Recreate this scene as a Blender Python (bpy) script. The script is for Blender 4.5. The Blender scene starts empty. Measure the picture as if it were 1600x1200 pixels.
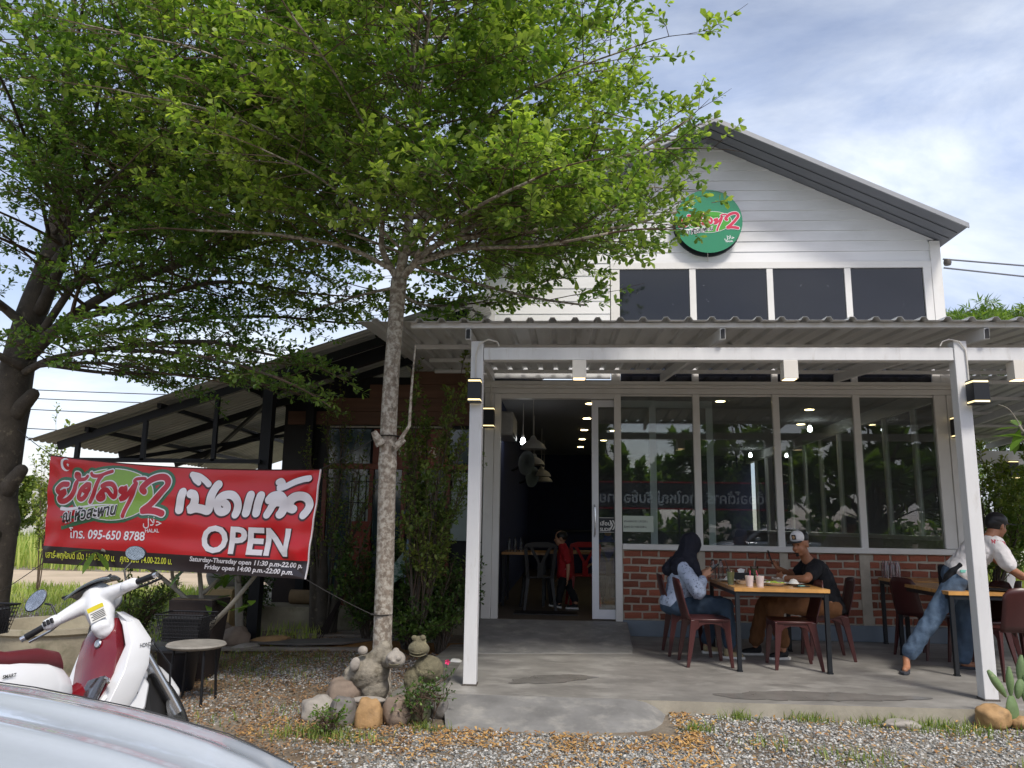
import bpy, bmesh, math, random
import numpy as np
from mathutils import Vector, Matrix, noise as mnoise
R = math.radians
rnd = random.Random(7)
rng = np.random.default_rng(7)
SC = bpy.context.scene
COL = SC.collection
GZ = 0.05          # ground level
FY = 10.06         # plane of the shop front

# ------------------------------------------------------------------ camera
cam_d = bpy.data.cameras.new('camera'); cam = bpy.data.objects.new('camera', cam_d); COL.objects.link(cam)
pit, yaw, rol = R(10.255), R(3.867), R(0.885)
fw = Vector((-math.sin(yaw)*math.cos(pit), math.cos(yaw)*math.cos(pit), math.sin(pit)))
r0 = Vector((math.cos(yaw), math.sin(yaw), 0)); u0 = r0.cross(fw)
rt = r0*math.cos(rol) + u0*math.sin(rol); up = -r0*math.sin(rol) + u0*math.cos(rol)
m = Matrix.Identity(4)
for i in range(3):
    m[i][0], m[i][1], m[i][2] = rt[i], up[i], -fw[i]
m[0][3], m[1][3], m[2][3] = 0, 0, 1.5
cam.matrix_world = m
cam_d.sensor_width = 36; cam_d.lens = 36*1204.8/1600
cam_d.clip_start = 0.05; cam_d.clip_end = 3000
SC.camera = cam

# ------------------------------------------------------------------ world and sun
SUN_EL, SUN_AZ = R(52), R(150)      # azimuth clockwise from +Y: behind the camera to the right
W = bpy.data.worlds.new('World'); SC.world = W; W.use_nodes = True
nt = W.node_tree; N = nt.nodes; L = nt.links
bg = N['Background']
sky = N.new('ShaderNodeTexSky'); sky.sky_type = 'NISHITA'; sky.sun_disc = False
sky.sun_elevation = SUN_EL; sky.sun_rotation = SUN_AZ; sky.air_density = 1.0; sky.dust_density = 1.2; sky.ozone_density = 2.5
tc = N.new('ShaderNodeTexCoord')
mp = N.new('ShaderNodeMapping'); mp.inputs['Scale'].default_value = (1.0, 1.0, 2.3); mp.inputs['Location'].default_value = (0.35, 0.1, 0.2)
mp.inputs['Rotation'].default_value = (R(6), R(-16), 0)
L.new(tc.outputs['Generated'], mp.inputs['Vector'])
n1 = N.new('ShaderNodeTexNoise'); n1.inputs['Scale'].default_value = 1.3; n1.inputs['Detail'].default_value = 8; n1.inputs['Roughness'].default_value = 0.55; n1.inputs['Distortion'].default_value = 0.35
L.new(mp.outputs[0], n1.inputs['Vector'])
r1 = N.new('ShaderNodeValToRGB'); r1.color_ramp.elements[0].position = 0.38; r1.color_ramp.elements[1].position = 0.68
L.new(n1.outputs['Fac'], r1.inputs[0])
n2 = N.new('ShaderNodeTexNoise'); n2.inputs['Scale'].default_value = 2.4; n2.inputs['Detail'].default_value = 8; n2.inputs['Roughness'].default_value = 0.6; n2.inputs['Distortion'].default_value = 0.6
L.new(mp.outputs[0], n2.inputs['Vector'])
r2 = N.new('ShaderNodeValToRGB'); e = r2.color_ramp.elements
e[0].position = 0.34; e[0].color = (2.2, 2.9, 4.6, 1); e[1].position = 0.68; e[1].color = (6.2, 6.5, 6.8, 1)
L.new(n2.outputs['Fac'], r2.inputs[0])
mx = N.new('ShaderNodeMix'); mx.data_type = 'RGBA'
mu = N.new('ShaderNodeVectorMath'); mu.operation = 'MULTIPLY'; mu.inputs[1].default_value = (1.4, 1.12, 0.98)
L.new(sky.outputs[0], mu.inputs[0])
L.new(r1.outputs[0], mx.inputs['Factor']); L.new(mu.outputs[0], mx.inputs[6]); L.new(r2.outputs[0], mx.inputs[7])
L.new(mx.outputs[2], bg.inputs['Color']); bg.inputs['Strength'].default_value = 0.1
sd = bpy.data.lights.new('sun', 'SUN'); sd.energy = 1.6; sd.angle = R(12); sd.color = (1, 0.95, 0.87)
so = bpy.data.objects.new('sun', sd); COL.objects.link(so)
sdir = Vector((math.sin(SUN_AZ)*math.cos(SUN_EL), math.cos(SUN_AZ)*math.cos(SUN_EL), math.sin(SUN_EL)))
so.rotation_euler = sdir.to_track_quat('Z', 'Y').to_euler(); so.location = (3, -4, 12)
SC.view_settings.view_transform = 'Standard'; SC.view_settings.look = 'None'
SC.view_settings.exposure = 1.0; SC.view_settings.gamma = 1; SC.view_settings.use_curve_mapping = False
SC.cycles.max_bounces = 8; SC.cycles.transparent_max_bounces = 24
try: SC.cycles.use_denoising = True
except Exception: pass

# ------------------------------------------------------------------ helpers
def lin(h):
    h = h.lstrip('#'); out = []
    for i in (0, 2, 4):
        c = int(h[i:i+2], 16)/255
        out.append(c/12.92 if c <= .04045 else ((c+.055)/1.055)**2.4)
    return tuple(out)
MATS = {}
def M(name, color=(.5, .5, .5), rough=.5, metal=0., var=.12, scale=6., bump=0., bscale=None, objrand=0., stretch=(1, 1, 1),
      col2=None, spots=None, attr=None, trans=0., coat=0., emit=None, estr=0., spec=.5, detail=6):
    if name in MATS: return MATS[name]
    if isinstance(color, str): color = lin(color)
    if isinstance(col2, str): col2 = lin(col2)
    mt = bpy.data.materials.new(name); mt.use_nodes = True; MATS[name] = mt
    T = mt.node_tree; N, L = T.nodes, T.links; b = N['Principled BSDF']
    b.inputs['Roughness'].default_value = rough; b.inputs['Metallic'].default_value = metal
    b.inputs['Specular IOR Level'].default_value = spec
    if coat: b.inputs['Coat Weight'].default_value = coat; b.inputs['Coat Roughness'].default_value = .05
    if emit: b.inputs['Emission Color'].default_value = (*emit, 1); b.inputs['Emission Strength'].default_value = estr
    tc = N.new('ShaderNodeTexCoord'); mp = N.new('ShaderNodeMapping'); mp.inputs['Scale'].default_value = stretch
    L.new(tc.outputs['Object'], mp.inputs[0])
    nz = N.new('ShaderNodeTexNoise'); nz.inputs['Scale'].default_value = scale; nz.inputs['Detail'].default_value = detail; nz.inputs['Roughness'].default_value = .62
    L.new(mp.outputs[0], nz.inputs[0])
    rp = N.new('ShaderNodeValToRGB'); e = rp.color_ramp.elements
    e[0].position = .3; e[1].position = .7
    c2 = col2 if col2 else tuple(min(1, c*(1+var)) for c in color)
    c1 = color if col2 else tuple(c*(1-var) for c in color)
    e[0].color = (*c1, 1); e[1].color = (*c2, 1)
    L.new(nz.outputs['Fac'], rp.inputs[0]); out = rp.outputs[0]
    def mul(src, fac_socket, lo, hi):
        mr = N.new('ShaderNodeMapRange'); mr.inputs['To Min'].default_value = lo; mr.inputs['To Max'].default_value = hi
        L.new(fac_socket, mr.inputs[0])
        vm = N.new('ShaderNodeVectorMath'); vm.operation = 'SCALE'; L.new(src, vm.inputs[0]); L.new(mr.outputs[0], vm.inputs['Scale'])
        return vm.outputs[0]
    if objrand:
        oi = N.new('ShaderNodeObjectInfo'); out = mul(out, oi.outputs['Random'], 1-objrand, 1+objrand)
    if attr:      # (name, colour at 1)
        at = N.new('ShaderNodeAttribute'); at.attribute_name = 'tint'
        mx = N.new('ShaderNodeMix'); mx.data_type = 'RGBA'; L.new(at.outputs['Fac'], mx.inputs[0]); L.new(out, mx.inputs[6])
        mx.inputs[7].default_value = (*(lin(attr) if isinstance(attr, str) else attr), 1); out = mx.outputs[2]
    if spots:     # (colour, scale, lo, hi)
        sc_, s, lo, hi = spots
        n3 = N.new('ShaderNodeTexNoise'); n3.inputs['Scale'].default_value = s; n3.inputs['Detail'].default_value = 7; n3.inputs['Roughness'].default_value = .65
        L.new(mp.outputs[0], n3.inputs[0])
        r3 = N.new('ShaderNodeValToRGB'); r3.color_ramp.elements[0].position = lo; r3.color_ramp.elements[1].position = hi
        L.new(n3.outputs['Fac'], r3.inputs[0])
        mx = N.new('ShaderNodeMix'); mx.data_type = 'RGBA'; L.new(r3.outputs[0], mx.inputs[0]); L.new(out, mx.inputs[6])
        mx.inputs[7].default_value = (*(lin(sc_) if isinstance(sc_, str) else sc_), 1); out = mx.outputs[2]
    L.new(out, b.inputs['Base Color'])
    if bump:
        nb = N.new('ShaderNodeTexNoise'); nb.inputs['Scale'].default_value = bscale or scale*3; nb.inputs['Detail'].default_value = 8; nb.inputs['Roughness'].default_value = .6
        L.new(mp.outputs[0], nb.inputs[0])
        bp = N.new('ShaderNodeBump'); bp.inputs['Strength'].default_value = 1; bp.inputs['Distance'].default_value = bump
        L.new(nb.outputs['Fac'], bp.inputs['Height']); L.new(bp.outputs[0], b.inputs['Normal'])
    if trans:
        tr = N.new('ShaderNodeBsdfTranslucent'); L.new(out, tr.inputs[0])
        vm = N.new('ShaderNodeVectorMath'); vm.operation = 'MULTIPLY'; vm.inputs[1].default_value = (1.5, 1.65, .6); L.new(out, vm.inputs[0]); L.new(vm.outputs[0], tr.inputs[0])
        ms = N.new('ShaderNodeMixShader'); ms.inputs[0].default_value = trans
        L.new(b.outputs[0], ms.inputs[1]); L.new(tr.outputs[0], ms.inputs[2]); L.new(ms.outputs[0], N['Material Output'].inputs[0])
    return mt
def glass_mat(name, tint=(.9, .93, .92), boost=1.0, dirt=0.0, rough=0.0):
    if name in MATS: return MATS[name]
    mt = bpy.data.materials.new(name); mt.use_nodes = True; MATS[name] = mt
    T = mt.node_tree; N, L = T.nodes, T.links; N.remove(N['Principled BSDF'])
    tr = N.new('ShaderNodeBsdfTransparent'); tr.inputs[0].default_value = (*tint, 1)
    gl = N.new('ShaderNodeBsdfGlossy'); gl.inputs['Roughness'].default_value = rough
    fr = N.new('ShaderNodeFresnel'); fr.inputs[0].default_value = 1.52
    mm = N.new('ShaderNodeMath'); mm.operation = 'MULTIPLY'; mm.inputs[1].default_value = boost; mm.use_clamp = True
    L.new(fr.outputs[0], mm.inputs[0])
    ms = N.new('ShaderNodeMixShader'); L.new(mm.outputs[0], ms.inputs[0]); L.new(tr.outputs[0], ms.inputs[1]); L.new(gl.outputs[0], ms.inputs[2])
    out = ms.outputs[0]
    if dirt:  # flat grey haze mixed in to lighten the panes, not soiling
        df = N.new('ShaderNodeBsdfDiffuse'); df.inputs[0].default_value = (.5, .5, .5, 1)
        m2 = N.new('ShaderNodeMixShader'); m2.inputs[0].default_value = dirt
        L.new(out, m2.inputs[1]); L.new(df.outputs[0], m2.inputs[2]); out = m2.outputs[0]
    L.new(out, N['Material Output'].inputs[0]); return mt

def tag(o, label=None, cat=None, group=None, kind=None):
    if label: o['label'] = label
    if cat: o['category'] = cat
    if group: o['group'] = group
    if kind: o['kind'] = kind
    return o
def thing(name, label, cat, loc=(0, 0, 0), rz=0, group=None):
    o = bpy.data.objects.new(name, None); COL.objects.link(o); o.location = loc; o.rotation_euler = (0, 0, rz)
    o.empty_display_size = .1
    return tag(o, label, cat, group)
def children(o): return [c for c in KIDS.get(o.name, [])]
KIDS = {}
CLOTHS = set()
def link(o, parent=None):
    COL.objects.link(o)
    if parent is not None:
        o.parent = parent; KIDS.setdefault(parent.name, []).append(o)
    return o
def copy_tree(o, parent=None, loc=None, rz=None, label=None):
    c = o.copy(); link(c, parent)
    if loc is not None: c.location = loc
    if rz is not None: c.rotation_euler = (0, 0, rz)
    if label: c['label'] = label
    for ch in children(o): copy_tree(ch, c)
    return c
def woff(parent):
    v = Vector((0, 0, 0))
    while parent is not None: v += parent.location; parent = parent.parent
    return v
def mesh_np(name, V, F, mat, parent=None, world=True, tint=None, smooth=False, kind=None):
    me = bpy.data.meshes.new(name); V = np.asarray(V, dtype=np.float32).copy(); F = np.asarray(F, dtype=np.int32)
    if parent is not None and world: V -= np.array(woff(parent), dtype=np.float32)
    k = F.shape[1]
    me.vertices.add(len(V)); me.vertices.foreach_set('co', V.ravel())
    me.loops.add(F.size); me.loops.foreach_set('vertex_index', F.ravel())
    me.polygons.add(len(F)); me.polygons.foreach_set('loop_start', np.arange(0, F.size, k, dtype=np.int32))
    try: me.polygons.foreach_set('loop_total', np.full(len(F), k, dtype=np.int32))
    except Exception: pass
    me.update(calc_edges=True)
    if smooth: me.polygons.foreach_set('use_smooth', np.ones(len(F), dtype=bool))
    if tint is not None:
        a = me.attributes.new('tint', 'FLOAT', 'POINT'); a.data.foreach_set('value', np.asarray(tint, dtype=np.float32))
    me.materials.append(mat); o = bpy.data.objects.new(name, me); link(o, parent)
    if kind: o['kind'] = kind
    return o
class MB:
    def __init__(s): s.v = []; s.f = []; s.mi = []; s.cur = 0
    def add(s, vs, fs):
        b = len(s.v); s.v += [tuple(v) for v in vs]; s.f += [tuple(b+i for i in f) for f in fs]; s.mi += [s.cur]*len(fs); return s
    def box(s, x0, x1, y0, y1, z0, z1):
        vs = [(x, y, z) for z in (z0, z1) for y in (y0, y1) for x in (x0, x1)]
        return s.add(vs, [(0, 2, 3, 1), (4, 5, 7, 6), (0, 1, 5, 4), (2, 6, 7, 3), (0, 4, 6, 2), (1, 3, 7, 5)])
    def prism(s, poly, axis, a, b):
        # poly: 2D points; axis: extrusion axis index
        def P(p, t):
            if axis == 0: return (t, p[0], p[1])
            if axis == 1: return (p[0], t, p[1])
            return (p[0], p[1], t)
        n = len(poly); vs = [P(p, a) for p in poly]+[P(p, b) for p in poly]
        fs = [tuple(range(n))[::-1], tuple(range(n, 2*n))]+[(i, (i+1) % n, n+(i+1) % n, n+i) for i in range(n)]
        return s.add(vs, fs)
    def bar(s, p, q, w, h, upv=(0, 0, 1)):
        p, q = Vector(p), Vector(q); d = (q-p).normalized(); upv = Vector(upv)
        if abs(d.dot(upv)) > .98: upv = Vector((0, 1, 0))
        sx = d.cross(upv).normalized()*w/2; uy = sx.cross(d).normalized()*h/2
        vs = [c+a+b for c in (p, q) for a, b in ((-sx, -uy), (sx, -uy), (sx, uy), (-sx, uy))]
        return s.add(vs, [(3, 2, 1, 0), (4, 5, 6, 7), (0, 1, 5, 4), (1, 2, 6, 5), (2, 3, 7, 6), (3, 0, 4, 7)])
    def tube(s, pts, rad, n=8, cap=True):
        pts = [Vector(p) for p in pts]; m = len(pts)
        if not hasattr(rad, '__len__'): rad = [rad]*m
        ref = Vector((0, 0, 1)); vs = []
        t0 = (pts[1]-pts[0]).normalized()
        if abs(t0.dot(ref)) > .9: ref = Vector((1, 0, 0))
        nx = t0.cross(ref).normalized()
        for i, p in enumerate(pts):
            t = (pts[min(i+1, m-1)]-pts[max(i-1, 0)])
            if t.length < 1e-9: t = t0
            t.normalize(); nx = (nx-t*nx.dot(t)).normalized(); ny = t.cross(nx)
            for k in range(n):
                a = 2*math.pi*k/n; vs.append(p+(nx*math.cos(a)+ny*math.sin(a))*rad[i])
        fs = [(i*n+k, i*n+(k+1) % n, (i+1)*n+(k+1) % n, (i+1)*n+k) for i in range(m-1) for k in range(n)]
        if cap: fs += [tuple(range(n))[::-1], tuple(range((m-1)*n, m*n))]
        return s.add(vs, fs)
    def lathe(s, prof, n=20, c=(0, 0, 0), M4=None):
        vs = []; fs = []; m = len(prof)
        for r, z in prof:
            for k in range(n):
                a = 2*math.pi*k/n; v = Vector((r*math.cos(a), r*math.sin(a), z))
                if M4 is not None: v = M4 @ v
                vs.append(v+Vector(c))
        fs = [(i*n+k, i*n+(k+1) % n, (i+1)*n+(k+1) % n, (i+1)*n+k) for i in range(m-1) for k in range(n)]
        if prof[0][0] > 1e-6: fs.append(tuple(range(n))[::-1])
        if prof[-1][0] > 1e-6: fs.append(tuple(range((m-1)*n, m*n)))
        return s.add(vs, fs)
    def loft(s, rings, cap=True):
        n = len(rings[0]); m = len(rings); vs = [v for r in rings for v in r]
        fs = [(i*n+k, i*n+(k+1) % n, (i+1)*n+(k+1) % n, (i+1)*n+k) for i in range(m-1) for k in range(n)]
        if cap: fs += [tuple(range(n))[::-1], tuple(range((m-1)*n, m*n))]
        return s.add(vs, fs)
    def grid(s, fn, nu, nv):
        vs = [fn(i/nu, j/nv) for j in range(nv+1) for i in range(nu+1)]
        fs = [(j*(nu+1)+i, j*(nu+1)+i+1, (j+1)*(nu+1)+i+1, (j+1)*(nu+1)+i) for j in range(nv) for i in range(nu)]
        return s.add(vs, fs)
    def build(s, name, mat, parent=None, smooth=False, world=True, bevel=0, kind=None, label=None, subsurf=0, solid=0, sharp=40, loc=None):
        me = bpy.data.meshes.new(name); off = woff(parent) if (parent is not None and world) else Vector((0, 0, 0))
        vv = [(v[0]-off.x, v[1]-off.y, v[2]-off.z) for v in s.v]
        if loc is not None: vv = [(v[0]-loc[0], v[1]-loc[1], v[2]-loc[2]) for v in vv]
        me.from_pydata(vv, [], s.f); me.update()
        mats = mat if isinstance(mat, (list, tuple)) else [mat]
        for q in mats: me.materials.append(q)
        if len(mats) > 1: me.polygons.foreach_set('material_index', s.mi)
        bm = bmesh.new(); bm.from_mesh(me); bmesh.ops.recalc_face_normals(bm, faces=bm.faces); bm.to_mesh(me); bm.free()
        o = bpy.data.objects.new(name, me); link(o, parent)
        if loc is not None: o.location = loc
        if smooth:
            me.polygons.foreach_set('use_smooth', [True]*len(me.polygons))
            try: me.set_sharp_from_angle(angle=R(sharp))
            except Exception: pass
        if solid: md = o.modifiers.new('solidify', 'SOLIDIFY'); md.thickness = solid; md.offset = 0
        if bevel: md = o.modifiers.new('bevel', 'BEVEL'); md.width = bevel; md.segments = 2; md.limit_method = 'ANGLE'; md.angle_limit = R(40)
        if subsurf: md = o.modifiers.new('subsurf', 'SUBSURF'); md.levels = subsurf; md.render_levels = subsurf
        if kind: o['kind'] = kind
        if label: o['label'] = label
        return o
def box(name, mat, parent, x0, x1, y0, y1, z0, z1, **k):
    return MB().box(x0, x1, y0, y1, z0, z1).build(name, mat, parent, **k)

# organic shapes: capsules and ellipsoids fused by a voxel remesh into one smooth skin
def blob(name, mat, parts, voxel=.012, smooth_it=6, parent=None, world=True, loc=None, fn=None, wr=None):
    bm = bmesh.new()
    for p in parts:
        if p[0] == 'c':      # capsule p0 r0 p1 r1
            _, a, ra, b_, rb = p; a, b_ = Vector(a), Vector(b_); d = b_-a
            q = d.to_track_quat('Z', 'Y').to_matrix().to_4x4() if d.length > 1e-6 else Matrix.Identity(4)
            for c, r in ((a, ra), (b_, rb)):
                bmesh.ops.create_icosphere(bm, subdivisions=2, radius=r, matrix=Matrix.Translation(c))
            if d.length > 1e-6:
                bmesh.ops.create_cone(bm, cap_ends=True, segments=16, radius1=ra, radius2=rb, depth=d.length, matrix=Matrix.Translation((a+b_)/2) @ q)
        elif p[0] == 'e':    # ellipsoid centre radii euler
            _, c, rr, eu = p
            mt = Matrix.Translation(c) @ Matrix(Euler3(eu)) @ Matrix.Diagonal((*rr, 1))
            bmesh.ops.create_icosphere(bm, subdivisions=3, radius=1, matrix=mt)
        elif p[0] == 'b':    # box centre half-sizes euler
            _, c, rr, eu = p
            mt = Matrix.Translation(c) @ Matrix(Euler3(eu)) @ Matrix.Diagonal((rr[0]*2, rr[1]*2, rr[2]*2, 1))
            bmesh.ops.create_cube(bm, size=1, matrix=mt)
    me = bpy.data.meshes.new('t'); bm.to_mesh(me); bm.free()
    o = bpy.data.objects.new('t', me); COL.objects.link(o)
    md = o.modifiers.new('r', 'REMESH'); md.mode = 'VOXEL'; md.voxel_size = voxel
    if smooth_it: ms = o.modifiers.new('s', 'SMOOTH'); ms.factor = .5; ms.iterations = smooth_it
    dg = bpy.context.evaluated_depsgraph_get(); ev = o.evaluated_get(dg)
    m2 = bpy.data.meshes.new_from_object(ev); bpy.data.objects.remove(o); bpy.data.meshes.remove(me)
    if wr is None and mat in CLOTHS: wr = (.014, 9.)
    if wr:       # folds and lumps: displace along the normal with stretched noise
        nn = [v.normal.copy() for v in m2.vertices]
        for v, n_ in zip(m2.vertices, nn):
            c = v.co*wr[1]; k_ = 1-abs(mnoise.noise(Vector((c.x*1.6, c.y*1.6, c.z*.8))+Vector((3, 7, 1))))*2.6; v.co += n_*wr[0]*(.55*k_+.45*mnoise.noise(c*2.3))
    off = woff(parent) if (parent is not None and world) else Vector((0, 0, 0))
    if loc is not None: off = off+Vector(loc)
    if fn:
        for v in m2.vertices: v.co = fn(v.co)
    for v in m2.vertices: v.co -= off
    m2.name = name; m2.materials.clear(); m2.materials.append(mat); m2.polygons.foreach_set('use_smooth', [True]*len(m2.polygons)); m2.update()
    r = bpy.data.objects.new(name, m2); link(r, parent)
    if loc is not None: r.location = loc
    return r
def Euler3(eu):
    from mathutils import Euler
    return Euler(eu).to_matrix().to_4x4()
def text_geo(body, size=1, off=0, shear=0, spacing=1, align='LEFT'):
    cu = bpy.data.curves.new('t', 'FONT'); cu.body = body; cu.size = size; cu.offset = off; cu.shear = shear; cu.space_character = spacing
    cu.align_x = align; cu.resolution_u = 3
    o = bpy.data.objects.new('t', cu); COL.objects.link(o)
    dg = bpy.context.evaluated_depsgraph_get(); me = bpy.data.meshes.new_from_object(o.evaluated_get(dg))
    vs = [tuple(v.co[:2]) for v in me.vertices]; fs = [tuple(p.vertices) for p in me.polygons]
    bm = bmesh.new(); bm.from_mesh(me); bmesh.ops.triangulate(bm, faces=bm.faces)
    for _ in range(3):
        ed = [e_ for e_ in bm.edges if e_.calc_length() > size*.22]
        if ed: bmesh.ops.subdivide_edges(bm, edges=ed, cuts=1)
        bmesh.ops.triangulate(bm, faces=bm.faces)
    bm.verts.index_update(); vs = [tuple(v.co[:2]) for v in bm.verts]; fs = [tuple(v.index for v in f.verts) for f in bm.faces]; bm.free()
    bpy.data.objects.remove(o); bpy.data.meshes.remove(me); bpy.data.curves.remove(cu)
    return vs, fs
def catmull(p, k=6):
    p = [np.array(q, float) for q in p]; p = [2*p[0]-p[1]]+p+[2*p[-1]-p[-2]]; out = []
    for i in range(1, len(p)-2):
        for j in range(k):
            t = j/k; out.append(.5*(2*p[i]+(p[i+1]-p[i-1])*t+(2*p[i-1]-5*p[i]+4*p[i+1]-p[i+2])*t*t+(3*p[i]-p[i-1]-3*p[i+1]+p[i+2])*t**3))
    out.append(p[-2]); return out
def ribbon(pts, w, w2=None, k=6):
    # 2D brush stroke with round ends, returns (x, y, layer) and faces
    c = catmull(pts, k); n = len(c); w2 = w if w2 is None else w2; vs = []; fs = []
    for i, q in enumerate(c):
        t = c[min(i+1, n-1)]-c[max(i-1, 0)]; t = t/(np.hypot(*t)+1e-9); nn = np.array([-t[1], t[0]]); r = (w+(w2-w)*i/(n-1))/2
        vs += [(*(q+nn*r), i/n), (*(q-nn*r), i/n)]
    fs = [(2*i, 2*i+1, 2*i+3, 2*i+2) for i in range(n-1)]
    for e, idx in ((0, 0), (n-1, 1)):
        q = c[e]; r = (w if e == 0 else w2)/2; b = len(vs); lay = .02+idx*.99
        vs += [(q[0]+r*math.cos(a), q[1]+r*math.sin(a), lay) for a in np.linspace(0, 2*math.pi, 14, endpoint=False)]
        fs.append(tuple(range(b, b+14)))
    return vs, fs
# ------------------------------------------------------------------ materials
m_white = M('white_paint', '#d9d8d4', .45, var=.03, scale=3, spots=('#c9c6bd', 2.3, .55, .9), bump=.0006, bscale=30)
m_white2 = M('white_steel', '#d6d7d7', .4, var=.04, scale=4, stretch=(3, 3, .7), spots=('#a59f92', 5, .58, .95), bump=.0005, bscale=20)
m_siding = M('siding_paint', '#dedfdf', .5, var=.03, scale=1.5, objrand=.02, spots=('#bdbdba', 1.6, .5, .85), bump=.0008, bscale=12, stretch=(.3, 1, 1))
m_alu = M('aluminium_frame', '#d9dce2', .35, .1, var=.03)
m_galv = M('galvanised_sheet', '#c6c8c8', .42, .25, var=.16, scale=1.4, stretch=(3, .35, 1), spots=('#8b8a82', 3, .55, .85))
m_roof = M('roof_soffit', '#6d7076', .55, .1, var=.08, scale=2)
m_roofedge = M('roof_edge_metal', '#8f9295', .45, .2, var=.08)
m_darkglass = M('dark_film_glass', '#12141c', .06, var=.1, scale=2, spots=('#55585e', 9, .66, .70), spec=.6)
m_glass = glass_mat('window_glass', (.86, .9, .88), 1.9, .035)  # last value is the grey haze that lightens the dark windows
m_mortar = M('mortar', '#b0a899', .9, var=.12, scale=9, bump=.004, bscale=60)
m_brick = M('brick_clay', '#8a4f3b', .85, var=.28, scale=14, objrand=.34, bump=.003, bscale=70, spots=('#b5a596', 16, .62, .8))
m_plinth = M('plinth_paint', '#6f7b86', .55, var=.1, scale=3)
m_conc = M('screed_concrete', '#83817c', .48, var=.34, scale=2.2, stretch=(.8, 1.25, 1), spots=('#aeaca6', 2.6, .5, .76), bump=.0012, bscale=20)
m_conc2 = M('ramp_concrete', '#7c7c7a', .6, var=.28, scale=3.2, spots=('#a19f98', 4.5, .5, .75), bump=.0015, bscale=25)
m_edge = M('slab_edge', '#8f8a7c', .8, var=.2, scale=4, bump=.003, bscale=40)
m_wet = M('damp_stain', '#7d7b76', .2, var=.2, scale=5)
m_ceil = M('interior_ceiling', '#a5a6a6', .8, var=.05)
m_intwall = M('interior_navy_wall', '#272f50', .8, var=.15)
m_intwood = M('interior_floor_boards', '#5a5147', .45, var=.3, scale=5, stretch=(.4, 4, 1))
m_black = M('black_metal', '#1d2126', .45, .2, var=.15)
m_blackp = M('black_plastic', '#141518', .5, var=.15)
m_warm = M('warm_lamp', (1, .8, .45), emit=(1, .78, .42), estr=7)
m_warms = M('warm_strip', (1, .85, .5), emit=(1, .78, .38), estr=.9)
m_cool = M('cool_lamp', (1, 1, 1), emit=(.95, .98, 1), estr=9)
m_ivory = M('lamp_box_paint', '#d8d4cb', .5, var=.03)
m_wood = M('varnished_rubberwood', '#b98a4e', .32, var=.3, scale=3, stretch=(1, 7, 1), objrand=.22, coat=.3)
m_maroon = M('maroon_plastic', '#43201f', .36, var=.1, scale=8)
m_redp = M('red_plastic', '#a3131a', .35, var=.08)
m_cable = M('white_cable', '#cfccc4', .5)

# ------------------------------------------------------------------ the shop
bl = thing('shop_building', 'white two storey shop with gabled front, brick dado and tall windows', 'shop', (1.95, FY, GZ))
XL, XR = -1.04, 4.95
# siding boards of the upper front
AX, AZ = 1.955, 6.72
def gable_x(z):      # left and right X of the wall at height z
    if z <= 5.26: return XL, XR
    t = (z-5.26)/(AZ-5.26); return XL+(AX-XL)*t, XR-(XR-AX)*t
def board(x0a, x1a, x0b, x1b, z0, z1):
    y = FY
    vs = [(x0a, y-.016, z0), (x1a, y-.016, z0), (x1b, y-.006, z1), (x0b, y-.006, z1), (x0a, y+.03, z0), (x1a, y+.03, z0), (x1b, y+.03, z1), (x0b, y+.03, z1)]
    MB().add(vs, [(0, 1, 2, 3), (7, 6, 5, 4), (4, 5, 1, 0), (3, 2, 6, 7), (0, 3, 7, 4), (1, 5, 6, 2)]).build('siding_board', m_siding, bl)
z = 4.99
while z < 6.66:
    z1 = min(z+.143, 6.715); a, b = gable_x(z); c, d = gable_x(z1); s = .104 if z < 5.2 else .012
    board(a+s, b-s, c+s if c+s < AX else AX-.002, d-s if d-s > AX else AX+.002, z, z1); z += .146
z = 3.4
while z < 4.99:
    board(XL+.112, .622, XL+.112, .622, z, min(z+.1765, 4.986)); z += .1767
for x0, x1 in ((XL, XL+.11), (XR-.13, XR)):
    box('corner_board', m_white, bl, x0, x1, FY-.035, FY+.06, 3.36, 5.26)
box('corner_board', m_white, bl, XR-.235, XR-.132, FY-.028, FY+.06, 3.36, 4.9)
box('window_head_trim', m_white, bl, .63, XR-.132, FY-.032, FY+.05, 4.9, 4.985)
# window bays: one column of mullions runs the whole height
WL = [.754, 1.768, 2.780, 3.790]; WR = [1.676, 2.692, 3.702, 4.711]
for i in range(4):
    f = MB().box(WL[i], WR[i], FY-.004, FY+.004, 3.36, 4.897).build('upper_window_pane', m_darkglass, bl)
mull = [(.632, .751)]+[(WR[i]+.003, WL[i+1]-.003) for i in range(3)]
for a, b in mull: box('upper_mullion', m_white, bl, a, b, FY-.025, FY+.05, 3.36, 4.898, bevel=.004)
# header beams between the storeys
box('header_beam', m_white, bl, XL, XR, FY-.06, FY+.1, 3.265, 3.355, bevel=.005)
box('header_trim', m_white, bl, XL, XR, FY-.035, FY+.1, 3.195, 3.262, bevel=.004)
# ground floor frame
for a, b in [(.665, .751)]+[(WR[i]+.003, WL[i+1]-.003) for i in range(3)]:
    z0 = .32 if a < .7 else 1.2
    box('window_mullion', m_white, bl, a, b, FY-.03, FY+.05, z0, 3.192, bevel=.004)
box('corner_post', m_white, bl, 4.714, 4.86, FY-.03, FY+.06, 1.272, 3.192, bevel=.004)
box('corner_post', m_white, bl, 4.863, 5.0, FY-.045, FY+.1, .34, 3.192, bevel=.004)
box('window_sill', m_white, bl, .754, 4.86, FY-.07, FY+.08, 1.2, 1.269, bevel=.006)
for i in range(4):
    w = box('window', m_white, bl, WL[i]+.003, WR[i]-.003, FY-.01, FY+.03, 3.165, 3.19)
    MB().box(WL[i], WR[i], FY+.005, FY+.011, 1.272, 3.163).build('pane', m_glass, w)
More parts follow.
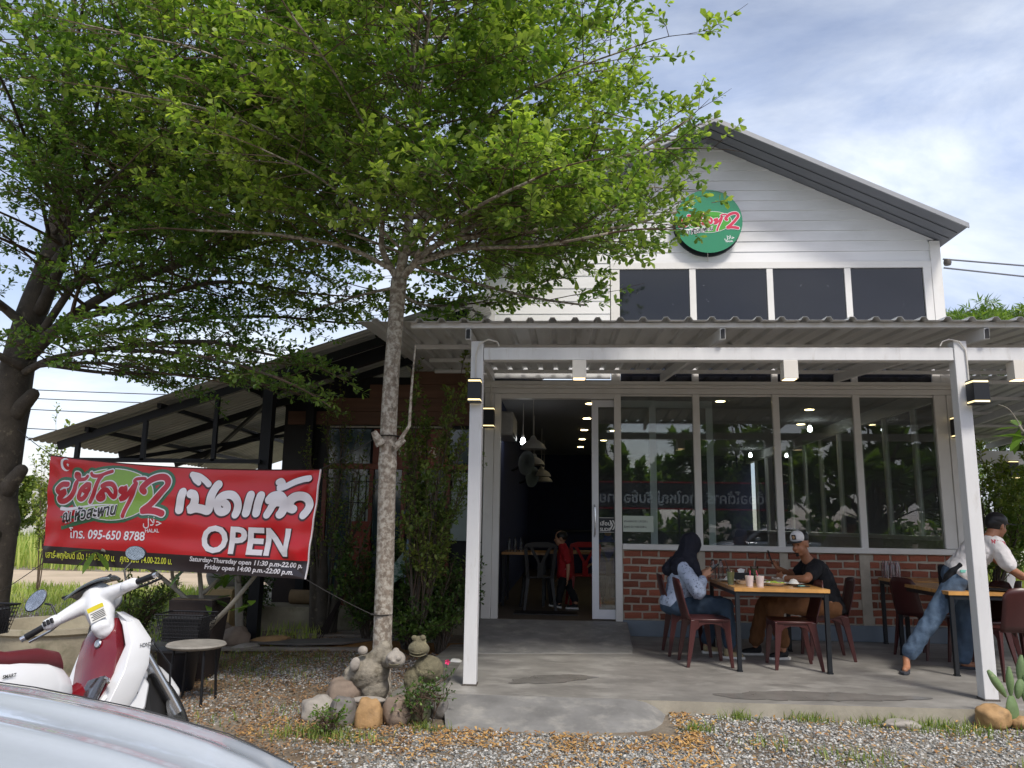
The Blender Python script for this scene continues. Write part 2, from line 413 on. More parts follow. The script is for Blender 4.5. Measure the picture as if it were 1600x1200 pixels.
# door frame, open sliding doors
box('door_post', m_white, bl, -1.03, -.905, FY-.05, FY+.1, .32, 3.192, bevel=.005)
box('door_post', m_white, bl, -.902, -.82, FY-.03, FY+.1, .32, 3.192, bevel=.004)
box('door_head', m_white, bl, -.818, .662, FY-.03, FY+.1, 3.13, 3.192, bevel=.004)
def slider(x0, x1, y, label, extra=False):
    d = MB().box(x0, x0+.085, y, y+.035, .335, 3.12).box(x1-.085, x1, y, y+.035, .335, 3.12).box(x0+.085, x1-.085, y+.001, y+.034, 3.03, 3.12).box(x0+.085, x1-.085, y+.001, y+.034, .335, .45).build('sliding_door', m_alu, bl, label=label)
    MB().box(x0+.086, x1-.086, y+.014, y+.02, .452, 3.028).build('pane', m_glass, d)
    return d
dA = slider(.375, 1.21, FY+.055, 'front sliding glass door with curved handle and slide sticker')
dB = slider(1.13, 1.95, FY+.1, 'rear sliding glass door behind the windows')
hb = MB().tube([(.405, FY+.05, 1.35), (.41, FY-.005, 1.38), (.415, FY-.02, 1.55), (.41, FY-.005, 1.72), (.405, FY+.05, 1.75)], .011, 8).build('door_handle', M('chrome', '#c9ccd0', .2, .9, var=.03), dA, smooth=True)
# gold letters, dark sticker on the door
stk = MB().box(.463, .665, FY+.05, FY+.0535, 1.40, 1.6).build('door_sticker', m_black, dA)
v, f = text_geo('SLIDE', .055, .0012); mb = MB()
mb.add([(.475+x, FY+.0485, 1.425+y) for x, y in v], f)
v, f = text_geo('เลื่อน', .07, .0015); mb.add([(.475+x, FY+.0485, 1.495+y) for x, y in v], f)
for k in (0, .035): mb.add([(.595+k, FY+.0485, 1.44), (.615+k, FY+.0485, 1.44), (.645+k, FY+.0485, 1.5), (.615+k, FY+.0485, 1.56), (.595+k, FY+.0485, 1.56), (.625+k, FY+.0485, 1.5)], [(0, 1, 2, 5), (5, 2, 3, 4)])
mb.box(.468, .66, FY+.0484, FY+.0488, 1.407, 1.412).box(.468, .66, FY+.0484, FY+.0488, 1.588, 1.593)
mb.build('door_sticker_print', m_white, dA)
nb = MB().box(.765, 1.15, FY-.002, FY+.001, 1.42, 1.62).build('opening_hours_notice', M('notice_paper', '#b9c4b8', .6, var=.03), bl)
v, f = text_geo('เสาร์-พฤหัสบดี เปิด 11.30-22.00 น.', .036, .0004); mb = MB().add([(.775+x*.62, FY-.0035, 1.54+y) for x, y in v], f)
v, f = text_geo('วันศุกร์ เปิด 14.00-22.00 น.', .036, .0004); mb.add([(.775+x*.75, FY-.0035, 1.47+y) for x, y in v], f)
mb.build('notice_print', m_black, nb)
# brick dado with concrete pilasters, each brick a part
box('mortar_wall', m_mortar, bl, .754, 4.86, FY, FY+.12, .34, 1.198)
box('plinth', m_plinth, bl, .754, 4.99, FY-.035, FY+.12, .15, .338, bevel=.006)
PIL = [(2.70, 2.80), (3.67, 3.79), (1.70, 1.78)]
for a, b in PIL: box('pilaster', m_mortar, bl, a, b, FY-.016, FY, .34, 1.198)
BR = []
for k in range(5):
    mb = MB().box(-.5, .5, -.012, .03, -.5, .5)
    o = mb.build('brick', m_brick, bl, world=False); o.hide_render = True
    me = o.data
    bm = bmesh.new(); bm.from_mesh(me); bmesh.ops.subdivide_edges(bm, edges=bm.edges, cuts=1, use_grid_fill=True)
    for vv in bm.verts:
        vv.co.x += rnd.uniform(-.03, .03)*(abs(vv.co.x) > .4); vv.co.z += rnd.uniform(-.07, .07)*(abs(vv.co.z) > .4); vv.co.y += rnd.uniform(-.003, .003)
    bm.to_mesh(me); bm.free(); BR.append(me); KIDS[bl.name].remove(o); bpy.data.objects.remove(o)
nb_ = 0
for r in range(9):
    zc = .34+.055+r*.0945; x = .765-(.11 if r % 2 else 0)+rnd.uniform(-.02, .02)
    while x < 4.85:
        w = .193+rnd.uniform(-.012, .012); a, b = max(x, .76), min(x+w, 4.858)
        segs = [(a, b)]
        for p, q in PIL:
            segs = [t for s in segs for t in ([(s[0], min(s[1], p-.006)), (max(s[0], q+.006), s[1])] if not (s[1] < p or s[0] > q) else [s])]
        for a_, b_ in segs:
            if b_-a_ > .03:
                o = bpy.data.objects.new('brick', rnd.choice(BR)); link(o, bl)
                o.location = Vector(((a_+b_)/2, FY-rnd.uniform(.0, .004), zc+rnd.uniform(-.003, .003)))-bl.location; o.scale = (b_-a_, 1, .068)
                o.rotation_euler = (0, rnd.uniform(-.008, .008), 0); nb_ += 1
        x += w+.026
# side walls, floor, ceiling, back wall of the dining room
BY = 21.0
box('side_wall', m_intwall, bl, XL, XL+.1, FY+.1, BY, .05, 5.2)
box('left_upper_wall', m_white, bl, XL-.03, XL-.003, FY-.03, BY, .2, 5.25)
box('interior_floor', m_intwood, bl, XL+.1, 4.86, FY-.03, BY, .2, .32)
box('interior_ceiling', m_ceil, bl, XL+.1, 4.86, FY+.1, BY, 3.36, 3.4)
box('back_wall', m_intwall, bl, XL, 5, BY, BY+.1, .1, 5.2)
box('right_dado', m_mortar, bl, 4.87, 4.99, FY+.12, BY, .15, 1.36)
box('right_sill', m_white, bl, 4.85, 5.01, FY+.12, BY, 1.362, 1.42)
box('right_header', m_white, bl, 4.87, 5.0, FY+.12, BY, 3.17, 3.38)
box('right_upper_wall', m_white, bl, 4.9, 4.99, FY+.1, BY, 3.382, 5.25)
y = FY+1.02; k = 0
while y < BY:
    box('side_mullion', m_white, bl, 4.89, 4.97, y, y+.07, 1.422, 3.168)
    MB().box(4.925, 4.931, y-.93+(.0 if k else .05), y-.005, 1.425, 3.165).build('side_pane', m_glass, bl); y += 1.0; k += 1
# brick lining low on left interior wall, roof
rf = MB()
for sx, x1 in ((1, 5.03), (-1, -1.12)):
    za = 5.26-.02*1; p = [(AX, AZ+.0), (x1, 5.225), (x1, 5.262), (AX, AZ+.042)]
    MB().prism(p, 1, 9.47, BY+.3).build('roof_slope', m_roof, bl)
    q = [(AX, AZ-.01), (x1+.012*sx, 5.212), (x1+.012*sx, 5.275), (AX, AZ+.055)]
    MB().prism(q, 1, 9.447, 9.468).build('roof_fascia', m_roofedge, bl)
    for t in (.35, .7):
        dy = 9.47+.58*t
        MB().prism([(AX, AZ-.006), (x1-.03*sx, 5.234), (x1-.03*sx, 5.231), (AX, AZ-.001)], 1, dy-.006, dy+.006).build('soffit_joint', m_black, bl)
# gas pipe style cable above the header, window in the sign's wire
MB().tube([(x, FY-.068, 3.30+.004*math.sin(x*5)) for x in np.linspace(-.9, 4.9, 30)], .008, 6).build('cable_run', m_cable, bl)
MB().tube([(1.93, FY-.03, 5.0), (1.93, FY-.03, 5.1), (1.925, FY-.032, 5.22)], .006, 6).build('sign_cable', m_cable, bl)
MB().tube([(-.95, FY-.065, 3.3), (-.955, FY-.07, 3.1), (-.95, FY-.065, 2.95)], .012, 6).build('lamp_cable', m_cable, bl)
MB().tube([(4.93, FY-.07, 3.3), (4.95, FY-.075, 3.1), (4.93, FY-.07, 2.95)], .012, 6).build('lamp_cable', m_cable, bl)
# air conditioner and ceiling spot lamps are things of their own
def downlight(x, y, lab):
    t = thing('downlight', lab, 'ceiling light', (x, y, 3.35), 0, 'round warm downlights in the dining room ceiling')
    MB().lathe([(.075, 0), (.085, .002), (.085, .009)], 20).build('trim_ring', m_white, t, world=False)
    MB().lathe([(.07, -.004), (.07, -.001)], 18).build('lens', m_warm, t, world=False)
    return t
dls = [(2.35, 11.6, 'large round warm downlight nearest the second window from the left'),
       (3.9, 12.4, 'round warm downlight seen through the third front window'), (1.0, 15.4, 'round warm downlight deep behind the leftmost window'), (.9, 17.2, 'farther warm downlight deep behind the leftmost window'),
       (.42, 11.9, 'warm downlight just above the sliding door edge'), (.42, 13.6, 'warm downlight first of the row receding from the door head'), (.42, 15.3, 'warm downlight second of the row receding behind the door'), (.42, 17.0, 'warm downlight third of the row receding behind the door'), (.42, 18.7, 'warm downlight farthest of the row receding behind the door'),
       (4.3, 14.2, 'warm downlight beside the right side windows')]
for x, y, lab in dls: downlight(x, y, lab)

# ------------------------------------------------------------------ awning
aw = thing('porch_awning', 'white steel porch frame carrying a corrugated metal roof before the shop', 'awning', (1.3, 6.86, .15))
def az(y): return 3.235+.066*(y-6.75)
CX = [(-.837, -.725), (3.40, 3.51), (7.7, 7.81)]
for a, b in CX:
    box('post', m_white2, aw, a, b, 6.80, 6.915, .152, 3.13, bevel=.006)
    box('post_foot', M('rust_foot', '#55504a', .8), aw, a-.006, b+.006, 6.794, 6.921, .150, .165)
for a, b in ((-.722, 3.397), (3.513, 7.697)): box('front_beam', m_white2, aw, a, b, 6.81, 6.91, 2.957, 3.072, bevel=.005)
RA = [(-.86, -.93), (1.407, 1.282), (3.657, 3.49), (5.9, 5.7), (8.1, 7.9)]
for a, b in RA:
    MB().bar((a, 6.74, az(6.74)-.053), (b, 9.99, az(9.99)-.053), .048, .1).build('rafter', m_white2, aw, bevel=.004)
    MB().bar((a, 6.737, az(6.74)-.053), (a, 6.74, az(6.74)-.053), .036, .088).build('rafter_hollow_shade', m_blackp, aw)  # black plate standing in for the shade inside the open tube
for y, x0 in ((6.77, -1.39), (7.95, -1.58), (8.95, -1.6), (9.95, -1.7)):
    MB().bar((x0, y, az(y)+.026), (9.3, y, az(y)+.026), .045, .045).build('purlin', m_white2, aw, bevel=.003)
prof = []
x = -1.86
while x < 9.3:
    prof += [(x, 0), (x+.125, 0), (x+.145, .03), (x+.18, .03)]; x += .2
def sheet(name, X0, Y0, Y1, parent, mat, prof=prof, zf=az):
    mb = MB(); n = len(prof)
    ys = np.linspace(Y0, Y1, 8)
    vs = [(px, y, zf(y)+.052+pz+.004*math.sin(px*.9+y)) for y in ys for px, pz in prof]
    fs = [(j*n+i, j*n+i+1, (j+1)*n+i+1, (j+1)*n+i) for j in range(7) for i in range(n-1)]
    return mb.add(vs, fs).build(name, mat, parent, solid=.002)
sheet('roof_sheet', -1.86, 6.66, FY-.07, aw, m_galv)
# curled cable beside the left post, conduit to the lamps
MB().tube([(-.79, 6.79, 2.7), (-.79, 6.79, 3.0), (-.76, 6.78, 3.10), (-.68, 6.785, 3.14), (-.6, 6.79, 3.12), (-.58, 6.8, 3.08)], .008, 6).build('cable', m_cable, aw, smooth=True)
MB().tube([(3.28, 6.79, 3.08), (3.30, 6.785, 3.12), (3.36, 6.785, 3.14), (3.44, 6.785, 3.12), (3.49, 6.79, 3.05), (3.495, 6.79, 2.9), (3.495, 6.79, 2.77)], .006, 6).build('cable', m_cable, aw, smooth=True)
# side terrace roof continuing to the right
ay2 = lambda y: 3.40-.05*(y-10)
t2 = thing('side_terrace_roof', 'corrugated roof on white beams over the side terrace at the right', 'roof', (7, 12.6, .15))
pr2 = [(a, b) for a, b in prof if a > 5.0]
sheet('roof_sheet', 5.1, FY+.0, 15.4, t2, m_galv, pr2, ay2)
for y in (10.3, 11.3, 12.4, 13.5, 14.6): MB().bar((5.02, y, ay2(y)+.026), (9.3, y, ay2(y)+.026), .045, .045).build('purlin', m_white2, t2)
for x in (6.6, 8.1): MB().bar((x, FY, ay2(FY)-.05), (x, 15.3, ay2(15.3)-.05), .05, .1).build('rafter', m_white2, t2)
box('rear_beam', m_white2, t2, 5.0, 9.4, 15.1, 15.2, 2.74, 2.9)
box('post', m_white2, t2, 8.1, 8.25, 15.05, 15.2, .15, 2.738, bevel=.006)
box('post', m_white2, t2, 6.0, 6.1, 15.05, 15.2, .15, 2.738, bevel=.006)
MB().bar((5.0, 15.3, 2.95), (12, 15.6, 2.95), .02, .14).build('rear_flashing', m_white2, t2)

# lamps on the posts: black up-and-down lanterns with warm slots
def lantern(x, y, z, lab, s=1.0, w=.115, side=False):
    t = thing('wall_lantern', lab, 'wall lamp', (x, y, z), 0, 'black up and down lanterns on the white posts')
    h = .21*s; w = w*s
    bd = MB().box(-w/2, w/2, -w-.02, -.02, .028, h-.028).build('lamp_body', m_black, t, world=False, bevel=.003)
    MB().box(-w/2, w/2, -w-.02, -.02, h-.012, h).build('top_cap', m_black, t, world=False)
    MB().box(-w/2, w/2, -w-.02, -.02, 0, .012).build('bottom_cap', m_black, t, world=False)
    for z0 in (.0125, h-.0275): MB().box(-w/2+.004, w/2-.004, -w-.016, -.024, z0, z0+.015).build('glass_slot', m_warms, t, world=False)
    MB().box(-w/4, w/4, -.02, 0, .05, h-.05).build('bracket', m_black, t, world=False)
lantern(-.785, 6.797, 2.55, 'black lantern on the front of the left porch post', 1)
lantern(3.52, 6.797, 2.555, 'black lantern high on the right porch post', 1, .13)
lantern(-.965, FY-.055, 2.72, 'black lantern on the white door post at the left', 1.25)
lantern(4.94, FY-.05, 2.64, 'black lantern on the corner post right of the windows', 1.25)
lantern(8.3, 15.04, 2.45, 'small black lantern on the far post of the side terrace', 1.6)
def ceiling_box(x, lab):
    t = thing('box_downlight', lab, 'ceiling light', (x, 6.86, 2.79), 0, 'square cream downlights under the porch beam')
    MB().box(-.062, .062, -.06, .06, .003, .165).build('housing', m_ivory, t, world=False, bevel=.003)
    MB().box(-.052, .052, -.05, .05, 0, .0025).build('lens', M('warm_lamp_dim', (1, .8, .5), emit=(1, .72, .4), estr=1.6), t, world=False)
ceiling_box(.143, 'square cream downlight hanging under the beam left of the door sightline')
ceiling_box(2.0, 'square cream downlight under the middle of the porch beam')
ceiling_box(3.95, 'square cream downlight right of the right porch post')

# ------------------------------------------------------------------ terrace slab and ramps
slab = MB().prism([(-.96, 6.42), (.9, 6.45), (3.5, 6.48), (10, 6.5), (10, 22), (-1.03, 22), (-1.03, 9.5)], 2, -.1, .15).build('terrace_slab', [m_conc], None); slab['kind'] = 'structure'
MB().add([(-.955, 6.415, .154), (.9, 6.445, .154), (3.5, 6.475, .154), (10, 6.495, .154), (10, 6.46, -.05), (3.5, 6.44, -.05), (.9, 6.41, -.05), (-.955, 6.38, -.05)], [(0, 1, 6, 7), (1, 2, 5, 6), (2, 3, 4, 5)]).build('terrace_edge', m_edge, None, kind='structure')
def rampf(u, v):
    x0, x1 = -.95+.14*v, .80+.02*v
    x = x0+(x1-x0)*u
    y = 6.44-(.74-.18*u)*v
    z = .158-.115*v**1.2
    if u > .8: k = (u-.8)/.2; z -= .10*k**3; y += .10*k**3*v
    return (x, y, z)
MB().grid(rampf, 24, 10).build('front_ramp', m_conc2, None, smooth=True, kind='structure')
dr = MB().add([(-1.03, 10.03, .318), (.80, 10.03, .318), (.75, 8.72, .154), (-1.0, 8.42, .154), (-1.03, 10.03, .1), (.84, 10.03, .1), (.79, 8.70, .1), (-1.0, 8.40, .1)],
              [(0, 1, 2, 3), (1, 5, 6, 2), (3, 2, 6, 7), (0, 3, 7, 4)]).build('door_ramp', m_conc2, None, kind='structure')
# damp patches on the screed
def patch(name, pts, z, mat):
    c = catmull(pts+[pts[0]], 12)[:-1]; c = [p+np.array([mnoise.noise(Vector((p[0]*9, p[1]*9, 1))), mnoise.noise(Vector((p[0]*9, p[1]*9, 5)))*.5])*.11 for p in c]; MB().add([(p[0], p[1], z) for p in c], [tuple(range(len(c)))]).build(name, mat, None, kind='structure')
patch('damp_patch', [(-.42, 6.93), (-.1, 7.0), (.15, 7.16), (.3, 7.36), (.05, 7.42), (-.2, 7.3), (-.42, 7.1)], .1535, m_wet)
patch('damp_patch', [(1.2, 6.75), (1.8, 6.95), (2.6, 6.92), (3.0, 6.8), (2.3, 6.65), (1.5, 6.6)], .1535, m_wet)
# ------------------------------------------------------------------ ground
m_ground = M('ground_soil', '#6a5c4a', .95, var=.3, scale=1.3, bump=.02, bscale=18, spots=('#8a8478', 1.1, .45, .6), detail=9)
def gz(x, y):
    n = mnoise.noise(Vector((x*.6, y*.6, 0)))*.018+mnoise.noise(Vector((x*2.5, y*2.5, 3)))*.008
    if y > 11.2 and x > -9 and x < -1: n *= .3
    return GZ+n
def axis(a, b, d, far):
    c = list(np.arange(a, b+1e-6, d)); s = d
    lo = []; x = a
    while x > -far: s *= 1.45; x -= s; lo.append(x)
    s = d; x = b; hi = []
    while x < far: s *= 1.45; x += s; hi.append(x)
    return lo[::-1]+c+hi
xs = axis(-9, 5, .2, 900); ys = axis(3, 13, .2, 900)
V = [(x, y, gz(x, y) if abs(x) < 60 and abs(y) < 60 else GZ) for y in ys for x in xs]
nx_ = len(xs); F = [(j*nx_+i, j*nx_+i+1, (j+1)*nx_+i+1, (j+1)*nx_+i) for j in range(len(ys)-1) for i in range(nx_-1)]
mesh_np('ground', V, F, m_ground, smooth=True, kind='structure')
# dirt road, far grass
m_road = M('dirt_road', '#b6a58b', .95, var=.15, scale=.8, bump=.02, bscale=6, spots=('#8f8a64', .5, .6, .75))
MB().grid(lambda u, v: (-60+57*u, 15.2+1.2*math.sin(u*5)*.2+5.2*v, GZ+.035), 30, 4).build('dirt_road', m_road, None, kind='structure')
m_path = M('slate_path', '#77766f', .8, var=.3, scale=3, stretch=(.5, 2, 1), bump=.006, bscale=14, spots=('#57554d', 4, .5, .7))
MB().prism([(-1.42, 6.3), (-.985, 6.35), (-1.04, 9.4), (-1.30, 9.3), (-1.38, 7.6)], 2, 0, .105).build('side_path', m_path, None, kind='structure', bevel=.01)

def scatter_pts(n, region):
    P = []
    while len(P) < n:
        q = region(rng.random((n, 2))); P += q.tolist()
    return np.array(P[:n])
def off_slab(P):
    x, y = P[:, 0], P[:, 1]
    k = ~((x > -.97) & (y > 6.46)) & ~((x > -.95) & (x < .82) & (y > 5.76)) & ~((x > -1.42) & (x < -.9) & (y > 6.3))
    return P[k]
def gzv(P): return np.array([gz(a, b) for a, b in P])
octV = np.array([(1, 0, 0), (-1, 0, 0), (0, 1, 0), (0, -1, 0), (0, 0, 1), (0, 0, -1)], float)
octF = np.array([(0, 2, 4), (2, 1, 4), (1, 3, 4), (3, 0, 4), (2, 0, 5), (1, 2, 5), (3, 1, 5), (0, 3, 5)])
def stones(name, P, smin, smax, mat, zoff=.0):
    n = len(P); s = rng.uniform(smin, smax, n)[:, None]*np.array([1, .75, .5])*rng.uniform(.7, 1.3, (n, 3))
    jit = 1+rng.uniform(-.3, .3, (n, 6, 1)); V = octV[None]*jit*s[:, None, :]
    V += rng.uniform(-.18, .18, (n, 6, 3))*s[:, None, :]
    a = rng.uniform(0, 6.28, n); t = rng.uniform(-.5, .5, n); c, sn = np.cos(a), np.sin(a); ct, st = np.cos(t), np.sin(t)
    X, Y, Z = V[..., 0], V[..., 1], V[..., 2]; Y, Z = Y*ct[:, None]-Z*st[:, None], Y*st[:, None]+Z*ct[:, None]
    X, Y = X*c[:, None]-Y*sn[:, None], X*sn[:, None]+Y*c[:, None]
    V = np.stack([X+P[:, 0:1], Y+P[:, 1:2], Z+gzv(P)[:, None]+zoff+rng.uniform(-.004, .006, n)[:, None]], -1).reshape(-1, 3)
    F = (octF[None]+(np.arange(n)*6)[:, None, None]).reshape(-1, 3)
    return mesh_np(name, V, F, mat, tint=np.repeat(rng.random(n)**1.5, 6), kind='stuff')
m_grav = M('gravel_stone', '#626462', .85, var=.35, scale=20, attr='#cbcac4')
def reg(x0, x1, y0, y1): return lambda u: off_slab(np.column_stack([x0+(x1-x0)*u[:, 0], y0+(y1-y0)*u[:, 1]]))
def regn(x0, x1, y0, y1, thr, sc=1.1, seed=0):
    def f(u):
        P = off_slab(np.column_stack([x0+(x1-x0)*u[:, 0], y0+(y1-y0)*u[:, 1]]))
        k = [mnoise.noise(Vector((a*sc, b*sc, seed)))+rng.uniform(-.25, .25) > thr for a, b in P]; return P[np.array(k, bool)]
    return f
g1 = scatter_pts(21000, reg(.2, 5.2, 4.9, 6.5)); g2 = scatter_pts(9000, reg(-1.2, .9, 4.6, 5.9))
g3 = scatter_pts(12000, reg(-3.3, -1.1, 7.2, 10.2)); g4 = scatter_pts(8000, regn(-4.4, -.9, 4.6, 7.4, .0)); g5 = scatter_pts(6500, reg(-8.5, -4.6, 10.5, 14.5))
stones('gravel', np.vstack([g1, g2, g4]), .006, .019, m_grav)
stones('gravel', np.vstack([g3, g5]), .012, .022, m_grav)
# fallen leaves
def leaves(name, P, L0, L1, mat, z=.012, curl=.3, bias=1.0):
    n = len(P); ln = rng.uniform(L0, L1, n); w = ln*rng.uniform(.28, .42, n)
    base = np.array([(0, 0, 0), (.4, .75, .25), (.4, -.75, .25), (.78, .9, .3), (.78, -.9, .3), (1, 0, .05)])
    V = base[None]*np.stack([ln, w/2, ln*.35*rng.uniform(.2, 1.4, n)], -1)[:, None, :]
    a = rng.uniform(0, 6.28, n); t = rng.uniform(-curl, curl, n); p_ = rng.uniform(-curl, curl, n)
    X, Y, Z = V[..., 0], V[..., 1], V[..., 2]
    Y, Z = Y*np.cos(t)[:, None]-Z*np.sin(t)[:, None], Y*np.sin(t)[:, None]+Z*np.cos(t)[:, None]
    X, Z = X*np.cos(p_)[:, None]-Z*np.sin(p_)[:, None], X*np.sin(p_)[:, None]+Z*np.cos(p_)[:, None]
    X, Y = X*np.cos(a)[:, None]-Y*np.sin(a)[:, None], X*np.sin(a)[:, None]+Y*np.cos(a)[:, None]
    V = np.stack([X+P[:, 0:1], Y+P[:, 1:2], Z+gzv(P)[:, None]+z+rng.uniform(0, .012, n)[:, None]], -1).reshape(-1, 3)
    F = np.array([(0, 2, 1), (1, 2, 4), (1, 4, 3), (3, 4, 5)]); F = (F[None]+(np.arange(n)*6)[:, None, None]).reshape(-1, 3)
    return mesh_np(name, V, F, mat, tint=np.repeat(rng.random(n)**bias, 6), kind='stuff')
m_litter = M('dry_leaf', '#5c4331', .8, var=.35, scale=30, attr='#a88660', trans=.15)
m_litter2 = M('yellowed_leaf', '#8d6540', .75, var=.35, scale=30, attr='#cfa868', trans=.15)
l1 = scatter_pts(15000, regn(-4.6, -1.0, 5.0, 8.8, -.25, .9, 5)); l1b = scatter_pts(3500, regn(-4.2, -1.1, 8.4, 10.4, .0, 1.2, 9))
leaves('leaf_litter', np.vstack([l1, l1b]), .022, .042, m_litter, curl=.5)
l2 = scatter_pts(1100, regn(-.9, .95, 5.35, 5.82, -.2, 2, 4)); l3 = scatter_pts(1700, regn(-2.2, 1.0, 4.7, 5.9, -.1, 1.5, 2)); l4 = scatter_pts(1000, reg(.8, 4.2, 4.9, 6.45)); l5 = scatter_pts(250, reg(.8, 1.0, 5.6, 6.45))
leaves('fallen_yellow_leaves', np.vstack([l2, l3, l4, l5]), .024, .05, m_litter2, curl=.5)
# grass: single bent blades
def grass(name, P, h0, h1, mat, w=.005, lean=.5, base=None):
    n = len(P); h = rng.uniform(h0, h1, n); a = rng.uniform(0, 6.28, n); l = rng.uniform(.1, lean, n)*h
    dx, dy = np.cos(a), np.sin(a); z0 = gzv(P) if base is None else base; ww = w*rng.uniform(.6, 1.4, n)
    b = np.column_stack([P[:, 0], P[:, 1], z0-.01]); s = np.column_stack([-dy*ww, dx*ww, 0*h])
    m_ = b+np.column_stack([dx*l*.4, dy*l*.4, h*.6]); t = b+np.column_stack([dx*l, dy*l, h])
    V = np.stack([b-s, b+s, m_-s*.7, m_+s*.7, t], 1).reshape(-1, 3); F = np.array([(0, 1, 3), (0, 3, 2), (2, 3, 4)])
    F = (F[None]+(np.arange(n)*5)[:, None, None]).reshape(-1, 3)
    return mesh_np(name, V, F, mat, tint=np.repeat(rng.random(n), 5), kind='stuff')
m_grass = M('grass_blade', '#4a6a25', .6, var=.2, scale=10, attr='#94a04c', trans=.3)
m_grass2 = M('pale_grass', '#7c9a3c', .6, var=.2, scale=10, attr='#b8bb6c', trans=.3)  # paler, yellower green for weeds and far grass
def clump(cx, cy, n, r): a = rng.normal(0, r, (n, 2)); return a*np.array([1, .7])+np.array([cx, cy])
gp = np.vstack([clump(*q) for q in [(1.35, 6.35, 120, .07), (1.9, 6.40, 200, .09), (2.45, 6.38, 230, .12), (2.75, 6.3, 260, .14), (2.95, 6.2, 160, .14), (3.5, 6.05, 260, .2), (3.9, 5.8, 300, .25), (1.9, 5.35, 150, .15), (3.0, 5.2, 120, .12), (.98, 5.95, 120, .06), (1.4, 5.6, 60, .1), (3.9, 5.1, 300, .25),
     (-1.8, 5.5, 220, .12), (-1.55, 5.45, 160, .1), (-1.35, 5.42, 70, .1), (-.95, 5.75, 170, .08), (-2.9, 7.6, 300, .4), (-2.6, 8.3, 200, .3), (-3.3, 8.6, 240, .3), (-2.3, 5.9, 90, .4), (-3.9, 7.9, 400, .4)]])
grass('grass_tufts', off_slab(gp), .03, .10, m_grass, .0035, .9)
grass('weeds', scatter_pts(6000, regn(-9, -3.0, 9.3, 15, .0, .8, 4)), .05, .2, m_grass2, .006, .8)
grass('long_grass', scatter_pts(22000, lambda u: np.column_stack([-34+30*u[:, 0], 21+14*u[:, 1]])), .35, 1.0, m_grass2, .022, .5)
grass('verge_grass', scatter_pts(13000, lambda u: np.column_stack([-18+15*u[:, 0], 12.2+3.4*u[:, 1]**.6])), .05, .22, m_grass2, .01, .7)
grass('garden_grass', scatter_pts(9000, lambda u: np.column_stack([4+14*u[:, 0], 15.6+10*u[:, 1]])), .2, .8, m_grass2, .02, .5, base=np.full(9000, .05))

# ------------------------------------------------------------------ neighbouring timber house
m_timber = M('dark_timber', '#6d4d3a', .55, var=.25, scale=2.2, stretch=(.25, 1, 5), objrand=.1, bump=.001)
m_timber2 = M('red_brown_timber', '#7d4230', .45, var=.2, scale=3, stretch=(.4, 1, 3), objrand=.1)
m_dsteel = M('dark_steel', '#16181c', .5, .3, var=.1)
m_old = M('old_roof_sheet', '#c2c0b8', .5, .05, var=.2, scale=1.5, stretch=(.4, 2, 1), spots=('#a8a498', 2.5, .5, .8))
m_tealglass = M('dim_window_glass', '#2f434a', .12, var=.3, scale=1.5, spec=.8)
m_pale = M('pale_pane', '#a9b7b2', .3, var=.12, scale=2)
nh = thing('timber_house', 'dark brown timber house with big sloping corrugated roof left of the shop', 'house', (-3.0, 11, GZ))
HX0, HX1, HY = -4.1, -1.12, 11.0
def rz_(x): return 2.396+(x+6.519)*(4.256-2.396)/(6.519-.961)   # roof height over X
z = 2.88
while z < 4.2:
    z1 = z+.2; xa = max(HX0, -6.519+(z1+.15-2.396)/.3347)
    if xa < HX1-.1: MB().box(xa, HX1, HY-.012-.006*rnd.random(), HY+.05, z+.002, z1-.004).build('wall_plank', m_timber, nh)
    z += .2
box('wall_backing', m_blackp, nh, HX0, HX1, HY+.06, HY+.1, .35, 3.6)
box('lintel_strip', M('pale_strip', '#b3aea3', .6), nh, -3.38, -1.72, HY-.05, HY-.03, 2.835, 2.86)
for a, b, mt_ in ((-3.4, -2.78, m_tealglass), (-2.74, -1.66, m_timber2), (-1.62, -1.14, m_tealglass)):
    box('transom_panel', mt_, nh, a, b, HY-.01, HY+.03, 2.32, 2.82)
box('frame_beam', m_timber2, nh, -3.45, -1.13, HY-.03, HY+.03, 2.24, 2.315)
for x in (-3.45, -2.77, -2.30, -2.1, -1.66, -1.16): box('frame_post', m_timber2, nh, x, x+.06, HY-.035, HY+.03, .36, 2.235)
for a, b, mt_ in ((-3.38, -2.8, m_tealglass), (-2.7, -2.31, m_tealglass), (-2.03, -1.67, m_tealglass)): box('door_pane', mt_, nh, a, b, HY+.0, HY+.02, .38, 2.235)
w = box('pale_window', m_pale, nh, -2.78+.35-.62, -2.78+.08, HY-.02, HY-.005, 1.2, 2.15)  # pale coloured glass behind a grid of bars
for i in range(4): box('window_bar', m_dsteel, w, -3.03+.105*i, -3.015+.105*i, HY-.035, HY-.022, 1.2, 2.15)
for z in (1.45, 1.75, 2.05): box('window_bar', m_dsteel, w, -3.05, -2.70, HY-.036, HY-.021, z, z+.015)
box('pale_panel', m_pale, nh, -1.58, -1.17, HY-.02, HY-.005, 1.25, 2.2)
v, f = text_geo('หาดใหญ่', .2, .002, .25); MB().add([(-2.45+x, HY-.016, 2.45+y) for x, y in v], f).build('sign_lettering', M('cream_letter', '#cfc2b4', .6), nh, kind='stuff')
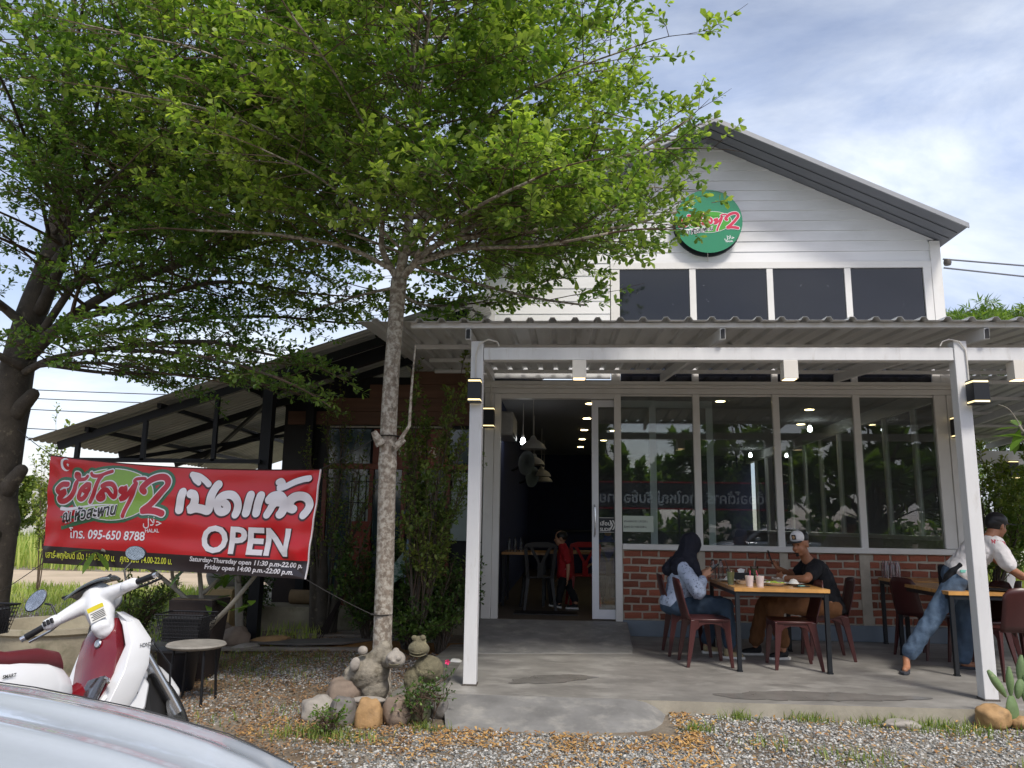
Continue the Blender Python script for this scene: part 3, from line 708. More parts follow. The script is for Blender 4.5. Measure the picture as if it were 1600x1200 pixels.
# roof
prr = []; t = -6.62
mb = MB(); NU = 2; ysr = []
y = 9.0; zz = []
while y < 15.5: zz += [(y, 0), (y+.05, 0), (y+.075, .022), (y+.1, .022)]; y += .125
for (xa, xb) in ((-6.55, -3.8), (-3.8, HX1+.15)):
    vs = [(x, yy, rz_(x)+.03+pz) for x in (xa, xb) for yy, pz in zz]; n = len(zz)
    mb.add(vs, [(i, i+1, n+i+1, n+i) for i in range(n-1)])
mb.build('roof_sheet', m_old, nh, solid=.003)
for y in (9.25, 10.6, 12.2): MB().bar((-6.3, y, rz_(-6.3)-.1), (-1.2, y, rz_(-1.2)-.1), .06, .1).build('roof_rafter', m_dsteel, nh)
MB().bar((-3.9, 9.6, rz_(-3.9)-.16), (-2.15, 9.6, rz_(-2.15)-.16), .1, .16).build('roof_rafter', m_dsteel, nh)
for x in (-5.9, -5.0, -4.1, -3.2, -2.3): MB().bar((x, 9.15, rz_(x)-.03), (x, 15, rz_(x)-.03), .05, .06).build('roof_purlin', m_dsteel, nh)
MB().bar((-6.1, 9.25, 2.2), (-3.7, 9.25, 2.2), .05, .05).build('truss_chord', m_dsteel, nh)
for x in (-6.05, -5.2, -4.3): MB().bar((x, 9.25, 2.2), (x, 9.25, rz_(x)-.1), .05, .05).build('truss_web', m_dsteel, nh)
MB().bar((-6.1, 9.25, 2.2), (-6.3, 12.5, 2.15), .04, .04).build('truss_chord', m_dsteel, nh)
MB().bar((-5.6, 9.3, 2.2), (-4.2, 12.2, 2.9), .04, .05).build('roof_brace', m_dsteel, nh)
MB().bar((-5.9, 12.2, 2.35), (-3.7, 9.6, 3.1), .04, .05).build('roof_brace', m_dsteel, nh)
box('steel_post', m_dsteel, nh, -3.75, -3.62, 9.3, 9.43, .05, rz_(-3.7)-.1)
box('steel_post', m_dsteel, nh, -3.72, -3.6, 10.85, 10.97, .3, rz_(-3.7)-.1)
m_platf = M('mossy_concrete', '#9a937f', .9, var=.25, scale=3, bump=.006, bscale=20, spots=('#4d5436', 2.5, .55, .75))
box('floor_platform', m_platf, nh, -5.2, -1.1, 10.45, 14.5, 0, .36, bevel=.015)

# ------------------------------------------------------------------ far things
m_farwall = M('far_render', '#c9c8c4', .9, var=.08, scale=.6)
t = thing('boundary_wall', 'pale rendered boundary wall beyond the dirt road at the left', 'wall', (-20, 34, GZ)); box('wall_panel', m_farwall, t, -25.2, -3, 34, 34.2, 0, 3.2); box('end_pillar', m_farwall, t, -25.9, -25.25, 33.9, 34.3, 0, 2.2)
t = thing('garden_wall', 'white boundary wall behind the bamboo at the right', 'wall', (12, 27, GZ)); box('wall_panel', M('white_render', '#d9d8d2', .9, var=.05), t, 3, 30, 27, 27.2, 0, 2.1)
def wire(p, q, sag, r=.012, n=14):
    p, q = np.array(p), np.array(q); return [tuple(p+(q-p)*t-np.array([0, 0, sag*4*t*(1-t)])) for t in np.linspace(0, 1, n)]
for (p, q, lab, g) in (((4.97, FY-.05, 5.0), (30, 14, 6.0), 'upper grey cable leaving the shop corner to the right', None), ((4.97, FY-.05, 4.88), (30, 14, 5.2), 'lower grey cable leaving the shop corner to the right', None)):
    o = MB().tube(wire(p, q, .5), .012, 5).build('power_cable', M('grey_cable', '#6c6f76', .6), None); tag(o, lab, 'cable')
o = MB().lathe([(0, -.04), (.04, -.035), (.05, 0), (.04, .04), (0, .045)], 12, (5.03, FY-.03, 4.96)).build('cable_insulator', M('insulator', '#55504b', .4), None, smooth=True); tag(o, 'brown porcelain insulator on the upper right shop corner', 'insulator')
for i, (z0, z1) in enumerate(((8.6, 8.9), (8.1, 8.4), (7.5, 7.7), (6.4, 6.6), (5.9, 6.0))):
    o = MB().tube(wire((-60, 45, z0+2.2), (8, 38, z1-1.2), .8), .025, 4).build('overhead_wire', M('black_cable', '#2b2d33', .6), None); tag(o, ('highest', 'second highest', 'middle', 'second lowest', 'lowest')[i]+' of the thin overhead wires crossing the left sky', 'wire', 'overhead wires across the left sky')
o = MB().tube(wire((-4, 26, 8.8), (3.0, 25, 10.8), .1), .02, 4).build('overhead_wire', M('black_cable'), None); tag(o, 'overhead wire rising behind the trees to the shop roof', 'wire')
# across the street, behind the camera: seen only in the shop windows
hd_ = 1
rs = thing('roadside_sign', 'long dark sign board with red edges across the street', 'sign', (4.7, -14, GZ))
box('board', M('sign_dark', '#15161f', .5), rs, .2, 9.6, -14.1, -14.0, 2.2, 3.4)
for z in (2.2, 3.34): box('red_edge', M('sign_red', '#b01822', .5), rs, .2, 9.6, -14, -13.98, z, z+.06)
v, f = text_geo('บังดี้ออโต้คาร์ หาดใหญ่ รับซื้อ ขายแลก', 1.0, .02); xm = max(a for a, b in v)
MB().add([(9.3-a*8.7/xm, -13.97, 2.48+b*.62) for a, b in v], f).build('lettering', M('sign_white', '#d9dbdf', .6), rs, kind='stuff')
for x in (.5, 5, 9.3): box('leg', m_dsteel, rs, x, x+.08, -14.3, -14.2, 0, 3.2)
# ------------------------------------------------------------------ trees and plants
m_bark1 = M('pale_lichened_bark', '#7c7164', .9, var=.35, scale=16, bump=.006, bscale=40, spots=('#b3ada0', 26, .44, .60), stretch=(1, 1, 1))
m_bark2 = M('dark_bark', '#4a443c', .9, var=.3, scale=7, bump=.01, bscale=30, spots=('#77705f', 12, .58, .7))
m_twig = M('twig_bark', '#5a4a3c', .85, var=.2)
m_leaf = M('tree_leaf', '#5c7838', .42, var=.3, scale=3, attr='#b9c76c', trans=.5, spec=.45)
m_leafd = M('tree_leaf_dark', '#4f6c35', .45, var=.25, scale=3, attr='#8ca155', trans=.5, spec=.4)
def vrot(v, ax, a): return Matrix.Rotation(a, 3, ax) @ v
class Crown:
    def __init__(s, seed): s.r = random.Random(seed); s.seg = []; s.cl = []; s.g = np.random.default_rng(seed)
    def twig(s, p, d, L, r=.0035, step=.058, leaf=1.0, n=6):
        # a short twig carrying leaf rosettes
        k = max(2, int(L/step)); pts = [p.copy()]; q = p.copy(); d = d.normalized()
        for i in range(k):
            d = (d+Vector((s.r.uniform(-.22, .22), s.r.uniform(-.22, .22), s.r.uniform(-.12, .16)))).normalized(); q = q+d*step; pts.append(q.copy())
            if i > 0 or k < 4: s.cl.append((q.copy(), d.copy(), leaf*s.r.uniform(.75, 1.15), n, i/k))
        s.seg.append((pts, r, r*.4))
    def branch(s, p, d, L, r, tw=.13, twL=.34, droop=-.03, lift=.0, leaf=1.0, n=6, bare=.15):
        k = max(3, int(L/.12)); q = p.copy(); pts = [q.copy()]; side = s.r.choice((-1, 1)); acc = 0
        for i in range(k):
            t = i/k; d = (d+Vector((s.r.uniform(-.1, .1), s.r.uniform(-.1, .1), s.r.uniform(-.07, .07)+lift+droop*t*2))).normalized()
            q = q+d*(L/k); pts.append(q.copy()); acc += L/k
            if t > bare and acc > tw:
                acc = 0; side = -side
                for sd in ((side, -side) if s.r.random() < .55 else (side,)):
                    a = sd*R(s.r.uniform(35, 75)); dd = vrot(d, Vector((0, 0, 1)), a); dd.z = dd.z*.4+s.r.uniform(-.12, .28)
                    s.twig(q, dd, twL*(1-.45*t)*s.r.uniform(.6, 1.3), leaf=leaf, n=n)
        s.twig(q, d, twL, leaf=leaf, n=n); s.seg.append((pts, r, r*.3)); return pts
    def limb(s, ctrl, r0, r1, sub=.26, subL=1.1, start=.3, parts=None, leaf=1.0, n=6, tw=.13, twL=.34, lift=0, up=.1):
        c = [Vector(q) for q in catmull(ctrl, 7)]; m = len(c); rr = [r0+(r1-r0)*(i/(m-1))**.8 for i in range(m)]
        parts.append((c, rr)); acc = 0; side = 1; tot = sum((c[i+1]-c[i]).length for i in range(m-1)); run = 0
        for i in range(m-1):
            dl = (c[i+1]-c[i]).length; run += dl; acc += dl; t = run/tot
            if t > start and acc > sub:
                acc = 0; d = (c[i+1]-c[i]).normalized(); side = -side
                for sd in ((side, -side) if s.r.random() < .35 else (side,)):
                    a = sd*R(s.r.uniform(38, 72)); dd = vrot(d, Vector((0, 0, 1)), a); dd.z = dd.z*.35+s.r.uniform(-.1, .22)+up
                    s.branch(c[i], dd, subL*(1-.55*t)*s.r.uniform(.65, 1.25), max(.006, rr[i]*.45), leaf=leaf, n=n, tw=tw, twL=twL, lift=lift)
        s.branch(c[-1], (c[-1]-c[-2]).normalized(), subL*.55, r1, leaf=leaf, n=n, tw=tw, twL=twL)
    def build(s, root, mleaf, mtwig, L=.065, wd=.42, foli='foliage', keep=None, lum=.5, simple=False):
        cl = s.cl if keep is None else [c for c in s.cl if keep(c[0])]
        seg = s.seg if keep is None else [q for q in s.seg if keep(q[0][len(q[0])//2])]
        mb = MB()
        for pts, a, b in seg:
            if len(pts) > 5: pts = pts[::2]+([pts[-1]] if len(pts) % 2 == 0 else [])
            mb.tube(pts, [a+(b-a)*i/(len(pts)-1) for i in range(len(pts))], 3 if a < .007 else 5, cap=False)
        if mb.v: mb.build('twigs', mtwig, root, kind='stuff')
        if not cl: return
        reps = np.array([c[3] for c in cl]); P = np.repeat(np.array([c[0] for c in cl]), reps, 0); D = np.repeat(np.array([c[1] for c in cl]), reps, 0)
        S = np.repeat(np.array([c[2] for c in cl]), reps); T = np.repeat(np.array([c[4] for c in cl]), reps); n = len(P); g = s.g
        S = S*g.uniform(.45, 1.3, n)
        # leaf direction: twig direction splayed out, flattened; normal roughly up
        rd = g.normal(0, 1, (n, 3)); rd[:, 2] *= .55; rd -= D*np.sum(rd*D, 1)[:, None]; rd /= np.linalg.norm(rd, axis=1)[:, None]+1e-9
        a = g.uniform(.5, 1.35, n)[:, None]; dr = D*np.cos(a)+rd*np.sin(a); dr[:, 2] += g.uniform(-.25, .3, n); dr /= np.linalg.norm(dr, axis=1)[:, None]
        upv = np.array([0, 0, 1.])+g.normal(0, .38, (n, 3)); sx = np.cross(dr, upv); sx /= np.linalg.norm(sx, axis=1)[:, None]+1e-9; nn = np.cross(sx, dr)
        ln = (L*S)[:, None]; w = ln*wd/2
        def pt(t, k, h): return P+dr*ln*t+sx*w*k+nn*ln*h
        V = np.stack([pt(.03, 0, 0), pt(.42, -.62, .06), pt(.42, .62, .06), pt(.78, -1, .07), pt(.78, 1, .07), pt(1.0, 0, -.02)], 1).reshape(-1, 3)
        F = np.array([(0, 2, 1), (1, 2, 4), (1, 4, 3), (3, 4, 5)]); F = (F[None]+(np.arange(n)*6)[:, None, None]).reshape(-1, 3)
        if simple:
            V = np.stack([pt(.0, 0, 0), pt(.5, -1, .04), pt(.5, 1, .04), pt(1.0, 0, -.04)], 1).reshape(-1, 3)
            F = np.array([(0, 2, 1), (1, 2, 3)]); F = (F[None]+(np.arange(n)*4)[:, None, None]).reshape(-1, 3)
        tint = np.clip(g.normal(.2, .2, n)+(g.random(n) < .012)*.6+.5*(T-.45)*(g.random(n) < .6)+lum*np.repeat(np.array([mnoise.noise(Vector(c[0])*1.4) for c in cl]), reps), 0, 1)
        mesh_np(foli, V, F, mleaf, root, tint=np.repeat(tint, 4 if simple else 6), kind='stuff')
        return n
def limbs_out(root, parts, mat, name='limb'):
    for c, rr in parts: MB().tube(c, rr, 9).build(name, mat, root, smooth=True, sharp=180)
# centre tree
t1 = thing('shade_tree', 'slim pale mottled trunk with layered bright green crown in front of the porch', 'tree', (-1.47, 6.5, GZ))
tp = [(-1.46, 6.5, 0.0), (-1.47, 6.5, .5), (-1.475, 6.5, 1.2), (-1.49, 6.5, 1.9), (-1.495, 6.5, 2.5), (-1.48, 6.5, 3.1), (-1.46, 6.5, 3.62)]
MB().tube(catmull(tp, 8), list(np.interp(np.linspace(0, 1, 49), [0, .1, .35, .5, .52, .55, .8, 1], [.095, .078, .074, .073, .08, .072, .066, .07])), 18).build('trunk', m_bark1, t1, smooth=True, sharp=180)
for p, d, r in (((-1.54, 6.44, 2.14), (-.05, -.03, .09), .036), ((-1.42, 6.44, 2.12), (.07, -.02, .05), .026)): MB().tube([p, Vector(p)+Vector(d)*.7, Vector(p)+Vector(d)*1.2], [r*1.3, r, r*.7], 8).build('cut_branch_stub', m_bark1, t1, smooth=True)
MB().tube([(-1.4, 6.45, 2.15), (-1.3, 6.42, 2.3), (-1.29, 6.4, 2.6), (-1.27, 6.4, 3.0)], [.02, .014, .01, .006], 6).build('side_shoot', m_bark1, t1, smooth=True)
C1 = Crown(11); P1 = []
F0 = (-1.46, 6.5, 3.6)
leader = [F0, (-1.40, 6.5, 4.1), (-1.36, 6.52, 4.8), (-1.4, 6.5, 5.6), (-1.35, 6.5, 6.6)]
C1.limb(leader, .052, .018, sub=.35, subL=1.2, start=.45, parts=P1)
for c, r in [([F0, (-1.2, 6.42, 3.85), (-.75, 6.3, 4.05), (0, 6.1, 4.3), (.75, 5.95, 4.62), (1.25, 5.9, 4.95)], .036), ([(-1.2, 6.45, 3.8), (-.7, 6.5, 3.95), (-.1, 6.6, 4.0), (.5, 6.5, 4.05)], .03),
             ([F0, (-1.62, 6.48, 3.9), (-1.66, 6.45, 4.3), (-2.0, 6.3, 4.75), (-2.6, 6.1, 5.2)], .036), ([(-1.65, 6.46, 4.2), (-2.1, 6.5, 4.35), (-2.8, 6.5, 4.5), (-3.5, 6.6, 4.6)], .028), ([(-1.5, 6.5, 3.7), (-1.9, 6.3, 3.85), (-2.5, 6.1, 3.9), (-3.1, 6.0, 3.9)], .024), ([(-1.3, 6.45, 3.75), (-.8, 6.1, 3.75), (-.2, 5.9, 3.7), (.35, 5.85, 3.78)], .02), ([(-1.3, 6.4, 3.8), (-1.0, 5.9, 3.85), (-.6, 5.4, 3.85), (-.2, 5.1, 3.9)], .02), ([(-1.0, 6.4, 3.95), (-.3, 6.2, 3.95), (.4, 6.3, 4.0), (.95, 6.2, 4.1)], .022), ([(-1.35, 6.5, 3.75), (-.9, 6.8, 3.7), (-.3, 7.0, 3.6), (.2, 7.1, 3.55)], .018), ([(-1.47, 6.5, 3.5), (-1.3, 6.9, 3.5), (-1.0, 7.5, 3.65), (-.75, 7.9, 3.6)], .016), ([(-1.47, 6.5, 3.55), (-1.9, 6.9, 3.6), (-2.4, 7.3, 3.6)], .016)]:
    C1.limb(c, r, .01, sub=.13, subL=1.05, start=.2, parts=P1, up=.06, tw=.085, twL=.36)
rr = random.Random(5)
for z0, nl, Ln, off in ((3.85, 6, 1.9, 0), (4.2, 8, 2.4, .4), (4.6, 8, 2.6, .1), (5.05, 8, 2.5, .5), (5.5, 7, 2.3, .2), (6.0, 7, 2.0, .6), (6.5, 6, 1.6, 0)):
    for k in range(nl):
        a = off+k*2*math.pi/nl+rr.uniform(-.25, .25); L_ = Ln*rr.uniform(.85, 1.12); dx, dy = math.cos(a), math.sin(a)
        if dy < 0: L_ *= .92
        b = Vector((-1.4, 6.5, z0)); C1.limb([b, b+Vector((dx*L_*.3, dy*L_*.3, .18*L_*.6)), b+Vector((dx*L_*.65, dy*L_*.65, .2*L_)), b+Vector((dx*L_, dy*L_, .2*L_+rr.uniform(-.1, .1)))], .015, .006, sub=.125, subL=.95, start=.14, parts=P1, up=.05, tw=.085, twL=.36)
def keepz(z): return float(np.interp(z, [3.2, 3.4, 3.9, 4.5, 5.0, 5.5, 6.0, 6.6], [-.2, .15, 1.0, 1.4, 1.15, .9, .45, .0]))
def trunc(parts):
    out = []
    for c, rr_ in parts:
        k = next((i for i, p in enumerate(c) if p.x > keepz(p.z)-.12), len(c))
        if k > 3: out.append((c[:k], rr_[:k]))
    return out
limbs_out(t1, trunc(P1), m_bark1)
def keep1(p):
    # the crown stops short of the picture's sky side and of the ground
    x, y, z = p; return z > 3.22+.17*max(0, y-5.6)*(1 if x > -1.3 else .35)+(.12 if x > -.9 else 0) and x < keepz(z)+.16*math.sin(y*9+z*5) and y > 3.9
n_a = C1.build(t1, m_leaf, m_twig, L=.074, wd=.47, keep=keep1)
# left tree
t2_ = thing('spreading_tree', 'thick dark knobbly trunk with wide flat leafy tiers at the left edge', 'tree', (-5.55, 7.5, GZ))
tp = [(-5.70, 7.5, 0), (-5.68, 7.5, .7), (-5.68, 7.5, 1.3), (-5.68, 7.5, 1.45), (-5.70, 7.5, 1.7), (-5.70, 7.5, 2.3), (-5.70, 7.5, 2.6), (-5.66, 7.5, 3.0), (-5.58, 7.5, 3.6), (-5.42, 7.5, 4.4), (-5.4, 7.45, 5.4), (-5.5, 7.4, 6.8)]
rad = np.interp(np.linspace(0, 1, 12*6-5), [i/11 for i in range(12)], [.26, .21, .21, .22, .185, .185, .20, .16, .14, .11, .08, .04])
MB().tube(catmull(tp, 6), list(rad), 20).build('trunk', m_bark2, t2_, smooth=True, sharp=180)
for p, q, r in (((-5.58, 7.45, 1.75), (-5.40, 7.4, 1.95), .09), ((-5.58, 7.45, 2.52), (-5.38, 7.4, 2.72), .09), ((-5.56, 7.4, 1.3), (-5.5, 7.3, 1.35), .05)): blob('burr', m_bark2, [('c', p, r, q, r*.72), ('e', q, (r*.75, r*.7, r*.5), (0, 0, 0))], .02, 3, t2_)
C2 = Crown(23); P2 = []
for c, r in [([(-5.5, 7.4, 2.95), (-5.1, 7.3, 3.08), (-4.3, 7.1, 3.14), (-3.4, 6.9, 3.15), (-2.7, 6.8, 3.0)], .042), ([(-5.45, 7.4, 3.0), (-4.9, 7.2, 3.0), (-4.3, 7.0, 2.95), (-3.8, 6.9, 2.85)], .022), ([(-5.4, 7.5, 3.05), (-4.8, 7.7, 3.0), (-4.0, 7.8, 3.0), (-3.2, 7.7, 2.9)], .022), ([(-4.3, 7.1, 3.1), (-3.6, 6.7, 3.0), (-2.9, 6.5, 2.85), (-2.5, 6.4, 2.72)], .02), ([(-5.2, 7.5, 3.3), (-4.4, 7.9, 3.6), (-3.4, 8.2, 3.75), (-2.5, 8.3, 3.7)], .03),
             ([(-5.5, 7.45, 3.15), (-5.0, 7.3, 3.5), (-4.3, 7.1, 3.8), (-3.4, 6.9, 4.0), (-2.5, 6.8, 4.15)], .075), ([(-5.0, 7.3, 3.48), (-4.3, 7.2, 3.6), (-3.4, 7.1, 3.8), (-2.6, 7.2, 3.72)], .04),
             ([(-5.5, 7.45, 3.2), (-5.1, 7.3, 3.7), (-4.5, 7.0, 4.3), (-3.9, 6.7, 4.9), (-3.2, 6.4, 5.5)], .05), ([(-5.45, 7.45, 3.6), (-5.1, 7.2, 4.1), (-4.7, 6.8, 4.8), (-4.3, 6.3, 5.6)], .075),
             ([(-5.45, 7.45, 4.0), (-5.0, 7.4, 4.6), (-4.3, 7.5, 5.2), (-3.4, 7.7, 5.8)], .05), ([(-5.5, 7.4, 3.4), (-6.0, 7.2, 3.8), (-6.8, 7, 4.2)], .06), ([(-5.5, 7.4, 3.0), (-5.9, 7.0, 3.2), (-6.5, 6.6, 3.5)], .05)]:
    C2.limb(c, r, .012, sub=.12, subL=1.25, start=.22, parts=P2, leaf=.95, up=.0, tw=.078, twL=.36)
rr = random.Random(9)
for z0, nl, Ln, off in ((3.8, 6, 2.6, .2), (4.4, 7, 3.2, .5), (4.9, 8, 3.2, .1), (5.5, 8, 2.9, .4), (6.2, 7, 2.4, .0)):
    for k in range(nl):
        a = off+k*2*math.pi/nl+rr.uniform(-.25, .25); L_ = Ln*rr.uniform(.85, 1.12); dx, dy = math.cos(a), math.sin(a)
        if dx < -.45: continue
        b = Vector((-5.45, 7.45, z0)); C2.limb([b, b+Vector((dx*L_*.3, dy*L_*.3, .3*L_*.5)), b+Vector((dx*L_*.65, dy*L_*.65, .22*L_)), b+Vector((dx*L_, dy*L_, .22*L_+rr.uniform(-.15, .1)))], .022, .008, sub=.125, subL=1.15, start=.16, parts=P2, leaf=.95, up=.03, tw=.078, twL=.36)
limbs_out(t2_, P2, m_bark2)
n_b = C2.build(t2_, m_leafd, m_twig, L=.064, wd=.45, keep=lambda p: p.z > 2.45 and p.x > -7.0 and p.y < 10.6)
print('LEAVES', n_a, n_b)

def shrub(name, label, base, pts, mleaf, mbark, L=.04, nleaf=5, seed=1, cat='shrub', dens=.1, twL=.22, group=None, stems=None, wd=.45, leaves_=1.0, lum=.4):
    t = thing(name, label, cat, base, 0, group); C = Crown(seed); P = []; b = Vector(base)
    for (q, r) in pts:
        q = Vector(q); mid = b+(q-b)*.5+Vector((C.r.uniform(-.08, .08), C.r.uniform(-.08, .08), .08))
        C.limb([b+Vector((C.r.uniform(-.04, .04), C.r.uniform(-.04, .04), 0)), mid, q], r, .005, sub=dens, subL=(q-b).length*.3, start=.25, parts=P, n=nleaf, tw=.08, twL=twL, up=.3, leaf=leaves_)
    limbs_out(t, P, mbark, 'stem'); C.build(t, mleaf, m_twig, L=L, wd=wd, lum=lum); return t
m_hedge = M('hedge_leaf', '#3b5629', .4, var=.2, attr='#7f9a48', trans=.3)
m_dry = M('shrub_leaf', '#60783a', .5, var=.2, attr='#a8ad55', trans=.3)
shrub('garden_shrub', 'twiggy half bare shrub with dark twisted stems right of the banner', (-3.05, 10.2, GZ), [((-3.35, 10.1, 2.2), .03), ((-3.0, 10.3, 2.5), .03), ((-2.7, 10.1, 2.2), .025), ((-2.5, 10.2, 1.9), .02), ((-3.6, 10.1, 1.7), .02), ((-2.9, 9.9, 2.7), .015), ((-3.25, 10.4, 2.85), .014)], m_dry, m_bark2, L=.045, nleaf=4, seed=3, dens=.08, twL=.2)
blob('stem_cluster', m_bark2, [('c', (-3.1, 10.2, .05), .1, (-3.15, 10.2, 1.2), .05), ('c', (-2.98, 10.2, .05), .07, (-2.9, 10.2, 1.1), .035), ('c', (-3.2, 10.15, .05), .06, (-3.3, 10.2, 1.3), .03)], .02, 3, bpy.data.objects['garden_shrub'])
shrub('tall_shrub', 'tall fresh green shrub growing between trunk and porch post', (-1.6, 8.75, GZ), [((-1.72, 8.7, 2.75), .022), ((-1.55, 8.7, 2.35), .022), ((-1.2, 8.7, 2.3), .02), ((-1.4, 8.6, 1.95), .016), ((-1.7, 8.7, 2.0), .016), ((-1.12, 8.8, 1.9), .014), ((-1.2, 8.5, 2.85), .007), ((-1.35, 8.6, 2.45), .012), ((-1.65, 8.5, 2.5), .012)], m_dry, m_bark2, L=.06, nleaf=5, seed=4, dens=.10, twL=.22)
rr = random.Random(2)
for i, (x, y, h, w_, lab) in enumerate([(-1.38, 9.0, 1.15, .32, 'dense dark green hedge bush against the porch post'), (-1.8, 9.1, 1.25, .32, 'dense dark green hedge bush right of the pale trunk'), (-2.35, 9.6, 1.2, .35, 'loose dark green bush left of the pale trunk'), (-1.6, 8.7, .6, .3, 'low dark bush at the foot of the hedge')]):
    shrub('hedge_bush', lab, (x, y, GZ), [((x+rr.uniform(-w_, w_), y+rr.uniform(-.3, .3), rr.uniform(.45, 1)*h), .012) for _ in range(17)], m_hedge, m_bark2, L=.055, nleaf=7, seed=30+i, cat='bush', dens=.07, twL=.16)
shrub('weed_clump', 'leafy green weed clump beside the rocks and the slab', (-.99, 5.9, GZ), [((-.99+rr.uniform(-.13, .11), 5.9+rr.uniform(-.12, .12), rr.uniform(.12, .33)), .003) for _ in range(12)], m_hedge, m_twig, L=.03, nleaf=7, seed=40, cat='weeds', dens=.04, twL=.07)
shrub('small_weed', 'little upright weed growing before the left rocks', (-1.6, 5.5, GZ), [((-1.6+rr.uniform(-.05, .05), 5.5+rr.uniform(-.05, .05), rr.uniform(.08, .16)), .003) for _ in range(6)], m_grass, m_twig, L=.035, nleaf=5, seed=41, cat='weeds', dens=.04, twL=.05)
shrub('ivy_clump', 'dark ivy climbing between the planter and the platform', (-4.15, 10.3, GZ), [((-4.1+rr.uniform(-.15, .15), 10.3+rr.uniform(-.1, .1), rr.uniform(.3, .8)), .006) for _ in range(12)], m_hedge, m_twig, L=.05, nleaf=6, seed=42, cat='climber', dens=.05, twL=.1)
shrub('yard_bush', 'low bush under the banner behind the motorcycle', (-4.7, 8.4, GZ), [((-4.7+rr.uniform(-.6, .6), 8.4+rr.uniform(-.3, .3), rr.uniform(.3, .75)), .008) for _ in range(16)], m_dry, m_twig, L=.045, nleaf=6, seed=43, cat='bush', dens=.07, twL=.14)
shrub('wall_bush', 'round green bush before the pale wall far left', (-22.5, 30, GZ), [((-22.5+rr.uniform(-1.6, 1.6), 30+rr.uniform(-.8, .8), rr.uniform(1.2, 3)), .03) for _ in range(14)], m_dry, m_twig, L=.16, nleaf=6, seed=44, cat='bush', dens=.3, twL=.6)
shrub('thin_sapling', 'thin sapling with few leaves beside the left trunk', (-9.6, 14, GZ), [((-9.5, 14, 2.6), .015), ((-9.8, 14, 2.2), .012), ((-9.2, 14, 2.0), .012), ((-9.6, 14, 2.9), .01)], m_dry, m_twig, L=.09, nleaf=3, seed=45, cat='sapling', dens=.2, twL=.25)
# frangipani: thick pale forked branches with big leaves
m_frbark = M('frangipani_bark', '#8a8578', .8, var=.2, scale=9, bump=.003, bscale=40)
m_frleaf = M('frangipani_leaf', '#56742c', .4, var=.2, scale=8, attr='#8a8a2c', trans=.35)
def big_leaf(mb, p, d, L, w, droop=.15):
    p = Vector(p); d = Vector(d).normalized(); s_ = d.cross(Vector((0, 0, 1)))
    if s_.length < .1: s_ = Vector((1, 0, 0))
    s_.normalize(); n_ = s_.cross(d); rows = []
    for t, k in ((0, .06), (.15, .35), (.35, .75), (.6, 1), (.82, .8), (1, .05)):
        c = p+d*L*t-Vector((0, 0, droop*L*t*t)); rows.append([c-s_*w/2*k+n_*w*.12*k, c, c+s_*w/2*k+n_*w*.12*k])
    vs = [v for r_ in rows for v in r_]; mb.add(vs, [(3*i+j, 3*i+j+1, 3*i+4+j, 3*i+3+j) for i in range(5) for j in range(2)])
def frangi(name, label, base, brs, leaf_tips, seed):
    t = thing(name, label, 'plant', base); rl = random.Random(seed)
    for pts, r in brs: MB().tube(catmull(pts, 5), list(np.linspace(r, r*.6, (len(pts)-1)*5+1)), 8).build('branch', m_frbark, t, smooth=True, sharp=180)
    for p, k in leaf_tips:
        for i in range(k):
            a = rl.uniform(0, 6.28); d = Vector((math.cos(a), math.sin(a)*.7, rl.uniform(-.5, .5))); mb = MB(); big_leaf(mb, p, d, rl.uniform(.16, .27), rl.uniform(.055, .075), rl.uniform(.05, .5)); mb.build('leaf', m_frleaf, t, smooth=True)
    return t
frangi('frangipani', 'frangipani with forked grey branches rising behind the beige planter', (-3.83, 9.35, GZ), [([(-3.83, 9.35, .05), (-3.87, 9.33, .5), (-3.9, 9.3, .85)], .06), ([(-3.9, 9.3, .82), (-4.2, 9.2, 1.05), (-4.45, 9.1, 1.25)], .035), ([(-3.9, 9.3, .82), (-3.7, 9.2, 1.15), (-3.5, 9.1, 1.35)], .035), ([(-3.88, 9.3, .75), (-3.95, 9.2, 1.1), (-4.0, 9.15, 1.4)], .03)], [((-4.45, 9.1, 1.25), 4), ((-4.0, 9.15, 1.35), 3)], 3)
frangi('leaning_frangipani', 'leaning frangipani branches rising from the dark pot', (-3.2, 7.2, GZ), [([(-3.35, 7.3, .1), (-3.25, 7.1, .45), (-2.95, 6.95, .75), (-2.7, 6.9, 1.05)], .03), ([(-3.3, 7.2, .35), (-3.35, 7.2, .8), (-3.4, 7.15, 1.2)], .03), ([(-3.3, 7.2, .6), (-3.6, 7.2, .85), (-4.0, 7.2, 1.1), (-4.3, 7.1, 1.2)], .024), ([(-3.35, 7.2, .8), (-3.15, 7.2, 1.0), (-3.0, 7.2, 1.2)], .02), ([(-3.6, 7.2, .85), (-3.65, 7.2, 1.0), (-3.66, 7.2, 1.25)], .02)],
       [((-4.35, 7.1, 1.18), 5), ((-3.4, 7.15, 1.1), 5), ((-3.1, 7.1, .95), 5), ((-2.75, 6.9, .75), 4), ((-3.3, 7.2, .75), 5)], 5)
frangi('frangipani_sprig', 'frangipani branch with green leaves entering at the right edge', (4.5, 6.1, GZ), [([(4.52, 6.1, .05), (4.5, 6.1, 1.3), (4.15, 6.1, 1.9), (3.72, 6.1, 2.06), (3.52, 6.1, 2.24), (3.48, 6.1, 2.3)], .016), ([(3.50, 6.1, 2.28), (3.42, 6.1, 2.42), (3.34, 6.1, 2.46)], .004)], [((3.49, 6.1, 2.28), 4), ((3.52, 6.1, 2.2), 5)], 8)
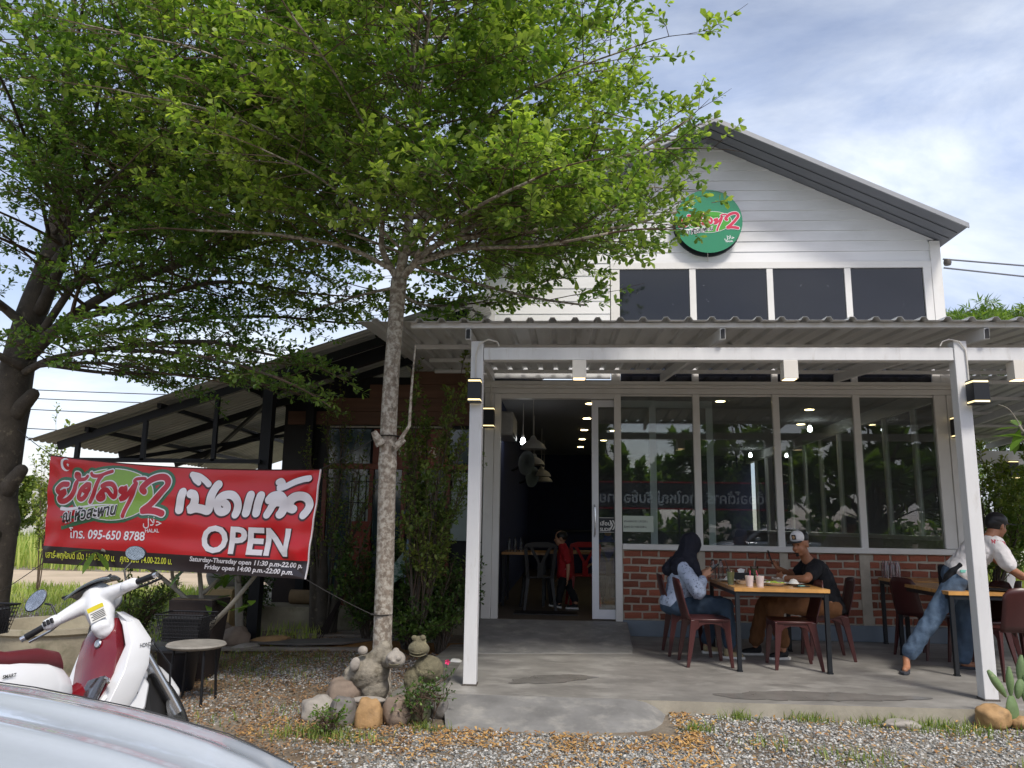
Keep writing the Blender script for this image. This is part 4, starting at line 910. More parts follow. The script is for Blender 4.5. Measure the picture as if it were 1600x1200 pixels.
# bamboo
m_culm = M('bamboo_culm', '#5b6136', .5, var=.2)
m_bleaf = M('bamboo_leaf', '#4e6b30', .5, var=.2, attr='#9bb056', trans=.35)
def bamboo(label, x, y, h, nc, seed, leafL=.2, spread=1.0):
    t = thing('bamboo_clump', label, 'bamboo', (x, y, GZ), 0, None); C = Crown(seed); rl = random.Random(seed)
    for k in range(nc):
        a = rl.uniform(0, 6.28); r_ = rl.uniform(.5, 1.8)*spread; hh = h*rl.uniform(.65, 1)
        b = Vector((x+rl.uniform(-.3, .3), y+rl.uniform(-.3, .3), 0)); top = b+Vector((math.cos(a)*r_, math.sin(a)*r_, hh)); tip = top+Vector((math.cos(a)*r_*.9, math.sin(a)*r_*.9, -hh*.12))
        c = [Vector(q) for q in catmull([b, b+(top-b)*.5+Vector((0, 0, hh*.06)), top, tip], 7)]
        MB().tube(c, list(np.linspace(.03, .006, len(c))), 6).build('culm', m_culm, t, smooth=True)
        for i in range(3, len(c)-1):
            for j in range(7 if i > 7 else 5):
                aa = rl.uniform(0, 6.28); d = Vector((math.cos(aa), math.sin(aa), rl.uniform(-.5, .3)))
                C.branch(c[i]+(c[i+1]-c[i])*rl.random(), d, rl.uniform(.3, .9), .005, tw=.16, twL=.28, droop=-.18, n=4)
    C.build(t, m_bleaf, m_twig, L=leafL, wd=.15, simple=True)
bamboo('tall bamboo clump behind the right corner of the shop', 8.4, 18.5, 7.2, 9, 61)
bamboo('bamboo clump right of the terrace post', 11.2, 19, 7.0, 9, 62)
bamboo('bamboo clump seen through the right hand windows', 8.6, 22.5, 5.5, 7, 63, spread=.8)
bamboo('bamboo clump far right by the frame edge', 13.6, 20, 6.8, 8, 64)
shrub('garden_tree', 'small green tree seen through the side windows of the shop', (7.2, 14.0, GZ), [((7.2+rr.uniform(-1, 1), 14+rr.uniform(-1, 1), rr.uniform(1.6, 3.0)), .03) for _ in range(12)], m_dry, m_bark2, L=.1, nleaf=6, seed=70, cat='tree', dens=.2, twL=.4)
# trees across the street, seen in the glass
def far_tree(label, x, y, h, r, seed, nl=15, tw=.35):
    t = thing('street_tree', label, 'tree', (x, y, GZ)); C = Crown(seed); rl = random.Random(seed); P = []
    for k in range(nl):
        a = rl.uniform(0, 6.28); rr_ = r*rl.uniform(.4, 1); q = Vector((x+math.cos(a)*rr_, y+math.sin(a)*rr_, h*rl.uniform(.45, 1)))
        C.limb([(x, y, h*.2), (x+math.cos(a)*rr_*.4, y+math.sin(a)*rr_*.4, (h*.2+q.z)/2), q], .12, .03, sub=.5, subL=r*.5, start=.2, parts=P, n=5, tw=tw, twL=.8, up=.2)
    MB().tube([(x, y, 0), (x, y, h*.25)], [.3, .2], 8).build('trunk', m_bark2, t, smooth=True); limbs_out(t, P, m_bark2); C.build(t, m_leafd, m_twig, L=.5, wd=.5, simple=True)
far_tree('broad tree across the street behind the sign', 3.2, -22, 5.8, 3.2, 81); far_tree('second tree across the street', 9.5, -22, 6.2, 3.5, 82); far_tree('third tree across the street at the left', -3.5, -21, 5, 3.5, 83); far_tree('roadside tree behind the camera to the right', 9.3, -4, 6.5, 2.6, 84, 9, .9)

th_ = thing('reflection_fill_hedge', 'dark hedge added behind the camera to fill the bright gap in window reflections', 'hedge', (3, -17.5, GZ)); C = Crown(99); rl = random.Random(99)  # added to cover bright sky under the trees in window reflections
for k in range(420):
    p = Vector((rl.uniform(-16, 22), -17.5+rl.uniform(-.8, .8), rl.uniform(.1, 1.3))); C.twig(p, Vector((rl.uniform(-1, 1), rl.uniform(-1, 1), rl.uniform(0, 1))), 1.0, step=.2, n=6)
C.build(th_, m_leafd, m_twig, L=.5, wd=.55, simple=True)
# ------------------------------------------------------------------ banner and round sign
LOGO = [[(254,255),(196,260),(141,292),(123,321),(168,345),(235,323),(196,359),(144,395),(165,418),(239,411),(308,370),(348,307),(353,251),(358,231)],[(372,185),(334,172),(337,148),(373,147),(386,172),(363,198),(414,196),(465,184),(488,160)],[(532,237),(491,240),(454,275),(477,301),(527,286),(517,238),(444,276),(414,334),(412,370),(450,381),(492,344),(518,294)],[(531,128),(548,145),(594,149),(654,137),(712,111),(779,88)],[(664,138),(638,180),(615,247),(592,313),(569,363),(555,396)],[(695,237),(748,213),(808,212),(849,246),(857,295),(837,332),(800,315),(755,273),(705,281),(664,320),(642,354),(679,365),(712,345),(706,317)],[(961,247),(926,247),(912,273),(950,280),(974,230),(966,287),(936,326),(913,349),(966,332),(1019,276),(1061,216),(1080,192)],[(1083,198),(1066,265),(1035,332),(1003,399),(980,457),(966,506)],[(1089,186),(1060,165),(1072,146),(1110,137),(1149,133),(1173,135)],[(1187,258),(1160,235),(1185,192),(1246,139),(1319,110),(1385,107),(1427,138),(1433,187),(1392,246),(1334,315),(1265,384),(1207,428),(1195,443),(1271,436),(1349,440),(1423,458)]]
SWOOSH = [(183,486),(289,486),(443,460),(594,429),(745,411),(865,404)]
THAI = [[(1625,243),(1613,313),(1604,412)],[(1712,253),(1750,263),(1767,297),(1764,335),(1748,373),(1720,406),(1776,390),(1840,395),(1900,408),(1917,384),(1926,328),(1941,244),(1968,178),(1988,154)],[(1689,68),(1726,116),(1777,147)],[(1689,68),(1769,82),(1836,117),(1885,155)],[(2064,319),(2102,350),(2100,396),(2051,416),(2011,390),(2004,335),(2033,278),(2085,251),(2152,253),(2203,294),(2220,346),(2213,402),(2202,434)],[(2343,247),(2325,335),(2311,417)],[(2449,250),(2429,332),(2421,414)],[(2537,289),(2571,252),(2638,245),(2684,283),(2695,337),(2680,400),(2665,422)],[(2682,314),(2618,312),(2583,338),(2560,384),(2537,428)],[(2603,120),(2629,111),(2642,138),(2618,175),(2675,161),(2756,120),(2838,94),(2898,85)],[(2772,371),(2741,354),(2743,300),(2785,260),(2851,250),(2912,281),(2935,334),(2919,387),(2891,423)]]
LW = [.052, .036, .046, .034, .046, .048, .044, .044, .032, .064]
def vin(n, c, **k): return M(n, c, .34, var=.04, scale=2, coat=.15, **k)
v_red = vin('vinyl_red', '#c3161f'); v_blk = vin('vinyl_black', '#2b2226'); v_wht = vin('vinyl_white', '#e6e3e6'); v_grn = vin('vinyl_dark_green', '#2f6a48')
v_lime = vin('vinyl_lime', '#86ae3c'); v_logo = vin('vinyl_crimson', '#b5122a'); v_ink = vin('vinyl_ink', '#0c0b0d'); v_yel = vin('vinyl_yellow', '#dbe04a'); v_shadow = vin('vinyl_shadow', '#3a1016')
# parts of the print in print coordinates (mm across, mm down), built through a placing function
def strokes(lst, ws, grow, place, layer, name, mat, parent):
    mb = MB()
    for s_, w in zip(lst, ws):
        vs, fs = ribbon([(a/1000, b/1000) for a, b in s_], w+grow)
        mb.add([place(a, b, layer+l*.0006) for a, b, l in vs], fs)
    return mb.build(name, mat, parent, kind='stuff')
def disc(cx, cy, rx, ry, rot, place, layer, name, mat, parent, n=48):
    c, s_ = math.cos(rot), math.sin(rot); mb = MB(); rings = 5
    vs = [place(cx, cy, layer)]
    for k in range(1, rings+1):
        for i in range(n):
            a = 2*math.pi*i/n; x, y = rx*math.cos(a)*k/rings, ry*math.sin(a)*k/rings; vs.append(place(cx+x*c-y*s_, cy+x*s_+y*c, layer))
    fs = [(0, 1+i, 1+(i+1) % n) for i in range(n)]+[(1+(k-1)*n+i, 1+k*n+i, 1+k*n+(i+1) % n, 1+(k-1)*n+(i+1) % n) for k in range(1, rings) for i in range(n)]
    return mb.add(vs, fs).build(name, mat, parent)
def words(body, p0, p1, size, place, layer, name, mat, parent, off=.0, shear=0, ysc=1.0, extra=None):
    # text fitted between two baseline points (print metres, y down)
    vs, fs = text_geo(body, 1, off/size, shear); xm = max(a for a, b in vs); x0 = min(a for a, b in vs)
    d = np.array(p1)-np.array(p0); L_ = np.hypot(*d); d = d/L_; nrm = np.array([d[1], -d[0]])
    out = [place(*(np.array(p0)+d*(a-x0)/(xm-x0)*L_+nrm*b*size*ysc), layer) for a, b in vs]
    return MB().add(out, fs).build(name, mat, parent, kind='stuff')
def crescent(cx, cy, r, place, layer, mat, parent):
    mb = MB(); n = 28; a0 = R(42); o = []
    for i in range(n+1):
        a = a0+(2*math.pi-2*a0)*i/n; o.append((cx+r*math.cos(a), cy+r*math.sin(a)))
    ix, ir = cx+r*.30, r*.80; inn = []
    for i in range(n+1):
        b0 = math.atan2(o[0][1]-cy, o[0][0]-ix); a = b0+(2*math.pi-2*b0)*i/n; inn.append((ix+ir*math.cos(a), cy+ir*math.sin(a)))
    vs = [place(*p, layer) for q in zip(o, inn) for p in q]; mb.add(vs, [(2*i, 2*i+1, 2*i+3, 2*i+2) for i in range(n)]).build('crescent_print', mat, parent)
    st = [(cx+r*.52+r*.34*(1 if i % 2 == 0 else .42)*math.cos(R(-90+36*i+8)), cy+r*.34*(1 if i % 2 == 0 else .42)*math.sin(R(-90+36*i+8))) for i in range(10)]
    MB().add([place(*p, layer) for p in st], [tuple(range(10))]).build('star_print', mat, parent)
def logo(place, parent, green, red, halo=True):
    base = .002
    if halo:
        strokes(LOGO, LW, .085, place, base, 'logo_halo', green, parent)
        disc(.809, .308, .515, .278, R(-4), place, base+.0012, 'logo_halo_disc', green, parent)
        vs, fs = ribbon([(.20, .62), (.40, .585), (.62, .55)], .13, .05); MB().add([place(a, b, base+.0004) for a, b, l in vs], fs[:-2]).build('logo_halo_tail', green, parent)
    disc(.809, .308, .488, .252, R(-4), place, base+.0024, 'logo_rim', v_wht, parent)
    disc(.809, .308, .478, .243, R(-4), place, base+.0035, 'logo_oval', v_lime if halo else vin('sign_bright_green', '#3f9a22'), parent)
    vs, fs = ribbon([(a/1000, b/1000) for a, b in SWOOSH], .036, .004); MB().add([place(a, b, base+.0045+l*.0004) for a, b, l in vs], fs).build('logo_swoosh', v_wht, parent, kind='stuff')
    strokes(LOGO, LW, .024, place, base+.0055, 'logo_outline', v_wht, parent)
    strokes(LOGO, LW, 0, place, base+.0085, 'logo_letters', red, parent)
    words('ณ หัวสะพาน', (.232, .612), (.905, .49), .15, place, base+.0085, 'small_lettering_outline', v_wht, parent, off=.013, shear=.3)
    words('ณ หัวสะพาน', (.238, .612), (.900, .49), .15, place, base+.0105, 'small_lettering', v_ink, parent, off=.0035, shear=.3)
def halal(place, parent, x, y, w, layer=.0018):
    words('\ufedd\ufefc\ufea3', (x, y), (x+w, y-.01), .11*w/.2, place, layer, 'arabic_lettering', v_wht, parent, off=.001)
    words('HALAL', (x+w*.12, y+.06*w/.2), (x+w*.86, y+.052*w/.2), .047*w/.2, place, layer, 'halal_lettering', v_wht, parent, off=.001)
bn = thing('banner', 'large red vinyl opening banner strung between two tree trunks', 'banner', (-3.6, 6.95, GZ))
B4 = [np.array(v) for v in [(-5.039, 7.3, 2.096), (-2.095, 6.6, 1.94), (-4.99, 7.3, 1.056), (-2.171, 6.6, 1.009)]]
BNn = np.cross(B4[1]-B4[0], B4[2]-B4[0]); BNn /= np.linalg.norm(BNn); BNn *= -1 if BNn[1] > 0 else 1
def bplace(u, v, h=0):
    s_, t_ = u/3, v
    p = (1-s_)*(1-t_)*B4[0]+s_*(1-t_)*B4[1]+(1-s_)*t_*B4[2]+s_*t_*B4[3]-np.array([0, 0, .2*s_*(1-s_)*(1-t_)])
    # tension folds running out of the tied corners, shallow ripples elsewhere
    du, dv = 3-u, v; r_ = math.hypot(du, dv)+.05; a_ = math.atan2(dv, du)
    f = .011*math.sin(a_*10)*math.exp(-r_*.75)*min(1, r_*3)
    du2, r2 = u, math.hypot(u, v)+.05; f += .010*math.sin(math.atan2(v, u+.01)*9)*math.exp(-r2*1.3)*min(1, r2*3)
    r3 = math.hypot(u, 1-v)+.05; f += .010*math.sin(math.atan2(1-v, u+.01)*8)*math.exp(-r3*1.2)*min(1, r3*3)
    r5 = math.hypot(3-u, 1-v)+.05; f += .012*math.sin(math.atan2(1-v, 3-u+.01)*8)*math.exp(-r5*1.0)*min(1, r5*3)
    f += .006*math.sin(v*23+u*1.3+1.5*math.sin(u*2.1))+.004*math.sin(u*7+v*9)+.03*math.sin(math.pi*s_)*math.sin(math.pi*t_)
    return tuple(p+BNn*(f+h))
mb = MB(); mb.grid(lambda a, b: bplace(3*a, b*.84), 130, 42).build('red_sheet', v_red, bn, smooth=True, sharp=180)
mb = MB(); mb.grid(lambda a, b: bplace(3*a, .84+b*.16), 130, 10).build('black_strip', v_blk, bn, smooth=True, sharp=180)
bk = MB().grid(lambda a, b: bplace(3*a, b, -.008), 130, 50).build('banner_back', M('vinyl_back', '#b9b4b0', .6), bn, smooth=True, sharp=180)
MB().tube([bplace(u, 0.003, .003) for u in np.linspace(0, 3, 40)], .005, 5).build('top_hem', v_shadow, bn)
MB().tube([bplace(2.995, v, .003) for v in np.linspace(0, 1, 14)], .006, 5).build('side_hem', v_wht, bn)
logo(bplace, bn, v_grn, v_logo)
crescent(.197, .072, .062, bplace, .0028, v_wht, bn)
halal(bplace, bn, 1.212, .585, .215)
words('โทร. 095-650 8788', (.315, .751), (1.243, .726), .118, bplace, .005, 'phone_lettering', v_wht, bn, off=.0022)
w_ = [.088, .085, .05, .06, .08, .085, .085, .08, .075, .06, .082]
strokes([[(a-6, b+8) for a, b in s_] for s_ in THAI], w_, .022, bplace, .003, 'big_lettering_shadow', v_shadow, bn)
strokes(THAI, w_, 0, bplace, .0085, 'big_lettering', v_wht, bn)
words('OPEN', (1.885, .800), (2.80, .806), .345, bplace, .0022, 'open_lettering_shadow', v_shadow, bn, off=.02)
words('OPEN', (1.878, .794), (2.79, .798), .345, bplace, .006, 'open_lettering', v_wht, bn, off=.0105)
words('เสาร์-พฤหัสบดี เปิด 11.30-22.00 น.   ศุกร์ เปิด 14.00-22.00 น.', (.045, .946), (1.562, .937), .085, bplace, .005, 'yellow_hours_lettering', v_yel, bn, off=.0012, shear=.15)
words('Saturday-Thursday open 11:30 p.m-22.00 p.', (1.768, .893), (2.95, .903), .062, bplace, .005, 'hours_lettering', v_wht, bn, off=.0016, shear=.2)
words('Friday open 14:00 p.m.-22:00 p.m.', (1.928, .960), (2.87, .966), .062, bplace, .005, 'hours_lettering', v_wht, bn, off=.0016, shear=.2)
m_string = M('dark_cord', '#2c2a28', .8)
for i, (p, q) in enumerate(((bplace(0, 0), (-5.46, 7.35, 2.36)), (bplace(0, 1), (-5.5, 7.33, .72)), (bplace(3, 0), (-1.56, 6.45, 2.22)), (bplace(3, 1), (-1.55, 6.45, .75)))):
    MB().tube(wire(p, q, .01), .004, 5).build('tie_cord', m_string, bn)
for z_ in (2.22, .75): MB().lathe([(.088, -.004), (.094, 0), (.088, .004)], 18, (-1.487, 6.5, z_)).build('cord_loop', m_string, bn)
# round sign
sg = thing('round_sign', 'round green lightbox sign with crescent and red Thai lettering on the gable', 'sign', (1.933, FY-.02, 5.52))
RX = Matrix.Rotation(R(90), 4, 'X')
SY = FY-.15
MB().lathe([(.0, 0), (.448, 0), (.455, -.01), (.455, -.11), (.44, -.12), (0, -.12)], 56, (1.933, FY-.027, 5.52), Matrix.Rotation(R(-90), 4, 'X') @ Matrix.Scale(-1, 4, (0, 0, 1))).build('sign_case', M('sign_case', '#34373b', .4, .2), sg, smooth=True)
def splace(x, y, h=0): return (1.933+x, SY-.004-h*.7, 5.52-y)
disc(0, 0, .445, .445, 0, splace, 0, 'sign_face', M('sign_green', '#1d7f57', .3, var=.03, coat=.2), sg)
k_ = .60
def slogo(u, v, h=0): return splace((u-.789)*k_+.0, (v-.30)*k_+.01, h)
logo(slogo, sg, v_grn, vin('sign_crimson', '#c22348'), halo=False)
crescent(-.23, -.235, .062, splace, .0012, v_wht, sg)
halal(splace, sg, .20, .26, .13)
# ------------------------------------------------------------------ dining furniture
TZ = .15+.775
def dining_table(lab, x0, x1, y0, y1, group='wooden tables with black steel frames'):
    t = thing('dining_table', lab, 'table', ((x0+x1)/2, (y0+y1)/2, .15), 0, group)
    n = 5; w = (y1-y0)/n; xs_ = x0
    for i in range(n):
        a = y0+i*w; cuts = sorted([x0, x1]+[x0+(x1-x0)*(k+rnd.uniform(.25, .75))/3 for k in range(3)])
        for p, q in zip(cuts[:-1], cuts[1:]): MB().box(p+.0006, q-.0006, a+.0006, a+w-.0006, TZ-.034, TZ+rnd.uniform(-.0004, .0004)).build('board', m_wood, t)
    for x in (x0+.012, x1-.052):
        for y in (y0+.012, y1-.052):
            box('leg', m_black, t, x, x+.04, y, y+.04, .165, TZ-.036, bevel=.003); box('foot_plate', m_black, t, x-.004, x+.044, y-.004, y+.044, .152, .164)
    for y in (y0+.014, y1-.05): box('rail', m_black, t, x0+.054, x1-.054, y, y+.035, TZ-.075, TZ-.036)
    for x in (x0+.014, x1-.05): box('rail', m_black, t, x, x+.035, y0+.054, y1-.054, TZ-.075, TZ-.036)
    return t
dining_table('wooden topped table with plates and drinks where the couple sits', 1.65, 2.55, 7.78, 9.15)
dining_table('wooden topped table the waiter leans over at the right edge', 3.68, 4.58, 7.86, 9.1)
dining_table('wooden table against the brick wall behind the waiter', 3.84, 4.7, 9.25, 9.95)
def chair_parts(t, mat):
    mb = MB()
    # seat pan with a rounded front lip
    ring = lambda z, g: [(x, y, z) for x, y in [(-.19-g, -.17-g), (-.19-g, .17+g), (-.15, .2+g), (.17, .21+g), (.21+g, .18), (.225+g, 0), (.21+g, -.18), (.17, -.21-g), (-.15, -.2-g)]]
    mb.loft([ring(.43, -.005), ring(.452, 0), ring(.458, -.012), ring(.452, -.05)]).build('seat', mat, t, world=False, smooth=True, bevel=.004)
    rows = []
    for k in range(8):
        s_ = k/7; z = .44+.40*s_; x = -.185-.095*s_-.01*math.sin(s_*3); w = .185-.012*s_-(.05 if k == 7 else 0)
        rows.append([(x+.028*(1-(2*j/8-1)**2)*-1, w*(2*j/8-1), z+(.0 if k < 6 else -.012*abs(2*j/8-1)**3)) for j in range(9)])
    b_ = MB(); b_.add([v for r_ in rows for v in r_], [(i*9+j, i*9+j+1, (i+1)*9+j+1, (i+1)*9+j) for i in range(7) for j in range(8)])
    b_.build('backrest', mat, t, world=False, smooth=True, solid=.012)
    for sx in (1, -1):
        for sy in (1, -1):
            top = (.18 if sx > 0 else -.165, .165*sy); bot = (.215 if sx > 0 else -.235, .205*sy)
            a, b = .052, .026
            r_ = lambda c, h, z: [(c[0]-h*sx*.9, c[1]-h*sy*.1, z), (c[0]+h*sx*.3, c[1]-h*sy*.1+0, z), (c[0]+h*sx*.3, c[1]+h*sy*.45, z), (c[0]-h*sx*.9, c[1]+h*sy*.45, z)]
            MB().loft([r_(top, a+.02, .445), r_(((top[0]*3+bot[0])/4, (top[1]*3+bot[1])/4), a, .345), r_(bot, b, 0)]).build('leg', mat, t, world=False, bevel=.005)
    for sy in (1, -1):
        pts = [(-.13, .435), (.15, .435), (.15, .345), (.11, .39), (.05, .408), (-.03, .408), (-.09, .39), (-.13, .345)]
        MB().prism(pts, 1, .183*sy-.006, .183*sy+.006).build('side_apron', mat, t, world=False)
    pts = [(-.14, .435), (.14, .435), (.14, .34), (.10, .385), (.04, .405), (-.04, .405), (-.10, .385), (-.14, .34)]
    MB().prism(pts, 0, .196, .208).build('front_apron', mat, t, world=False)
    return t
ch0 = chair_parts(thing('plastic_chair', 'maroon plastic chair nearest the camera at the left end of the couple\'s table', 'chair', (1.43, 8.17, .15), R(4), 'maroon plastic chairs on the terrace'), m_maroon)
CH = [((1.34, 8.78), R(2), 'maroon plastic chair the woman in the dark headscarf sits on'), ((2.27, 8.13), R(178), 'empty maroon plastic chair tucked under the right end of the couple\'s table'), ((2.80, 8.75), R(176), 'maroon plastic chair the man in the cap sits on'),
      ((3.93, 9.0), R(25), 'maroon plastic chair before the table at the brick wall, left of the waiter'), ((4.5, 8.75), R(160), 'maroon plastic chair behind the right porch post'), ((4.22, 7.86), R(88), 'maroon plastic chair tucked under the near side of the waiter\'s table'), ((4.25, 8.5), R(-170), 'maroon plastic chair half hidden behind the waiter\'s legs')]
for (x, y), rz, lab in CH: copy_tree(ch0, None, (x, y, .15), rz, lab)
# things on the couple's table
m_cer = M('white_ceramic', '#dfe0da', .25, var=.03); m_rice = M('steamed_rice', '#e8e6dc', .8, bump=.002, bscale=120); m_pink = M('pink_plastic', '#d98a9c', .4); m_pinkstraw = M('pink_straw', '#d3506a', .4); m_green = M('salad_green', '#9db53c', .6, var=.4, scale=30)
m_cup = M('pale_pink_cup', '#ddd3e0', .35, trans=.3, var=.03); m_tea = M('green_milk_drink', '#b9c795', .5, var=.1, scale=30, trans=.3); m_clear = glass_mat('clear_cup', (.93, .96, .94), 1.5, .06)
m_sauce = M('brown_sauce', '#5a3a20', .35, var=.3, scale=30)
def T_(name, lab, cat, x, y, z=TZ, grp=None, rz=0): return thing(name, lab, cat, (x, y, z), rz, grp)
def dish(name, lab, cat, x, y, r, h, food=None, fm=None, rz=0):
    t = T_(name, lab, cat, x, y); k = .008 if h < .04 else .02
    MB().lathe([(0, .001), (r*.5, .001), (r*.55, .004), (r*.85, h*.8), (r, h), (r-.006, h), (r*.8, h*.75), (r*.5, .008), (0, .008)], 28).build('bowl_body', m_cer, t, world=False, smooth=True)
    if food == 'mound':
        MB().lathe([(r*.55, h*.5), (r*.5, h*1.2), (r*.32, h*1.2+.03), (0, h*1.2+.042)], 16).build('food', fm, t, world=False, smooth=True)
    elif food:
        mb = MB(); rl = random.Random(int(x*1000))
        for i in range(26):
            a, q = rl.uniform(0, 6.28), r*.75*math.sqrt(rl.random()); c = Vector((q*math.cos(a), q*math.sin(a), h*.8+rl.uniform(0, .014))); d = Vector((rl.uniform(-1, 1), rl.uniform(-1, 1), rl.uniform(-.3, .3)))*.018
            mb.bar(c-d, c+d, .012, .006)
        mb.build('food', fm, t, world=False, kind='stuff')
    return t
dish('rice_plate', 'white plate with rice mound before the woman', 'plate', 1.78, 8.62, .115, .02, 'mound', m_rice)
dish('soup_bowl', 'small white bowl behind the two pink cups', 'bowl', 1.83, 8.27, .075, .04, 'bits', m_sauce)
dish('salad_plate', 'deep white plate of yellow green salad right of the pink cups', 'plate', 2.12, 8.12, .125, .035, 'bits', m_green)
dish('rice_bowl', 'white bowl in front of the man', 'bowl', 2.3, 8.6, .09, .045, 'bits', m_rice)
dish('bread_plate', 'white plate with folded napkin near the man\'s elbow', 'plate', 2.36, 8.3, .10, .018, 'mound', m_rice)
dish('side_dish', 'dark filled serving dish in the middle of the table', 'dish', 2.05, 8.62, .13, .03, 'bits', M('dark_food', '#20221a', .5, var=.5, scale=30))
def straw(t, x0, z0, x1, z1, mat): MB().tube([(x0, 0, z0), (x1, .01, z1)], .004, 6).build('straw', mat, t, world=False)
for i, (x, y, lab) in enumerate(((1.845, 7.99, 'left one of the two pale pink cups with pink straws'), (1.945, 7.985, 'right one of the two pale pink cups with pink straws'))):
    t = T_('pink_cup', lab, 'cup', x, y, grp='two pale pink cups side by side')
    MB().lathe([(0, .001), (.032, .001), (.036, .05), (.037, .053), (.042, .1), (.0425, .103), (.039, .103), (.035, .055), (.03, .006), (0, .006)], 24).build('cup_body', m_cup, t, world=False, smooth=True)
    MB().lathe([(0, .085), (.037, .085)], 20).build('drink', m_pink, t, world=False); straw(t, .005*(1-2*i), .05, .022*(1-2*i)-.01, .155, m_pinkstraw)
for x, y, lab, sx in ((1.70, 8.17, 'tall clear cup of pale green iced drink with black straw, left', -.05), (2.1, 8.85, 'tall clear cup of pale green iced drink with black straw, before the wall', .03)):
    t = T_('iced_drink', lab, 'cup', x, y, grp='tall clear cups of green iced drink')
    MB().lathe([(0, .001), (.028, .001), (.044, .15), (.046, .152), (.044, .154)], 24).build('cup_wall', m_clear, t, world=False, smooth=True)
    MB().lathe([(0, .004), (.026, .004), (.040, .125), (0, .125)], 24).build('drink', m_tea, t, world=False, smooth=True); straw(t, 0, .08, sx, .25, m_blackp)
def pbottle(x, y, lab, z=TZ, mat=None, grp='plastic water bottles on the couple\'s table'):
    t = T_('water_bottle', lab, 'bottle', x, y, z, grp)
    MB().lathe([(0, .001), (.03, .001), (.032, .01), (.03, .05), (.032, .06), (.03, .11), (.032, .13), (.022, .17), (.013, .19), (.013, .2)], 16).build('bottle_body', m_clear, t, world=False, smooth=True)
    MB().lathe([(.014, .196), (.015, .198), (.015, .214), (0, .216)], 14).build('cap', m_blackp, t, world=False)
pbottle(1.68, 9.0, 'left clear water bottle by the wall behind the phone'); pbottle(1.77, 9.02, 'right clear water bottle by the wall behind the phone')
t = T_('phone_on_table', 'phone lying flat with pale cloth near the man\'s elbow', 'phone', 2.36, 8.04, rz=.4); MB().box(-.075, .075, -.037, .037, .001, .01).build('phone_body', m_blackp, t, world=False, bevel=.003); MB().box(-.03, .03, -.02, .02, .0105, .014).build('card', M('teal_card', '#8fd0c4', .5), t, world=False)
t = T_('napkin_box', 'low black tissue box in the middle of the couple\'s table', 'box', 1.93, 8.72); MB().box(-.11, .11, -.06, .06, .001, .09).build('box_body', m_blackp, t, world=False, bevel=.004)
MB().add([(-.03, 0, .09), (.03, .01, .09), (.045, .015, .125), (0, .03, .135), (-.04, .02, .12)], [(0, 1, 2, 3, 4)]).build('tissue', m_cer, t, world=False)
# on the other tables
t = T_('serving_tray', 'black tray the waiter sets down on the right hand table', 'tray', 4.27, 8.05); MB().lathe([(0, .001), (.17, .001), (.19, .016), (.186, .016), (.168, .005), (0, .005)], 28).build('tray_body', m_blackp, t, world=False, smooth=True)
dish('white_plate', 'white plate in the waiter\'s hand over the tray', 'plate', 4.42, 8.0, .09, .02)
t = T_('bottle_pack', 'shrink wrapped pack of water bottles beside the brick wall', 'bottles', 3.95, 9.82, TZ)
for i in range(3):
    for j in range(2): MB().lathe([(0, .001), (.03, .001), (.032, .14), (.014, .19), (.014, .205), (0, .206)], 12, (-.07+.066*i, -.033+.066*j, 0)).build('bottle', glass_mat('pink_clear', (.9, .75, .75), 1.5, .12), t, world=False, smooth=True)
# ------------------------------------------------------------------ inside the shop
FI = .32
def pendant(x, y, z, lab, s=1.0):
    t = thing('pendant_lamp', lab, 'pendant lamp', (x, y, z), 0, 'white bell shaped pendant lamps inside the doorway')
    MB().lathe([(.19*s, 0), (.18*s, .02), (.15*s, .07), (.09*s, .115), (.055*s, .13), (.04*s, .17), (.02, .19), (.0, .19)], 28).build('shade', M('white_enamel', '#b5b6b4', .4, var=.03), t, world=False, smooth=True, solid=.003)
    MB().lathe([(0, -.005), (.028, .005), (.03, .03), (.015, .06)], 14).build('bulb', M('unlit_bulb', '#e8e4d8', .2), t, world=False, smooth=True)
    MB().tube([(0, 0, .19), (0, 0, 3.355-z)], .005, 6).build('cord', m_cable, t, world=False)
pendant(-.43, 11.1, 2.56, 'nearest white bell pendant lamp inside the doorway'); pendant(-.5, 13.3, 2.5, 'second white bell pendant lamp inside the doorway'); pendant(-.42, 15.2, 2.42, 'third white bell pendant lamp inside the doorway'); pendant(-.42, 17.2, 2.42, 'farthest white bell pendant lamp inside the doorway')
def spot(x, y, z, lab):
    t = thing('bulb_lamp', lab, 'lamp', (x, y, z), 0, 'bright white bulbs inside the shop'); MB().lathe([(0, -.05), (.03, -.04), (.042, 0), (.03, .045), (.02, .06)], 16).build('bulb', m_cool, t, world=False, smooth=True)
    MB().lathe([(.02, .061), (.022, .1), (.01, .11), (.006, 3.355-z)], 10).build('holder', m_white, t, world=False, smooth=True)
spot(-.62, 11.9, 2.75, 'bright bulb under the air conditioner near the doorway'); spot(4.3, 13.7, 3.2, 'bright bulb on the ceiling behind the third front window'); spot(4.5, 18.9, 3.2, 'bright bulb far back behind the second front window')
t = thing('air_conditioner', 'white wall air conditioner high inside the doorway at the left', 'air conditioner', (-.93, 11.2, 2.72))
box('unit_body', M('ac_plastic', '#a9aaa8', .4), t, -.935, -.70, 10.75, 11.65, 2.72, 3.06, bevel=.03); box('outlet_slot', m_blackp, t, -.74, -.697, 10.8, 11.6, 2.735, 2.765)
